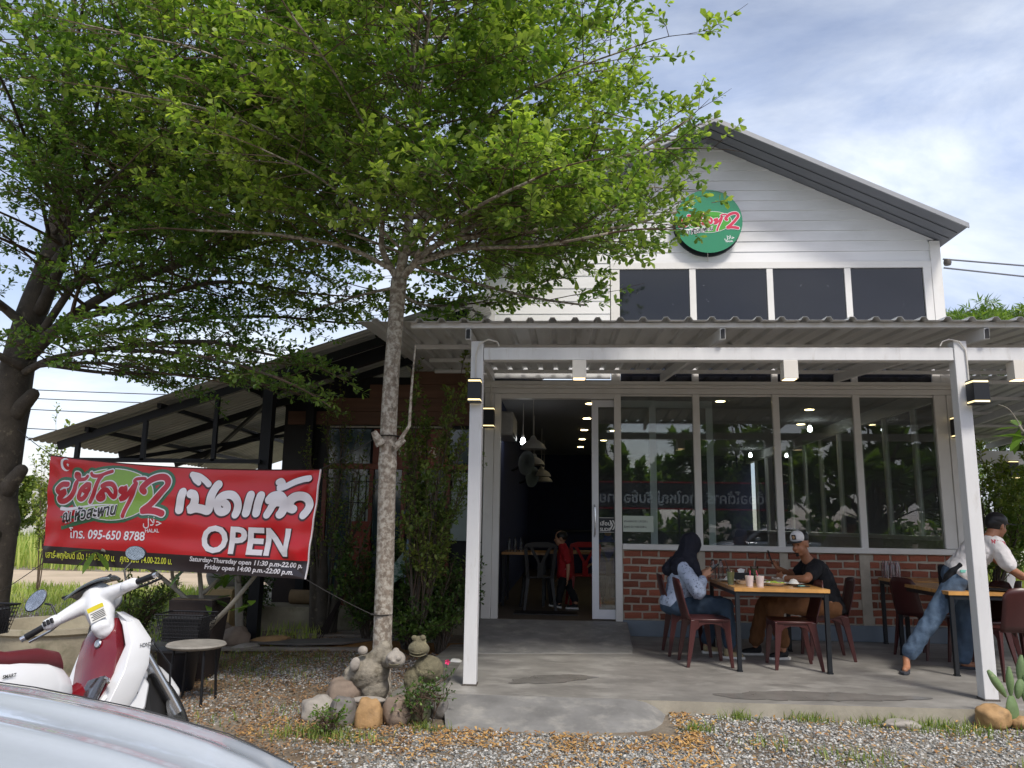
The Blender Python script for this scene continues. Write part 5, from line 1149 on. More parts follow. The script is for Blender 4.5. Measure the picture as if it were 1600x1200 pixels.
def wall_fan(x, y, z, lab):
    t = thing('wall_fan', lab, 'fan', (x, y, z), 0, 'black wall fans inside the doorway'); d = Vector((.8, -.6, -.15)).normalized(); q = d.to_track_quat('Z', 'Y').to_matrix().to_4x4()
    for r_ in (.2, .14, .07): MB().lathe([(r_, .03), (r_+.004, .034), (r_, .038)], 28, (0, 0, 0), q).build('guard_ring', M('fan_grey', '#5c6066', .3, .5), t, world=False)
    mb = MB()
    for k in range(3):
        a = k*2.094; mb.add([q @ Vector(v) for v in ((.03*math.cos(a), .03*math.sin(a), 0), (.18*math.cos(a-.3), .18*math.sin(a-.3), .01), (.18*math.cos(a+.35), .18*math.sin(a+.35), -.01))], [(0, 1, 2)])
    mb.build('blades', m_blackp, t, world=False, kind='stuff'); MB().lathe([(0, -.09), (.05, -.08), (.05, .02), (0, .04)], 16, (0, 0, 0), q).build('motor', m_blackp, t, world=False, smooth=True)
    MB().tube([(0, 0, 0), (-.15, .08, -.1), (-.22, .12, -.12)], .018, 8).build('arm', m_blackp, t, world=False)
wall_fan(-.62, 12.6, 2.48, 'black wall fan under the air conditioner inside the doorway'); wall_fan(-.62, 15, 2.4, 'farther black wall fan inside the doorway')
def in_table(lab, x0, x1, y0, y1):
    t = thing('indoor_table', lab, 'table', ((x0+x1)/2, (y0+y1)/2, FI), 0, 'tables inside the shop'); box('tabletop', m_wood, t, x0, x1, y0, y1, FI+.73, FI+.765)
    for x in (x0+.01, x1-.05):
        for y in (y0+.01, y1-.05): box('leg', m_black, t, x, x+.04, y, y+.04, FI, FI+.729)
    return t
in_table('wooden table with water bottles along the left wall inside', -.9, -.25, 11.6, 12.6); in_table('wooden table beside the red chair inside', -.2, .65, 12.2, 13.1); in_table('wooden table behind the leftmost window', 1.2, 2.1, 12.5, 13.5); in_table('wooden table behind the third window', 3.2, 4.1, 11.6, 12.6)
for i in range(3): pbottle(-.8+.09*i, 11.75, ['clear bottle nearest the wall on the indoor table', 'middle clear bottle on the indoor table', 'right clear bottle on the indoor table'][i], FI+.766, grp='clear bottles on the indoor table')
def mono_chair(lab, x, y, rz, mat, grp):
    t = thing('armless_chair', lab, 'chair', (x, y, FI), rz, grp)
    MB().box(-.2, .2, -.2, .2, .43, .455).build('seat', mat, t, world=False, bevel=.01)
    for sx in (1, -1):
        for sy in (1, -1): MB().loft([[(sx*.17+a*.025, sy*.17+b*.025, .43) for a, b in ((-1, -1), (1, -1), (1, 1), (-1, 1))], [(sx*.22+a*.018, sy*.22+b*.018, 0) for a, b in ((-1, -1), (1, -1), (1, 1), (-1, 1))]]).build('leg', mat, t, world=False)
    y_ = lambda z: -.19-.12*(z-.45)
    for p in ([(-.2, .45), (-.15, .45), (-.19, .85), (-.235, .85)], [(.15, .45), (.2, .45), (.235, .85), (.19, .85)], [(-.235, .855), (.235, .855), (.22, .9), (.12, .93), (-.12, .93), (-.22, .9)], [(-.04, .45), (.04, .45), (.04, .64), (-.04, .64)], [(-.04, .645), (.0, .645), (-.11, .852), (-.16, .852)], [(.0, .645), (.04, .645), (.16, .852), (.11, .852)]):
        MB().add([(a, y_(b)-.012, b) for a, b in p]+[(a, y_(b)+.012, b) for a, b in p], [tuple(range(len(p)))[::-1], tuple(range(len(p), 2*len(p)))]+[(i, (i+1) % len(p), len(p)+(i+1) % len(p), len(p)+i) for i in range(len(p))]).build('back_slat', mat, t, world=False)
    return t
mono_chair('bright red plastic chair with Y shaped back just inside the door', .3, 11.85, R(8), m_redp, None); mono_chair('dark chair beside the indoor table with bottles', -.35, 11.3, R(10), m_blackp, 'dark chairs inside'); mono_chair('dark chair behind the third window', 3.4, 11.4, R(0), m_maroon, 'dark chairs inside')
t = thing('door_mat', 'dark rubber mat lying just inside the doorway', 'mat', (-.2, 10.8, FI)); box('mat_body', m_blackp, t, -.65, .2, 10.55, 10.95, FI, FI+.012)
t = thing('service_counter', 'dark counter at the back of the dining room', 'counter', (1.5, 19, FI)); box('counter_top', m_black, t, -.2, 3, 18.7, 19.4, FI+1.0, FI+1.05); box('counter_front', m_intwall, t, -.15, 2.95, 18.75, 19.35, FI, FI+.999)
# ------------------------------------------------------------------ people
m_skin = M('skin_tan', '#a06f52', .5, var=.08, scale=20, bump=.0003, bscale=200); m_skin2 = M('skin_light', '#b98a6c', .5, var=.06)
m_hair = M('black_hair', '#0d0c0c', .45, var=.2, scale=60)
m_navy = M('navy_scarf_cloth', '#0c1122', .8, var=.15, bump=.010, bscale=16); m_flor = M('pale_blue_floral_cloth', '#a9b8cf', .8, var=.05, spots=('#47546e', 48, .58, .62), bump=.008, bscale=18)
m_jean = M('blue_denim', '#33465a', .85, var=.22, scale=7, bump=.003, bscale=25); m_jeanL = M('worn_denim', '#43566b', .85, var=.35, scale=5, spots=('#7d93aa', 3, .6, .8), bump=.010, bscale=18)
m_btee = M('black_tee_cloth', '#0e1016', .85, var=.2, bump=.012, bscale=14); m_khaki = M('brown_trouser_cloth', '#6f4a2b', .85, var=.15, bump=.010, bscale=18); m_wtee = M('white_tee_cloth', '#d4d2d2', .85, var=.05, bump=.012, bscale=14)
m_shoeb = M('black_canvas', '#141518', .7); m_sole = M('white_rubber', '#d7d7d2', .6); m_redtee = M('red_tee_cloth', '#a3161f', .8, var=.1, spots=('#c9c9d6', 30, .66, .7), bump=.003, bscale=15)
CLOTHS |= {m_navy, m_flor, m_jean, m_jeanL, m_btee, m_khaki, m_wtee, m_redtee}
def frame(fwd, upv=(0, 0, 1)):
    f = Vector(fwd).normalized(); l = Vector(upv).cross(f).normalized(); u = f.cross(l); return f, l, u
def eul(f, l, u):
    m_ = Matrix((f, l, u)).transposed(); return tuple(m_.to_euler())
def head_parts(c, fwd, s=1.0, upv=(0, 0, 1)):
    f, l, u = frame(fwd, upv); e = eul(f, l, u); c = Vector(c); P = lambda a, b, d: c+f*a*s+l*b*s+u*d*s
    out = [('e', P(-.012, 0, .03), (.098*s, .076*s, .095*s), e), ('e', P(.018, 0, -.035), (.068*s, .058*s, .085*s), e), ('e', P(.045, 0, -.095), (.032*s, .03*s, .022*s), e),
           ('c', P(.082, 0, .012), .010*s, P(.103, 0, -.026), .014*s), ('e', P(.094, 0, -.030), (.015*s, .019*s, .010*s), e), ('e', P(.083, 0, -.058), (.012*s, .026*s, .007*s), e), ('e', P(.080, 0, -.070), (.012*s, .022*s, .008*s), e),
           ('c', P(.080, .035, .026), .010*s, P(.083, -.035, .026), .010*s)]
    for sd in (1, -1): out += [('e', P(-.012, .078*sd, -.012), (.02*s, .010*s, .033*s), e), ('e', P(.055, .035*sd, -.04), (.025*s, .022*s, .03*s), e)]
    return out, P, e
def torso_parts(pel, ch, nk, fwd, w=.17, d=.115, g=0, belly=0):
    pel, ch, nk = Vector(pel), Vector(ch), Vector(nk); out = []
    for k in range(7):
        t = k/6; p = pel+(ch-pel)*t; ax = (ch-pel).normalized(); l = ax.cross(Vector(fwd)).normalized(); f = l.cross(ax)
        ww = (w*.98, w*.9, w*.86, w*.9, w*.98, w*1.06, w*1.04)[k]+g; dd = (d*1.05, d, d*.95+belly, d*.98+belly*.6, d*1.02, d*1.0, d*.85)[k]+g
        out.append(('e', p+f*belly*.4*(1 if k in (2, 3) else 0), (dd, ww, .075+g), eul(f, l, ax)))
    out.append(('c', ch, .075+g, nk, .055+g*.5)); return out
def hand_parts(w, dr, nrm, curl=.5, thumb=1, s=1.0):
    # palm, four fingers of unequal length bent towards nrm, and a thumb leaving the side of the palm
    w, d = Vector(w), Vector(dr).normalized(); n = Vector(nrm); n = (n-d*n.dot(d)).normalized(); sd = d.cross(n)
    out = [('b', w+d*.045*s, (.042*s, .036*s, .012*s), eul(d, sd, n)), ('c', w, .024*s, w+d*.02*s, .024*s)]
    for k, (o, L_) in enumerate(((-.028, .066), (-.0095, .076), (.0095, .072), (.027, .056))):
        b = w+d*.082*s+sd*o*s; d1 = (d*math.cos(curl)+n*math.sin(curl)+sd*o*2).normalized(); m_ = b+d1*L_*.5*s; d2 = (d*math.cos(curl*2.1)+n*math.sin(curl*2.1)).normalized()
        out += [('c', b-d*.02*s, .0095*s, m_, .0085*s), ('c', m_, .0085*s, m_+d2*L_*.5*s, .007*s)]
    b = w+d*.03*s-sd*.03*s*thumb; m_ = b+(d*.6-sd*.7*thumb+n*.35).normalized()*.038*s
    out += [('c', b, .014*s, m_, .0105*s), ('c', m_, .0105*s, m_+(d*.85-sd*.2*thumb+n*.4).normalized()*.03*s, .009*s)]
    return out
def limb2(a, ra, b, rb, c, rc): return [('c', a, ra, b, rb), ('c', b, rb, c, rc)]
def shoe(c, fwd, parent, mu, ms, s=1.0, name='shoe'):
    f, l, u = frame(fwd); e = eul(f, l, u); c = Vector(c)
    o = blob(name, mu, [('c', c-f*.05*s+u*.05*s, .038*s, c+f*.10*s+u*.032*s, .034*s), ('c', c-f*.055*s+u*.05*s, .036*s, c-f*.05*s+u*.085*s, .036*s)], .01, 3, parent)
    mb = MB(); ring = lambda z, g: [c+f*(x*s)+l*(y*s)+u*z for x, y in ((-.10-g, -.028), (-.07, -.036-g), (.05, -.04-g), (.12, -.03-g), (.145+g, 0), (.12, .03+g), (.05, .04+g), (-.07, .036+g), (-.10-g, .028))]
    mb.loft([ring(.0, 0), ring(.024, .002)]).build('sole', ms, o, bevel=.003)
    return o
def eyes(parent, P, mat_skin=None, s=1.0):
    for sd in (1, -1):
        c = P(.078, .031*sd, .008); o = MB().lathe([(0, -.008*s), (.011*s, 0), (0, .008*s)], 10, c).build('eye', M('eye_dark', '#1a120e', .25), parent, smooth=True)
        p = [P(.091, (.014+.03*k)*sd, .030+.004*math.sin(k*3)) for k in (0, .5, 1)]; MB().tube(p, [.002, .0024, .0015], 5).build('eyebrow', m_hair, parent)
# --- man in the cap
t = thing('person', 'man in black tee and white fronted cap looking at a raised phone at the table', 'person', (2.62, 8.72, .15))
sL, sR = (2.66, 8.50, 1.10), (2.70, 8.90, 1.12)
pel, ch, nk, hd = (2.84, 8.72, .68), (2.71, 8.70, 1.05), (2.60, 8.68, 1.20), (2.54, 8.63, 1.33)
hp, PH, eH = head_parts(hd, (-1, -.85, -.26), 1.05, (-.12, -.05, 1))
body = hp+torso_parts(pel, ch, nk, (-1, 0, 0), .18, .12)+[('c', nk, .056, hd, .058)]
body += limb2(sL, .055, (2.50, 8.33, .985), .042, (2.33, 8.56, .975), .028)+limb2(sR, .055, (2.56, 9.02, .975), .042, (2.36, 8.86, 1.06), .028)
body += hand_parts((2.33, 8.56, .975), (-.5, .85, .15), (.7, .5, -.1), .5, 1)+hand_parts((2.355, 8.86, 1.065), (-.55, -.05, .8), (-.7, -.5, .2), .75, -1)
for y, k, sh in ((8.60, (2.22, 8.62, .70), (2.30, 8.58, .24)), (8.86, (2.2, 8.86, .69), (2.08, 8.82, .24))): body += limb2((2.82, y, .69), .085, k, .055, sh, .038)
bd = blob('body', m_skin, body, .0095, 4, t); eyes(bd, PH)
blob('beard', m_hair, [('c', PH(.088, .022, -.075), .007, PH(.088, -.022, -.075), .007), ('e', PH(.078, 0, -.098), (.016, .024, .014), eH)], .005, 2, bd)
blob('tee_shirt', m_btee, torso_parts(pel, ch, (2.64, 8.7, 1.14), (-1, 0, 0), .185, .125, .02, .02)+[('c', sL, .078, (2.57, 8.40, 1.03), .070), ('c', sR, .078, (2.62, 8.97, 1.03), .070), ('e', (2.84, 8.72, .66), (.16, .21, .09), (0, 0, 0)), ('c', (2.70, 8.55, 1.10), .07, (2.72, 8.85, 1.11), .07)], .013, 5, t)
tr = []
for y, k, sh in ((8.60, (2.22, 8.62, .70), (2.30, 8.58, .33)), (8.86, (2.2, 8.86, .69), (2.08, 8.82, .31))): tr += limb2((2.84, y, .67), .10, k, .082, sh, .072)
blob('trousers', m_khaki, tr+[('e', (2.84, 8.72, .65), (.14, .18, .09), (0, 0, 0))], .014, 5, t)
shoe((2.27, 8.57, .152), (-1, -.3, 0), t, m_shoeb, m_sole); shoe((2.05, 8.81, .152), (-1, -.15, 0), t, m_shoeb, m_sole)
f, l, u = frame((-1, -.85, -.22), (-.12, -.05, 1)); C_ = Vector(hd)
cp = blob('cap', m_blackp, [('e', PH(-.02, 0, .062), (.102, .087, .082), eH)], .009, 3, t, fn=lambda v: v)
blob('cap_front', M('white_mesh_cloth', '#e4e4e4', .8), [('e', PH(.022, 0, .072), (.078, .080, .076), eH)], .009, 2, cp)
mb = MB(); rg = []
for i in range(13):
    a = math.pi*(i/12)-math.pi/2; rg.append((PH(.062+.0*math.cos(a), .078*math.sin(a), .044), PH(.088+.075*math.cos(a), .078*math.sin(a), .036-.0*math.cos(a))))
mb.add([p for r_ in rg for p in r_], [(2*i, 2*i+1, 2*i+3, 2*i+2) for i in range(12)]).build('cap_brim', m_blackp, cp, solid=.005)
pb = MB(); pc = PH(.100, .012, .088); pb.add([pc+l*a+u*b-f*.0 for a, b in ((-.024, -.024), (.024, -.024), (.024, .026), (-.024, .026))], [(0, 1, 2, 3)]).build('cap_patch', m_blackp, cp, solid=.004)
pc2 = PH(.1035, .012, .089); MB().add([pc2+l*.015*math.cos(a)+u*.017*math.sin(a) for a in np.linspace(0, 6.28, 16, endpoint=False)], [tuple(range(16))]).build('cap_emblem', M('tan_emblem', '#b79a78', .7), cp, solid=.002)
MB().lathe([(.032, -.008), (.034, 0), (.032, .008)], 16, (2.345, 8.54, .98), Vector((-.5, .85, .1)).to_track_quat('Z', 'Y').to_matrix().to_4x4()).build('wristwatch', m_sole, t, smooth=True)
def phone(lab, c, along, face, parent=None, mat=None):
    a = Vector(along).normalized(); n = Vector(face); n = (n-a*n.dot(a)).normalized(); s_ = a.cross(n); c = Vector(c); t = thing('mobile_phone', lab, 'phone', tuple(c))
    ring = lambda k: [c+a*x+s_*y+n*k for x, y in ((-.075, -.036), (.075, -.036), (.075, .036), (-.075, .036))]
    MB().loft([ring(-.004), ring(.004)]).build('phone_case', m_blackp, t, bevel=.002); MB().add([c+a*x+s_*y+n*.0048 for x, y in ((-.07, -.032), (.07, -.032), (.07, .032), (-.07, .032))], [(0, 1, 2, 3)]).build('screen', M('dark_screen', '#2a2426', .1), t)
phone('phone in patterned case held up in the man\'s right hand', (2.27, 8.83, 1.18), (-.28, 0, .95), (1, -.1, .3))
# --- woman in the headscarf
t = thing('person', 'woman in navy headscarf and pale floral blouse seated with her back to us', 'person', (1.36, 8.72, .15))
pel, ch, nk, hd = (1.22, 8.70, .67), (1.30, 8.68, 1.02), (1.34, 8.68, 1.15), (1.40, 8.69, 1.285)
hp, PH, eH = head_parts(hd, (1, .45, -.35), .96)
sL, sR = (1.29, 8.86, 1.07), (1.27, 8.50, 1.06)
body = hp+torso_parts(pel, ch, nk, (1, 0, 0), .165, .11)+[('c', nk, .05, hd, .052)]
body += limb2(sL, .048, (1.42, 8.92, .86), .038, (1.52, 8.78, 1.0), .025)+limb2(sR, .048, (1.40, 8.40, .84), .038, (1.50, 8.54, .99), .025)
body += hand_parts((1.52, 8.78, 1.0), (.8, -.3, .35), (.2, -.8, .5), .6, -1, .92)+hand_parts((1.50, 8.54, .995), (.8, .1, .45), (.2, .9, .4), .6, 1, .92)
for y, k, sh in ((8.60, (1.72, 8.56, .68), (1.74, 8.54, .24)), (8.80, (1.7, 8.82, .68), (1.56, 8.84, .24))): body += limb2((1.24, y, .68), .08, k, .055, sh, .036)
bd = blob('body', m_skin2, body, .0095, 4, t); eyes(bd, PH)
blob('blouse', m_flor, torso_parts(pel, ch, (1.33, 8.68, 1.12), (1, 0, 0), .17, .115, .022, .01)+[('c', sL, .072, (1.42, 8.93, .86), .075), ('c', (1.42, 8.93, .86), .07, (1.49, 8.82, .97), .045), ('c', sR, .072, (1.41, 8.39, .84), .080), ('c', (1.41, 8.39, .83), .078, (1.475, 8.50, .95), .045), ('e', (1.2, 8.70, .70), (.15, .19, .13), (0, 0, 0))], .012, 6, t)
blob('jeans', m_jean, sum([limb2((1.22, y, .665), .098, k, .08, sh, .065) for y, k, sh in ((8.59, (1.72, 8.55, .68), (1.74, 8.54, .30)), (8.80, (1.7, 8.82, .68), (1.57, 8.84, .30)))], [])+[('e', (1.20, 8.70, .66), (.15, .18, .10), (0, 0, 0))], .013, 5, t)
blob('headscarf', m_navy, [('e', PH(-.02, 0, .025), (.118, .096, .122), eH), ('c', PH(-.03, 0, .0), .098, (1.32, 8.68, 1.14), .10), ('c', (1.31, 8.66, 1.15), .105, (1.24, 8.55, 1.07), .095), ('c', (1.31, 8.70, 1.15), .105, (1.24, 8.82, 1.08), .09), ('c', (1.36, 8.64, 1.15), .09, (1.46, 8.58, .99), .03), ('c', (1.27, 8.66, 1.12), .095, (1.14, 8.66, 1.04), .07)], .012, 6, t)
shoe((1.76, 8.53, .152), (1, -.2, 0), t, M('cream_shoe', '#9c8f6d', .6), m_sole, .92); shoe((1.6, 8.84, .152), (1, 0, 0), t, M('cream_shoe'), m_sole, .92)
phone('black phone held low in the woman\'s hands', (1.60, 8.58, 1.06), (.75, 0, .66), (-.7, -.1, .75))
# --- waiter leaning over the right hand table
t = thing('person', 'waiter in white tee, black cap and jeans stretching over the right hand table', 'person', (3.9, 8.1, .15))
pel, ch, nk, hd = (3.90, 8.12, 1.05), (4.10, 8.05, 1.33), (4.20, 8.03, 1.44), (4.29, 8.06, 1.555)
hp, PH, eH = head_parts(hd, (1, .35, -.15), 1.0, (.2, 0, 1))
sR, sL = (4.16, 7.87, 1.38), (4.13, 8.24, 1.38)
body = hp+torso_parts(pel, ch, nk, (.6, 0, -.8), .17, .11)+[('c', nk, .055, hd, .056)]
body += limb2(sR, .05, (4.26, 7.82, 1.14), .038, (4.47, 7.93, 1.05), .026)+limb2(sL, .05, (4.4, 8.36, 1.22), .038, (4.6, 8.3, 1.04), .026)
body += hand_parts((4.47, 7.93, 1.05), (.9, .2, -.4), (-.3, .1, -1), .4, -1)+hand_parts((4.6, 8.3, 1.04), (.9, 0, -.3), (0, 0, -1), .4, 1)
body += limb2((3.86, 8.06, 1.03), .08, (3.60, 8.05, .66), .055, (3.33, 8.07, .27), .036)+[('c', (3.33, 8.07, .25), .032, (3.30, 8.0, .20), .034), ('c', (3.31, 8.03, .20), .032, (3.25, 7.93, .185), .026)]
body += limb2((3.96, 8.2, 1.03), .08, (4.0, 8.25, .62), .055, (3.98, 8.3, .24), .036)+[('c', (3.98, 8.3, .2), .034, (4.1, 8.28, .185), .028)]
bd = blob('body', m_skin, body, .0095, 4, t); eyes(bd, PH)
tee = blob('white_tee', m_wtee, torso_parts((3.93, 8.11, 1.1), ch, (4.17, 8.03, 1.40), (.6, 0, -.8), .175, .115, .022, .01)+[('c', sR, .075, (4.235, 7.83, 1.19), .072), ('c', sL, .075, (4.3, 8.32, 1.27), .07), ('c', (4.14, 7.92, 1.37), .08, (4.12, 8.2, 1.37), .08)], .012, 5, t)
ux = Vector((.58, -.1, .79)).normalized(); 
v, fs_ = text_geo("N' ROSES", .06, .002, 0); mb = MB(); mb.add([(4.10+x*.50+y*.1, 7.80, 1.385-x*.10+y*.9) for x, y in v], fs_)
lt = mb.build('tee_lettering', M('red_print', '#b5263c', .7), tee, kind='stuff')
sw = lt.modifiers.new('wrap', 'SHRINKWRAP'); sw.target = tee; sw.wrap_method = 'PROJECT'; sw.use_project_y = True; sw.use_positive_direction = True; sw.use_negative_direction = True; sw.offset = .003
blob('jeans', m_jeanL, limb2((3.86, 8.05, 1.02), .105, (3.60, 8.05, .66), .082, (3.37, 8.07, .33), .072)+limb2((3.96, 8.2, 1.02), .105, (4.0, 8.25, .62), .082, (3.98, 8.3, .26), .07)+[('e', (3.9, 8.12, 1.06), (.135, .175, .12), (0, .5, 0))], .013, 4, t)
blob('apron', m_btee, [('c', (3.86, 7.97, 1.17), .022, (3.78, 8.03, 1.06), .04), ('c', (3.78, 8.03, 1.06), .04, (3.69, 8.08, .86), .014), ('c', (3.98, 7.94, 1.12), .014, (3.97, 7.95, .80), .02), ('c', (3.84, 8.29, 1.12), .04, (3.88, 8.32, .78), .06)], .009, 3, t)
box('pocket_phone', M('teal_case', '#7cc4b4', .5), t, 3.84, 3.90, 7.925, 7.94, 1.10, 1.125)
blob('hair', m_hair, [('e', PH(-.025, 0, .02), (.10, .082, .09), eH)], .01, 3, t); cp = blob('cap', m_blackp, [('e', PH(-.012, 0, .05), (.107, .088, .08), eH), ('b', PH(.13, 0, .035), (.05, .06, .005), eH)], .008, 3, t)
for c, fd in (((3.27, 7.97, .155), (-.5, -1, 0)), ((4.05, 8.29, .155), (1, -.1, 0))):
    f, l, u = frame(fd); c = Vector(c); MB().loft([[c+f*x+l*y+u*z for x, y in ((-.12, -.03), (-.05, -.04), (.06, -.045), (.12, -.03), (.14, 0), (.12, .035), (.05, .045), (-.06, .04), (-.12, .03))] for z in (0, .022)]).build('flip_flop', M('grey_rubber', '#33363d', .7), t, bevel=.004)
# --- child walking inside
t = thing('person', 'child in red printed tee and dark trousers walking inside the doorway', 'person', (.02, 11.3, FI))
pel, ch, nk, hd = (.03, 11.3, .82), (.02, 11.3, 1.08), (.0, 11.3, 1.18), (-.03, 11.3, 1.30)
hp, PH, eH = head_parts(hd, (-1, .1, -.1), .88)
body = hp+torso_parts(pel, ch, nk, (-1, 0, 0), .115, .08)+[('c', nk, .04, hd, .045)]+limb2((.03, 11.16, 1.11), .034, (.08, 11.12, .92), .027, (.07, 11.1, .76), .02)+limb2((.02, 11.44, 1.11), .034, (.0, 11.48, .92), .027, (-.06, 11.46, .78), .02)
body += hand_parts((.07, 11.1, .76), (-.05, 0, -1), (-1, 0, 0), .3, 1, .75)+hand_parts((-.06, 11.46, .78), (-.3, 0, -1), (-1, 0, 0), .3, 1, .75)+limb2((.03, 11.24, .82), .06, (-.02, 11.24, .60), .045, (-.05, 11.24, .40), .03)+limb2((.03, 11.36, .82), .06, (.10, 11.36, .60), .045, (.19, 11.3, .41), .03)
bd = blob('body', m_skin2, body, .009, 4, t); eyes(bd, PH, s=.85)
blob('red_tee', m_redtee, torso_parts((.03, 11.3, .80), ch, nk, (-1, 0, 0), .12, .085, .02)+[('c', (.03, 11.16, 1.11), .05, (.07, 11.13, .99), .048), ('c', (.02, 11.44, 1.11), .05, (.01, 11.47, .99), .048)], .011, 4, t)
blob('trousers', m_btee, limb2((.03, 11.24, .82), .072, (-.02, 11.24, .60), .055, (-.05, 11.24, .44), .045)+limb2((.03, 11.36, .82), .072, (.10, 11.36, .60), .055, (.18, 11.31, .45), .045), .012, 4, t)
blob('hair', m_hair, [('e', PH(-.02, 0, .035), (.102*.88, .082*.88, .088*.88), eH)], .009, 3, t)
shoe((-.09, 11.24, FI+.03), (-1, 0, .15), t, m_shoeb, m_sole, .75); shoe((.15, 11.3, FI+.005), (-1, 0, 0), t, m_shoeb, m_sole, .75)
# --- seated guest whose hand shows by the red chair
t = thing('person', 'guest in blue sleeve mostly hidden behind the sliding door, hand beside the red chair', 'person', (.62, 11.9, FI))
pel, ch, nk, hd = (.68, 12.0, .85), (.68, 11.98, 1.2), (.68, 11.97, 1.32), (.68, 11.93, 1.44)
hp, PH, eH = head_parts(hd, (0, 1, 0), .95)
body = hp+torso_parts(pel, ch, nk, (0, 1, 0), .15, .1)+[('c', nk, .05, hd, .05)]+limb2((.52, 11.97, 1.24), .045, (.47, 11.85, 1.02), .036, (.45, 11.7, .93), .026)+hand_parts((.45, 11.7, .93), (-.7, -.6, -.1), (0, 0, -1), .4, 1, .9)+limb2((.84, 11.97, 1.24), .045, (.88, 12.1, 1.02), .036, (.84, 12.3, 1.1), .026)+hand_parts((.84, 12.3, 1.1), (0, 1, 0), (0, 0, -1), .4, 1, .9)
for x in (.6, .78): body += limb2((x, 12.0, .85), .08, (x, 12.4, .84), .055, (x, 12.42, .4), .036)
blob('body', m_skin, body, .010, 4, t)
blob('blue_shirt', M('royal_blue_cloth', '#1f2f8a', .8), torso_parts(pel, ch, nk, (0, 1, 0), .16, .11, .02)+[('c', (.52, 11.97, 1.24), .06, (.47, 11.85, 1.02), .055), ('c', (.47, 11.85, 1.02), .055, (.455, 11.76, .96), .045), ('c', (.84, 11.97, 1.24), .06, (.88, 12.1, 1.02), .055)], .012, 4, t)
blob('trousers', m_btee, sum([limb2((x, 12.0, .84), .09, (x, 12.4, .83), .07, (x, 12.42, .45), .06) for x in (.6, .78)], []), .013, 4, t)
blob('hair', m_hair, [('e', PH(-.015, 0, .03), (.1, .08, .09), eH)], .01, 3, t)
mono_chair('dark chair under the guest hidden behind the sliding door', .68, 12.0, R(0), m_blackp, 'dark chairs inside')
# ------------------------------------------------------------------ motorcycle
m_mw = M('white_bike_plastic', '#dfe2e4', .22, var=.02, coat=.4); m_mr = M('burgundy_bike_plastic', '#6e0f1c', .25, var=.08, coat=.5); m_seat = M('burgundy_seat_vinyl', '#5f1f26', .5, var=.1, bump=.0008, bscale=80)
m_chr = M('chrome'); m_tyre = M('tyre_rubber', '#17181a', .8); m_mirror = M('mirror_glass', '#c8ced2', .03, 1.0, var=.01); m_disp = M('clear_meter_lens', '#5b6468', .08, var=.3, spec=.9)
TXm, TYm, AL, DE, LE = -2.468, 4.061, 1.268, .49, .30
axv = Vector((-.45, 0, .89)).normalized(); h0 = Vector((.40, 0, .80))
MB_ = Matrix.Rotation(AL, 4, 'Z') @ Matrix.Rotation(-LE, 4, 'X')
MST = Matrix.Translation(h0) @ Matrix.Rotation(DE, 4, axv) @ Matrix.Translation(-h0)
mc = thing('motorcycle', 'white and burgundy step through motorcycle parked beside the car', 'motorcycle', (TXm, TYm, GZ+.0))
def fx(o, steer=False):
    mt = MB_ @ (MST if steer else Matrix.Identity(4)); o.data.transform(mt); o.data.update(); return o
def mbp(mb, name, mat, steer=False, par=None, **k): return fx(mb.build(name, mat, par or mc, world=False, **k), steer)
def bb(name, mat, parts, steer=False, voxel=.01, it=5, par=None): return fx(blob(name, mat, parts, voxel, it, par or mc, world=False), steer)
def wheel(x, steer):
    q = Matrix.Rotation(R(90), 4, 'X'); ty = mbp(MB().lathe([(.225, -.03), (.255, -.038), (.28, -.025), (.288, 0), (.28, .025), (.255, .038), (.225, .03)], 40, (x, 0, .29), q), 'tyre', m_tyre, steer, smooth=True)
    mbp(MB().lathe([(.205, -.02), (.226, -.026), (.226, .026), (.205, .02)], 40, (x, 0, .29), q), 'rim', m_chr, steer, ty, smooth=True)
    mb = MB()
    for k in range(10):
        a = k*math.pi/5; mb.bar((x+.03*math.cos(a), 0, .29+.03*math.sin(a)), (x+.21*math.cos(a), 0, .29+.21*math.sin(a)), .014, .008)
    mbp(mb, 'spokes', m_chr, steer, ty, kind='stuff'); mbp(MB().lathe([(0, -.05), (.04, -.045), (.04, .045), (0, .05)], 16, (x, 0, .29), q), 'hub', m_chr, steer, ty, smooth=True)
wheel(.66, True); wheel(-.60, False)
# front fender, fork, steering cowl
bb('front_fender', m_mw, [('c', (.66+.31*math.cos(a), 0, .29+.31*math.sin(a)), .042, (.66+.31*math.cos(a+.35), 0, .29+.31*math.sin(a+.35)), .042) for a in (.5, .85, 1.2, 1.55, 1.9, 2.25)], True)
for y in (.085, -.085): mbp(MB().tube([(.66, y, .29), (.60, y, .42), (.47, y, .68)], [.022, .026, .022], 12), 'fork_leg', m_blackp if y > 0 else m_chr, True, smooth=True)
mbp(MB().tube([(.60, -.10, .42), (.56, -.16, .55), (.50, -.13, .72)], .006, 6), 'brake_hose', m_blackp, True, smooth=True)
mbp(MB().lathe([(0, -.012), (.1, -.01), (.1, .01), (0, .012)], 24, (.66, -.07, .29), Matrix.Rotation(R(90), 4, 'X')), 'brake_disc', m_chr, True, smooth=True)
bb('handlebar_cowl', m_mw, [('c', (.27, 0, .93), .075, (.31, 0, 1.05), .085), ('c', (.25, 0, .84), .055, (.27, 0, .95), .07), ('c', (.28, .04, 1.03), .052, (.215, .22, 1.0), .029), ('c', (.28, -.04, 1.03), .052, (.215, -.22, 1.0), .029), ('e', (.36, 0, 1.03), (.08, .11, .08), (0, 0, 0)), ('c', (.22, .02, .86), .035, (.22, -.02, .86), .035)], True, .009, 7)
bb('headlight', m_disp, [('e', (.425, 0, 1.02), (.035, .085, .06), (0, 0, 0))], True)
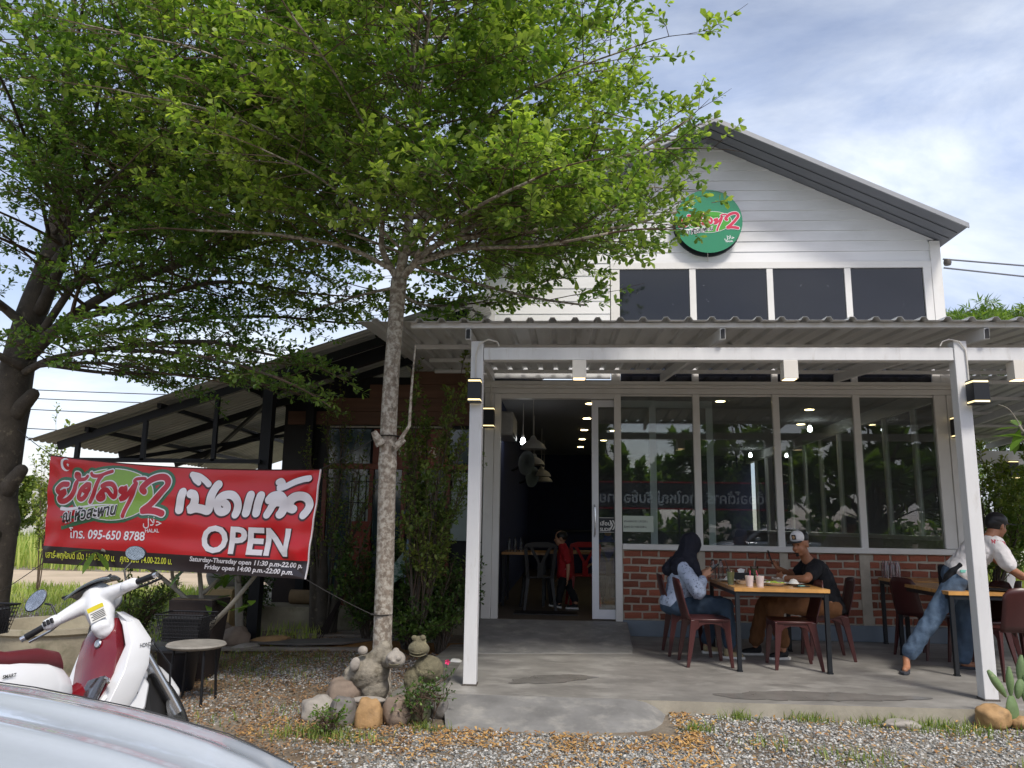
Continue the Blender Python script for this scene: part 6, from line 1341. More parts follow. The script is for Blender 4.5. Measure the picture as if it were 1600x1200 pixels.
mbp(MB().grid(lambda a, b: (.215+.16*b-.02*(2*a-1)**2, -.13+.26*a, 1.115+.02*math.sin(b*3)-.03*(2*a-1)**2+.01*b), 10, 6), 'meter_lens', m_disp, True, smooth=True, solid=.012)
mbp(MB().tube([(.205+.03*math.cos(a), .14*math.sin(a), 1.105+.03*math.cos(a*2)*0) for a in np.linspace(-1.5, 1.5, 12)], .007, 6), 'meter_rim', m_blackp, True)
bb('switch_pod', m_mw, [('c', (.20, .20, 1.0), .034, (.195, .245, .995), .034)], True, .008); bb('switch_pod', m_mw, [('c', (.20, -.20, 1.0), .034, (.195, -.245, .995), .034)], True, .008)
for y in (.205, .225, .245): mbp(MB().box(.155, .17, y-.007, y+.007, .985, 1.012), 'switch_button', m_blackp, True, bevel=.002)
for sd in (1, -1):
    mbp(MB().tube([(.19, .24*sd, .995), (.175, .36*sd, .98)], [.017, .0185], 14), 'grip', m_blackp, True, smooth=True)
    mbp(MB().tube([(.175, .36*sd, .98), (.17, .385*sd, .977)], [.014, .016], 12), 'bar_end', m_chr, True, smooth=True)
    mbp(MB().tube([(.24, .2*sd, .985), (.26, .27*sd, .975), (.235, .38*sd, .962)], [.008, .007, .007], 8), 'lever', m_blackp if sd < 0 else m_chr, True, smooth=True)
    mbp(MB().tube([(.22, .2*sd, 1.03), (.225, .21*sd, 1.10), (.25, .25*sd, 1.13)], .006, 8), 'mirror_stem', m_blackp, True, smooth=True)
    q = Vector((-1, -.25*sd, .05)).to_track_quat('Z', 'Y').to_matrix().to_4x4() @ Matrix.Rotation(R(35*sd), 4, 'Z')
    mm = Matrix.Translation((.25, .29*sd, 1.17)) @ q
    ml = MB().lathe([(0, -.022), (.03, -.02), (.046, -.006), (.047, .002), (.043, .004)], 28); ml.v = [tuple(mm @ Vector((v[0]*1.5, v[1]*.9, v[2]))) for v in ml.v]; mo = mbp(ml, 'mirror_shell', m_blackp, True, smooth=True)
    ml = MB().lathe([(0, .0065), (.043, .0065)], 28); ml.v = [tuple(mm @ Vector((v[0]*1.5, v[1]*.9, v[2]))) for v in ml.v]; mbp(ml, 'mirror_glass', m_mirror, True, mo)
# sticker on the cowl facing the rider
st = mbp(MB().box(.189, .190, -.06, .03, .89, .975), 'warning_sticker', m_cer, True); mbp(MB().box(.1875, .1885, -.06, .03, .95, .975), 'sticker_header', M('sticker_yellow', '#d8c92a', .5), True, st)
for k in range(5): mbp(MB().box(.1878, .1886, -.055, .02-.01*(k % 2), .899+.009*k, .903+.009*k), 'sticker_line', m_blackp, True, st)
# leg shield: wings, inner panel, footwell tunnel
for sd in (1, -1):
    sec = []
    for (z, xf, yo, xb, yi) in ((.93, .40, .10, .36, .07), (.86, .45, .16, .34, .12), (.74, .47, .215, .30, .17), (.60, .42, .225, .22, .135), (.46, .33, .205, .12, .10), (.34, .22, .165, .04, .07), (.27, .14, .13, .0, .05)):
        sec.append([(xf, sd*.03, z), (xf+.0, sd*yo*.6, z), (xf-.03, sd*yo*.93, z), (xf-.08, sd*yo, z), (xb-.01, sd*yo*.99, z-.005), (xb-.015, sd*yi, z-.01), (xb+.03, sd*yi*.7, z), (xf-.05, sd*.03, z)])
    mbp(MB().loft(sec), 'leg_shield', m_mw, smooth=True, sharp=30, bevel=.012)
sec = []
for (z, x, y) in ((.90, .33, .085), (.82, .27, .125), (.70, .235, .155), (.60, .20, .15), (.50, .13, .13), (.40, .06, .11), (.34, -.02, .10), (.33, -.10, .10)):
    sec.append([(x, -y, z), (x-.015, -y*.6, z+.005), (x-.02, 0, z+.01), (x-.015, y*.6, z+.005), (x, y, z), (x+.08, y*.8, z-.02), (x+.08, -y*.8, z-.02)])
mbp(MB().loft(sec), 'inner_panel', m_mr, smooth=True, sharp=50)
for sd in (1, -1):
    pl = [(.36, .60), (.43, .50), (.38, .38), (.26, .25), (.08, .205), (-.10, .26), (-.16, .35), (-.02, .40), (.10, .47), (.20, .56)]
    lc = mbp(MB().prism(pl, 1, .105*sd, .168*sd), 'lower_cover', m_mw, smooth=True, sharp=30, bevel=.02)
    mbp(MB().prism([(.10, .33), (.125, .345), (.165, .40), (.14, .385)], 1, .168*sd, .1695*sd), 'cover_slot', m_blackp, False, lc)
    mbp(MB().tube([(.36, .171*sd, .59), (.22, .172*sd, .53), (.08, .172*sd, .45), (-.1, .172*sd, .37)], .002, 4), 'cover_seam', M('seam_grey', '#7d8084', .6), False, lc)
    mbp(MB().lathe([(0, 0), (.009, .001), (.009, .003), (0, .004)], 10, (.32, .168*sd, .47), Matrix.Rotation(R(90 if sd < 0 else -90), 4, 'X')), 'screw', m_dsteel, False, lc)
v, f = text_geo('HONDA', .03, .0008, .2); mbp(MB().add([(.33+x*.9, -.222-.0*x, .70+y) for x, y in v], f), 'shield_lettering', m_chr, kind='stuff')
mbp(MB().lathe([(0, -.004), (.02, -.004), (.024, 0), (.02, .006), (0, .007)], 20, (.232, -.03, .78), Matrix.Rotation(R(-75), 4, 'Y')), 'key_switch', m_chr, smooth=True)
sec = []
for (x, z, y, h) in ((.10, .50, .06, .10), (.0, .47, .07, .10), (-.12, .50, .085, .12), (-.25, .58, .10, .14)): sec.append([(x, y*math.cos(a), z+h*math.sin(a)) for a in np.linspace(0, 6.283, 12, endpoint=False)])
mbp(MB().loft(sec), 'center_tunnel', m_mr, smooth=True)
# seat and side covers
sec = []
for (x, z, y, h) in ((-.01, .70, .05, .035), (-.06, .725, .10, .05), (-.18, .755, .125, .05), (-.36, .765, .135, .045), (-.50, .80, .135, .05), (-.70, .81, .12, .045), (-.80, .80, .07, .03)): sec.append([(x, y*math.copysign(abs(math.cos(a))**.6, math.cos(a)), z+h*math.copysign(abs(math.sin(a))**.6, math.sin(a))) for a in np.linspace(0, 6.283, 20, endpoint=False)])
mbp(MB().loft(sec), 'seat', m_seat, smooth=True)
sec = []
for (x, z, y, h) in ((.02, .58, .06, .06), (-.04, .60, .10, .095), (-.14, .62, .128, .12), (-.30, .64, .145, .135), (-.50, .67, .145, .125), (-.70, .72, .12, .08), (-.88, .76, .05, .04)): sec.append([(x, y*math.copysign(abs(math.cos(a))**.7, math.cos(a)), z+h*math.copysign(abs(math.sin(a))**.7, math.sin(a))) for a in np.linspace(0, 6.283, 20, endpoint=False)])
sc_ = mbp(MB().loft(sec), 'side_cover', m_mw, smooth=True)
v, f = text_geo('SMART', .022, .0006, .3); mbp(MB().add([(-.42+x, -.153, .675+y) for x, y in v], f), 'side_lettering', m_blackp, False, sc_, kind='stuff')
bb('engine', m_black, [('c', (-.05, 0, .33), .09, (.12, 0, .36), .06), ('c', (-.15, -.05, .31), .08, (-.15, .08, .31), .08), ('c', (-.6, .07, .29), .03, (-.2, .07, .33), .04), ('c', (.1, 0, .36), .045, (.24, 0, .42), .04)], voxel=.014)
mbp(MB().tube([(.05, -.08, .28), (-.3, -.13, .25), (-.75, -.13, .33)], [.018, .03, .04], 14), 'exhaust', m_chr, smooth=True)
mbp(MB().tube([(-.05, .1, .25), (-.1, .22, .03)], .01, 8), 'side_stand', m_black)
mbp(MB().tube([(-.2, -.17, .25), (.02, -.16, .25), (.02, -.25, .25)], .011, 8), 'foot_peg', m_black)
bb('tail_light', M('red_lens', '#8c1018', .2), [('e', (-.90, 0, .72), (.03, .07, .035), (0, 0, 0))]); bb('rear_fender', m_black, [('c', (-.75, 0, .62), .05, (-.93, 0, .45), .04)])
# clear bag hook pouch / cable in the footwell
mbp(MB().tube([(.2, -.05, .60), (.12, -.2, .57), (.1, -.22, .55)], .008, 8), 'luggage_hook', m_chr, smooth=True)
mbp(MB().loft([[(.17, -.15, .58), (.17, -.02, .58), (.15, -.02, .6), (.15, -.15, .6)], [(-.02, -.17, .36), (-.02, -.03, .36), (-.04, -.03, .38), (-.04, -.17, .38)]]), 'plastic_pouch', glass_mat('clear_pouch', (.5, .5, .5), 2.0, .05), smooth=False, bevel=.01)
for o_ in list(KIDS[mc.name]):
    pass
# ------------------------------------------------------------------ car
m_car = M('silver_car_paint', '#cfd8e1', .18, .2, var=.02, scale=40, coat=1.0); m_cglass = M('car_glass', '#0e1214', .05, spec=.9); m_trim = M('car_trim', '#1b1c1e', .5)
def build_car(name, lab, loc, rz):
    t = thing(name, lab, 'car', loc, rz)
    # body stations from nose to tail: x, half width, shoulder height, centre height, bottom
    ST = [(0, .50, .50, .52, .32), (-.03, .62, .60, .63, .26), (-.10, .72, .665, .695, .22), (-.22, .79, .72, .755, .2), (-.45, .845, .80, .835, .2), (-.75, .865, .865, .905, .2), (-1.1, .875, .92, .965, .2), (-1.35, .88, .945, .99, .2), (-2.2, .885, .95, .97, .2), (-3.2, .885, .96, .98, .2), (-3.8, .86, .97, .99, .22), (-4.15, .80, .93, .95, .26), (-4.25, .66, .80, .82, .34)]
    rings = []
    for x, w, zs, zc, zb in ST:
        r_ = []
        for k in range(41):      # over the top, left to right
            s_ = -1+2*k/40; a = abs(s_); z = zc-(zc-zs)*a**2.6-(.05*max(0, a-.82)/.18 if a > .82 else 0)
            z += (.020*math.exp(-((a-.60)/.05)**2)+.014*math.exp(-((a-.30)/.05)**2))*(1 if -1.3 < x < -.3 else .3)
            r_.append((x+(.02 if False else 0), w*(s_ if a < .85 else math.copysign(.85+(a-.85)*.93, s_)), z))
        r_ += [(x, w*1.0, zs-.14), (x, w*1.01, (zs+zb)/2), (x, w*.97, zb), (x, 0, zb-.02), (x, -w*.97, zb), (x, -w*1.01, (zs+zb)/2), (x, -w*1.0, zs-.14)]
        rings.append(r_)
    bd = MB().loft(rings).build('body', m_car, t, world=False, smooth=True, subsurf=1, sharp=60)
    # bonnet shut lines
    def top(x, s_):
        xs_ = [q[0] for q in ST][::-1]; f_ = lambda i: np.interp(x, xs_, [q[i] for q in ST][::-1]); a = abs(s_); zc, zs, w = f_(3), f_(2), f_(1)
        return (x, w*s_, zc-(zc-zs)*a**2.6+(.020*math.exp(-((a-.60)/.05)**2)+.014*math.exp(-((a-.30)/.05)**2))*(1 if -1.3 < x < -.3 else .3))
    for sd in (1, -1): MB().tube([top(x, .80*sd) for x in np.linspace(-1.3, -.25, 16)], .002, 4).build('bonnet_gap', m_trim, bd, world=False)
    MB().tube([top(-.2-.04*(abs(s_)/.8)**2, s_) for s_ in np.linspace(-.8, .8, 20)], .002, 4).build('bonnet_gap', m_trim, bd, world=False)
    for sd in (1, -1):
        hl = blob('headlight', M('headlamp_lens', '#8d979e', .08, spec=.9), [('c', (-.14, .56*sd, .60), .055, (-.42, .80*sd, .70), .035)], .012, 3, t, world=False)
        MB().box(-1.68, -1.52, .9*sd, 1.06*sd, .98, 1.1).build('wing_mirror', m_car, t, world=False, bevel=.03)
    # greenhouse
    G = [(-1.32, .70, .96, .96), (-1.9, .64, .96, 1.38), (-2.4, .60, .96, 1.46), (-3.1, .60, .96, 1.44), (-3.6, .64, .96, 1.28), (-4.0, .70, .96, .98)]
    MB().loft([[(x, -w-.08, z0), (x, -w, z1-.05), (x, -w*.8, z1), (x, w*.8, z1), (x, w, z1-.05), (x, w+.08, z0)] for x, w, z0, z1 in G]).build('greenhouse', m_cglass, t, world=False, smooth=True)
    MB().loft([[(x, -w*.98, z1-.045), (x, -w*.8, z1+.006), (x, w*.8, z1+.006), (x, w*.98, z1-.045)] for x, w, z0, z1 in G[1:5]]).build('roof', m_car, t, world=False, smooth=True)
    MB().box(.0, .02, -.38, .38, .34, .5).build('grille', m_trim, t, world=False, bevel=.01); MB().box(.015, .03, -.25, .25, .38, .47).build('number_plate', m_cer, t, world=False)
    for x in (-.78, -3.4):
        for sd in (1, -1):
            q = Matrix.Rotation(R(90), 4, 'X'); w = MB().lathe([(.2, -.1), (.29, -.105), (.315, -.08), (.32, 0), (.315, .08), (.29, .105), (.2, .1)], 32, (x, .80*sd, .32), q).build('tyre', m_tyre, t, world=False, smooth=True)
            MB().lathe([(0, -.09), (.19, -.095), (.2, 0), (.19, .095), (0, .09)], 24, (x, .80*sd, .32), q).build('hubcap', m_chr, w, world=False, smooth=True)
    return t
car = build_car('parked_car', 'silver car bonnet filling the lower left corner', (-.52, 1.80, GZ-.015), R(3))
copy_tree(car, None, (5.2, -9.0, GZ), R(175), 'silver car parked across the street behind the camera')
# ------------------------------------------------------------------ yard things
m_rockA = M('pale_boulder', '#97928a', .8, var=.2, scale=5, bump=.004, bscale=40, spots=('#6e6a5e', 6, .6, .8)); m_rockB = M('grey_boulder', '#6d6a66', .8, var=.2, scale=5, bump=.004, bscale=40); m_rockC = M('tan_boulder', '#a3835a', .8, var=.2, scale=6, bump=.004, bscale=40, spots=('#7c6a52', 8, .55, .8)); m_rockD = M('brown_boulder', '#7d6f62', .8, var=.25, scale=6, bump=.004, bscale=40)
def rock(lab, c, r, mat, seed, rot=0, grp=None, name='rock'):
    t = MB(); n1, n2 = 36, 22
    def f(u, v):
        th, ph = u*2*math.pi, v*math.pi; d = Vector((math.sin(ph)*math.cos(th), math.sin(ph)*math.sin(th), math.cos(ph)))
        k = 1+.26*mnoise.noise(d*1.3+Vector((seed*3.1, 0, 0)))+.08*mnoise.noise(d*3.5+Vector((0, seed, 0)))+.02*mnoise.noise(d*11); p = Vector([math.copysign(abs(q)**.85, q) for q in d])*k
        p = Matrix.Rotation(rot, 3, 'Z') @ Vector((p.x*r[0], p.y*r[1], p.z*r[2])); return p+Vector(c)
    t.grid(f, n1, n2); o = t.build(name, mat, None, smooth=True, sharp=180, loc=c)
    bm = bmesh.new(); bm.from_mesh(o.data); bmesh.ops.remove_doubles(bm, verts=bm.verts, dist=.0005); bm.to_mesh(o.data); bm.free(); tag(o, lab, 'rock', grp); return o
RG = 'boulders ringed around the tree foot'
rock('pale grey boulder at the left end of the ring', (-1.80, 5.93, .12), (.125, .10, .10), m_rockA, 1, .2, RG); rock('dark grey boulder second from the left in the ring', (-1.58, 5.84, .13), (.095, .09, .115), m_rockB, 2, .5, RG); rock('upright tan boulder at the front of the ring', (-1.385, 5.80, .125), (.098, .08, .13), m_rockC, 3, 0, RG)
rock('brown grey boulder right of the tan one', (-1.20, 5.88, .13), (.10, .09, .12), m_rockD, 4, .4, RG); rock('mossy boulder at the right end of the ring', (-1.06, 5.98, .15), (.085, .09, .12), M('mossy_boulder', '#5f6049', .85, var=.3, scale=8, bump=.005, bscale=40), 5, .2, RG)
rock('long sloping brown rock behind the ring', (-1.66, 6.15, .2), (.15, .09, .11), m_rockD, 6, .6, RG); rock('grey rock beside the path right of the statues', (-.93, 6.12, .12), (.07, .07, .08), m_rockB, 7, 0, RG)
rock('round tan stone left of the cactus', (3.22, 6.36, .12), (.115, .10, .095), m_rockC, 8, .2, 'stones around the cactus'); rock('small flat tan stone right of the cactus', (3.44, 6.36, .09), (.085, .06, .05), m_rockC, 9, 0, 'stones around the cactus'); rock('pale tan stone farthest right by the cactus', (3.60, 6.39, .10), (.09, .06, .055), m_rockA, 10, -.4, 'stones around the cactus')
for i, (lab, c, r, mt_) in enumerate([('upright egg shaped stone beside the frangipani foot', (-3.98, 9.1, .16), (.14, .12, .15), m_rockD), ('rounded stone in front of the frangipani foot', (-3.72, 8.95, .15), (.16, .13, .14), m_rockD), ('sandy flat stone behind the frangipani foot', (-3.4, 9.2, .1), (.22, .15, .07), m_rockC), ('small flat pale stone by the planks', (-3.55, 8.85, .08), (.16, .1, .05), m_rockA)]): rock(lab, c, r, mt_, 20+i, .3*i, 'stones in the garden bed')
rock('small white stone at the gravel edge', (-1.08, 8.2, .09), (.07, .05, .04), m_cer, 31, 0); rock('low pale stone at the slab edge by the grass', (2.52, 6.28, .07), (.14, .06, .035), m_rockA, 32, 0)
# concrete garden statues
m_stat = M('weathered_cast_concrete', '#857f72', .9, var=.35, scale=9, bump=.012, bscale=28, spots=('#504a3a', 7, .5, .66)); m_statw = M('worn_white_concrete', '#99938a', .85, var=.2, scale=12, bump=.004, bscale=60); m_moss = M('mossy_cast_concrete', '#6a6550', .9, var=.4, scale=9, bump=.012, bscale=28, spots=('#a39b78', 9, .6, .7))
t = thing('snail_statue', 'weathered concrete hunched animal statue with a smiling ball head against the trunk', 'statue', (-1.5, 6.2, .1))
bd = blob('statue_body', m_stat, [('e', (-1.50, 6.2, .42), (.185, .15, .17), (0, 0, 0)), ('e', (-1.44, 6.2, .27), (.13, .12, .14), (0, 0, 0)), ('c', (-1.42, 6.2, .55), .10, (-1.36, 6.2, .66), .065), ('c', (-1.30, 6.15, .55), .08, (-1.22, 6.12, .55), .06), ('c', (-1.62, 6.2, .4), .1, (-1.66, 6.2, .3), .08)], .012, 3, t, wr=(.008, 14.))
blob('statue_head', m_statw, [('e', (-1.235, 6.06, .575), (.088, .08, .085), (0, 0, 0)), ('e', (-1.27, 6.0, .60), (.03, .03, .03), (0, 0, 0)), ('e', (-1.20, 6.0, .60), (.03, .03, .03), (0, 0, 0)), ('e', (-1.235, 5.985, .57), (.02, .02, .018), (0, 0, 0)), ('e', (-1.235, 6.06, .655), (.03, .03, .03), (0, 0, 0))], .009, 3, t)
MB().tube([(-1.235+.062*math.sin(a), 6.06-.078*math.cos(a*.9), .56-.025*math.cos(a)) for a in np.linspace(-1, 1, 12)], .006, 6).build('mouth_line', m_moss, t)
blob('shell_scroll', m_statw, [('e', (-1.585, 6.05, .52), (.045, .03, .07), (0, .2, 0)), ('e', (-1.53, 6.08, .645), (.045, .035, .045), (0, 0, 0))], .009, 2, t)
blob('statue_plinth', m_statw, [('e', (-1.45, 6.02, .2), (.155, .07, .035), (0, 0, .1))], .01, 2, t)
t.scale = (.88, .88, .78)
t = thing('frog_statue', 'mossy concrete frog statue with wide mouth right of the trunk', 'statue', (-1.12, 6.2, .1))
blob('frog_body', m_moss, [('e', (-1.02, 6.2, .46), (.135, .12, .135), (0, .3, 0)), ('e', (-1.14, 6.18, .36), (.09, .09, .13), (0, 0, 0)), ('c', (-1.13, 6.16, .28), .07, (-1.14, 6.12, .18), .06)], .011, 3, t, wr=(.008, 15.))
fh = blob('frog_head', m_moss, [('e', (-1.10, 6.14, .665), (.095, .09, .075), (0, .15, 0)), ('e', (-1.10, 6.16, .74), (.06, .06, .045), (0, 0, 0)), ('e', (-1.065, 6.12, .775), (.028, .028, .028), (0, 0, 0)), ('e', (-1.14, 6.12, .77), (.028, .028, .028), (0, 0, 0))], .01, 3, t)
for k in (0, .028): MB().tube([(-1.10+.08*math.sin(a), 6.14-.088*math.cos(a), .665-k-.03*math.cos(a)) for a in np.linspace(-1.1, 1.1, 14)], .005, 6).build('frog_lip', m_moss, fh)
blob('frog_foot', m_statw, [('e', (-1.12, 6.06, .22), (.10, .05, .03), (0, -.2, .2))], .01, 2, t)
t.scale = (.88, .88, .78)
t = thing('pink_flower', 'tiny bright pink flower beside the frog statue', 'flower', (-.885, 6.2, .42)); mb = MB(); PF = -.1
for k in range(5):
    a = k*1.257; mb.add([(-.885, 6.2, .44), (-.885+.018*math.cos(a-.5), 6.2-.006, .44+.018*math.sin(a-.5)), (-.885+.022*math.cos(a), 6.19, .44+.022*math.sin(a)), (-.885+.018*math.cos(a+.5), 6.2-.006, .44+.018*math.sin(a+.5))], [(0, 1, 2, 3)])
mb.build('petals', M('hot_pink_petal', '#e0246a', .5), t, kind='stuff'); MB().tube([(-.885, 6.2, .44), (-.90, 6.22, .35), (-.92, 6.2, .12)], .003, 5).build('stem', m_hedge, t)
# cactus
m_cac = M('cactus_skin', '#6a8155', .6, var=.2, scale=10, bump=.002, bscale=60, spots=('#a8a583', 11, .62, .75))
t = thing('prickly_pear', 'pale green prickly pear cactus in front of the right post', 'cactus', (3.38, 6.37, GZ))
def pad(c, h, w, ang, tw=0):
    c = Vector(c); d = Vector((math.sin(ang), 0, math.cos(ang))); s_ = Vector((math.cos(ang)*math.cos(tw), math.sin(tw), -math.sin(ang)*math.cos(tw))); n_ = d.cross(s_); rings = []
    for i in range(9):
        q = i/8; ww = w/2*math.sin(math.pi*(.08+.84*q**.85))**.8*(.65+.35*q); rings.append([c+d*h*q+s_*ww*math.cos(a)+n_*.028*math.sin(a)*max(.25, math.sin(math.pi*(.1+.8*q))) for a in np.linspace(0, 6.283, 14, endpoint=False)])
    MB().loft(rings).build('pad', m_cac, t, smooth=True)
for c, h, w, a, tw in (((3.375, 6.37, .04), .24, .125, .0, .2), ((3.34, 6.37, .27), .22, .075, -.55, .1), ((3.375, 6.37, .28), .21, .055, .02, .9), ((3.49, 6.37, .04), .2, .045, .0, 1.1), ((3.485, 6.37, .22), .18, .07, -.12, .8), ((3.42, 6.37, .26), .15, .08, .25, .2), ((3.445, 6.37, .39), .19, .05, .18, .9), ((3.475, 6.37, .38), .1, .065, .35, .3)): pad(c, h, w, a, tw)
# round seat stool, pots, buckets
m_seatw = M('grey_worn_seat', '#8b8880', .7, var=.25, scale=8, bump=.003, bscale=30); m_pot = M('beige_planter', '#b39a6f', .8, var=.15, scale=4, spots=('#6c5d44', 5, .6, .8)); m_dpot = M('dark_clay_pot', '#2d2420', .8, var=.3, scale=6, bump=.003, bscale=30)
t = thing('round_stool', 'round grey seated stool with thin black legs beside the motorcycle', 'stool', (-2.96, 6.35, GZ))
MB().lathe([(0, .478), (.20, .474), (.225, .484), (.232, .495), (.222, .508), (.12, .505), (0, .500)], 36, (-2.96, 6.35, 0)).build('seat', m_seatw, t, smooth=True)
for a in (.9, 2.4, 3.9, 5.5): MB().tube([(-2.96+.17*math.cos(a), 6.35+.17*math.sin(a), .48), (-2.96+.20*math.cos(a), 6.35+.20*math.sin(a), GZ)], .011, 8).build('leg', m_dsteel, t, smooth=True)
def basket(lab, c, w, d, h, grp=None):
    t = thing('wire_basket', lab, 'basket', c, 0, grp)
    for k in range(8):
        z = h*k/7; g = .75+.25*k/7; r_ = .007 if k == 7 else .0028; p = [(w/2*g*x, d/2*g*y, z) for x, y in ((-1, -1), (1, -1), (1, 1), (-1, 1), (-1, -1))]; MB().tube(p, r_, 5).build('wire_hoop', m_blackp, t, world=False)
    mb = MB()
    for i in range(16):
        for ya in (-1, 1): x = -1+2*i/15; mb.bar((w/2*.75*x, d/2*.75*ya, 0), (w/2*x, d/2*ya, h), .0035, .0035)
    for i in range(9):
        for xa in (-1, 1): y = -1+2*i/8; mb.bar((w/2*.75*xa, d/2*.75*y, 0), (w/2*xa, d/2*y, h), .0035, .0035)
    for i in range(12): x = -1+2*i/11; mb.bar((w/2*.75*x, -d/2*.75, 0), (w/2*.75*x, d/2*.75, 0), .0035, .0035)
    mb.build('wire_mesh', m_blackp, t, world=False, kind='stuff'); MB().box(-w*.37, w*.37, -d*.37, d*.37, .002, h*.86).build('liner', M('dark_net', '#1c1d20', .8), t, world=False)
basket('black wire basket behind the round stool', (-3.25, 6.75, .47), .42, .3, .22, 'black wire baskets'); basket('black wire basket cut by the left frame edge', (-3.78, 5.0, .74), .3, .26, .18, 'black wire baskets')
t = thing('black_bucket', 'black plastic bucket under the round stool', 'bucket', (-3.3, 6.75, GZ)); MB().lathe([(0, .0), (.14, .0), (.175, .34), (.18, .345), (.17, .345), (.135, .01), (0, .01)], 28, (0, 0, 0)).build('bucket_wall', M('navy_plastic', '#12151d', .4), t, world=False, smooth=True); MB().lathe([(.176, .33), (.186, .335), (.186, .35), (.176, .352)], 28).build('rim', m_blackp, t, world=False, smooth=True)
t = thing('dark_pot', 'dark brown square pot behind the baskets', 'pot', (-3.4, 7.3, GZ)); MB().loft([[(-3.4+a*.15, 7.3+b*.15, .05) for a, b in ((-1, -1), (1, -1), (1, 1), (-1, 1))], [(-3.4+a*.21, 7.3+b*.2, .76) for a, b in ((-1, -1), (1, -1), (1, 1), (-1, 1))]]).build('pot_wall', m_dpot, t, bevel=.01); box('soil', m_ground, t, -3.59, -3.21, 7.12, 7.48, .761, .775)
t = thing('beige_planter', 'tall beige square planter tapering to its foot', 'planter', (-4.4, 10.1, GZ)); MB().loft([[(-4.4+a*.15, 10.1+b*.15, .04) for a, b in ((-1, -1), (1, -1), (1, 1), (-1, 1))], [(-4.4+a*.2, 10.1+b*.2, .62) for a, b in ((-1, -1), (1, -1), (1, 1), (-1, 1))]]).build('planter_wall', m_pot, t, bevel=.01)
mb = None
for k in range(6):
    a = k*1.05; mb = MB(); big_leaf(mb, (-4.4, 10.1, .6), (math.cos(a)*.6, math.sin(a)*.5, 1), .35, .07, .3); mb.build('leaf', m_frleaf, t, smooth=True)
t = thing('concrete_tub', 'round mossy concrete tub behind the motorcycle', 'tub', (-4.3, 6.6, GZ)); MB().lathe([(0, 0), (.36, 0), (.48, .2), (.52, .5), (.55, .52), (.55, .56), (.49, .56), (.45, .3), (0, .25)], 40).build('tub_wall', m_platf, t, world=False, smooth=True)
# planks and slabs on the bed, mulch, broom, bucket, boards, umbrella
m_plank = M('weathered_plank', '#8a8176', .85, var=.25, scale=4, stretch=(.4, 4, 1), bump=.003, bscale=30); m_slate = M('slate_board', '#64605b', .8, var=.2, scale=4, bump=.003, bscale=20)
def plank(lab, p, q, w, h, mat=None, grp='weathered planks laid in the garden bed'):
    o = MB().bar(p, q, w, h).build('plank', mat or m_plank, None, bevel=.005, loc=((p[0]+q[0])/2, (p[1]+q[1])/2, p[2])); tag(o, lab, 'plank', grp)
plank('long weathered plank nearest in the garden bed', (-3.9, 8.72, .08), (-2.2, 8.95, .08), .13, .035); plank('pale broken plank at the left of the bed', (-4.9, 9.75, .075), (-4.0, 9.85, .075), .16, .03); plank('thin plank behind the slate board', (-3.3, 9.85, .085), (-2.2, 10.0, .085), .12, .035); plank('farthest plank before the platform', (-3.7, 10.25, .08), (-2.3, 10.3, .08), .11, .035)
plank('short plank at the left of the near plank', (-4.5, 8.9, .07), (-3.7, 8.8, .07), .12, .03)
o = MB().prism([(-3.75, 8.98), (-3.0, 8.94), (-2.5, 9.12), (-2.25, 9.42), (-2.5, 9.5), (-2.95, 9.35), (-3.5, 9.2)], 2, .10, .125).build('slate_board', m_slate, None, bevel=.006, loc=(-3, 9.2, .1)); tag(o, 'curved dark slate board lying in the garden bed', 'board')
MB().grid(lambda a, b: (-3.2+2.0*a, 8.9+.9*b, gz(-3.2+2*a, 8.9+.9*b)+.05*math.sin(math.pi*a)*math.sin(math.pi*b)+.0), 20, 10).build('mulch_mound', M('orange_mulch', '#8a6230', .95, var=.4, scale=25, bump=.01, bscale=60), None, smooth=True, kind='structure')
t = thing('twig_broom', 'old twig broom leaning at the foot of the dark stems', 'broom', (-2.75, 9.9, GZ)); mb = MB()
for k in range(40): a = rnd.uniform(0, 6.28); r_ = rnd.random(); mb.bar((-2.72, 10.0, .72), (-3.0+.13*r_*math.cos(a), 9.88+.1*r_*math.sin(a), .06), .006, .006)
mb.build('bristles', m_dpot, t, kind='stuff'); MB().tube([(-2.72, 10.0, .70), (-2.5, 10.1, 1.5)], .012, 8).build('handle', m_twig, t)
t = thing('grey_bucket', 'small grey bucket standing on the platform right of the banner', 'bucket', (-2.72, 10.75, .36)); MB().lathe([(0, 0), (.09, 0), (.115, .3), (.12, .305), (.11, .3), (.085, .01), (0, .01)], 24).build('bucket_wall', M('grey_plastic', '#6f7679', .5), t, world=False, smooth=True)
MB().tube([(.115*math.cos(a), 0, .3+.1*math.sin(a)) for a in np.linspace(0, math.pi, 12)], .004, 6).build('handle', m_dsteel, t, world=False)
t = thing('orange_board', 'reddish orange board leaning behind the right edge of the banner', 'board', (-2.95, 10.9, .36)); MB().loft([[(-3.02, 10.72, .37), (-2.74, 10.72, .37), (-2.74, 10.74, .37), (-3.02, 10.74, .37)], [(-2.98, 10.92, 1.5), (-2.70, 10.92, 1.5), (-2.70, 10.94, 1.5), (-2.98, 10.94, 1.5)]]).build('panel', M('orange_laminate', '#7c341d', .5), t)
t = thing('rolled_mat', 'rolled brown mat with green end lying on the platform', 'mat', (-3.5, 10.8, .36)); MB().tube([(-3.75, 10.8, .46), (-3.3, 10.8, .46)], .095, 16).build('roll', M('tan_cloth', '#8f7a5c', .9, var=.2), t, smooth=True); MB().tube([(-3.298, 10.8, .46), (-3.05, 10.78, .46)], .09, 16).build('roll_end', M('teal_cloth', '#3c5f52', .9), t, smooth=True)
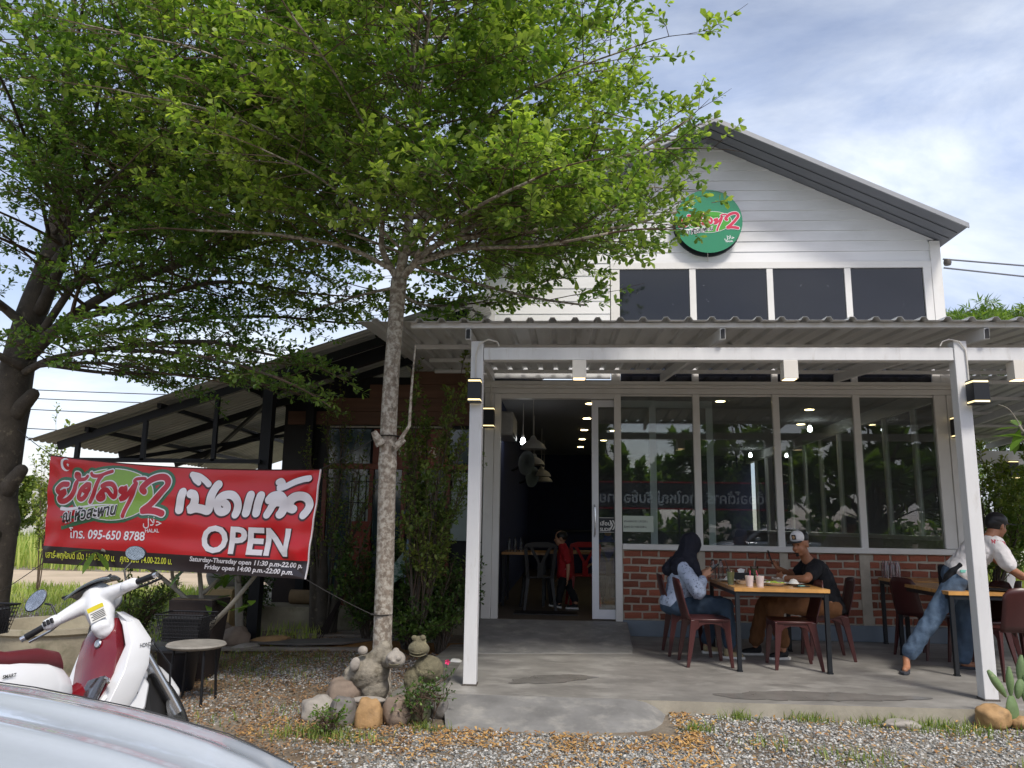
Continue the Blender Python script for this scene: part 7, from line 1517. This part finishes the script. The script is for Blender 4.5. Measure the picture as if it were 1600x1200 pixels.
t = thing('grey_tarpaulin', 'grey tarpaulin draped over things under the banner', 'tarpaulin', (-4.6, 11.2, .36)); blob('tarpaulin_cover', M('grey_canvas', '#77756f', .9, bump=.01, bscale=6), [('c', (-4.9, 11.2, .7), .25, (-4.3, 11.2, .85), .2), ('c', (-4.3, 11.2, .85), .18, (-4.0, 11.2, .55), .12)], .025, 5, t)
t = thing('dark_crate', 'dark wooden crate on the platform beside the tarpaulin', 'crate', (-3.9, 11.2, .36)); box('crate_side', m_dpot, t, -4.1, -3.6, 11.0, 11.4, .36, .85)
t = thing('folded_umbrella', 'folded blue and green patterned umbrella hooked upright in the hedge', 'umbrella', (-1.82, 9.1, .5))
MB().tube([(-1.79, 9.1, .6), (-1.79, 9.1, 1.55), (-1.80, 9.1, 1.62), (-1.84, 9.1, 1.64), (-1.865, 9.1, 1.60), (-1.865, 9.1, 1.54)], .010, 8).build('shaft_and_crook', M('umbrella_blue', '#5f6f88', .5), t, smooth=True)
MB().loft([[(-1.80+r_*math.cos(a), 9.1+r_*math.sin(a)*.5, z) for a in np.linspace(0, 6.283, 10, endpoint=False)] for z, r_ in ((1.30, .015), (1.0, .05), (.75, .025))]).build('canopy', M('umbrella_cloth', '#8ba0bd', .7, spots=('#3f6b58', 14, .55, .6)), t, smooth=True)
MB().add([(-1.82, 9.08, 1.2), (-2.0, 9.06, .95), (-2.12, 9.05, .45), (-1.95, 9.07, .8), (-1.82, 9.08, .9), (-1.66, 9.05, 1.0)], [(0, 1, 3, 4), (1, 2, 3), (0, 4, 5)]).build('loose_canopy_panel', M('umbrella_panel', '#8fa39a', .7, spots=('#3f6b58', 18, .5, .56)), t, solid=.004)
for i in range(3):
    o = MB().lathe([(0, .0), (.012, .005), (.008, .3)], 6, (-4.75+.1*i, 9.9, .08), Matrix.Rotation(R(60+5*i), 4, 'Y')).build('scrap_pipe', M('scrap_blue', '#3a6f8a', .6) if i == 1 else m_plank, None); tag(o, ['grey scrap stick left of the planter', 'blue plastic scrap pipe left of the planter', 'second grey scrap stick left of the planter'][i], 'scrap')
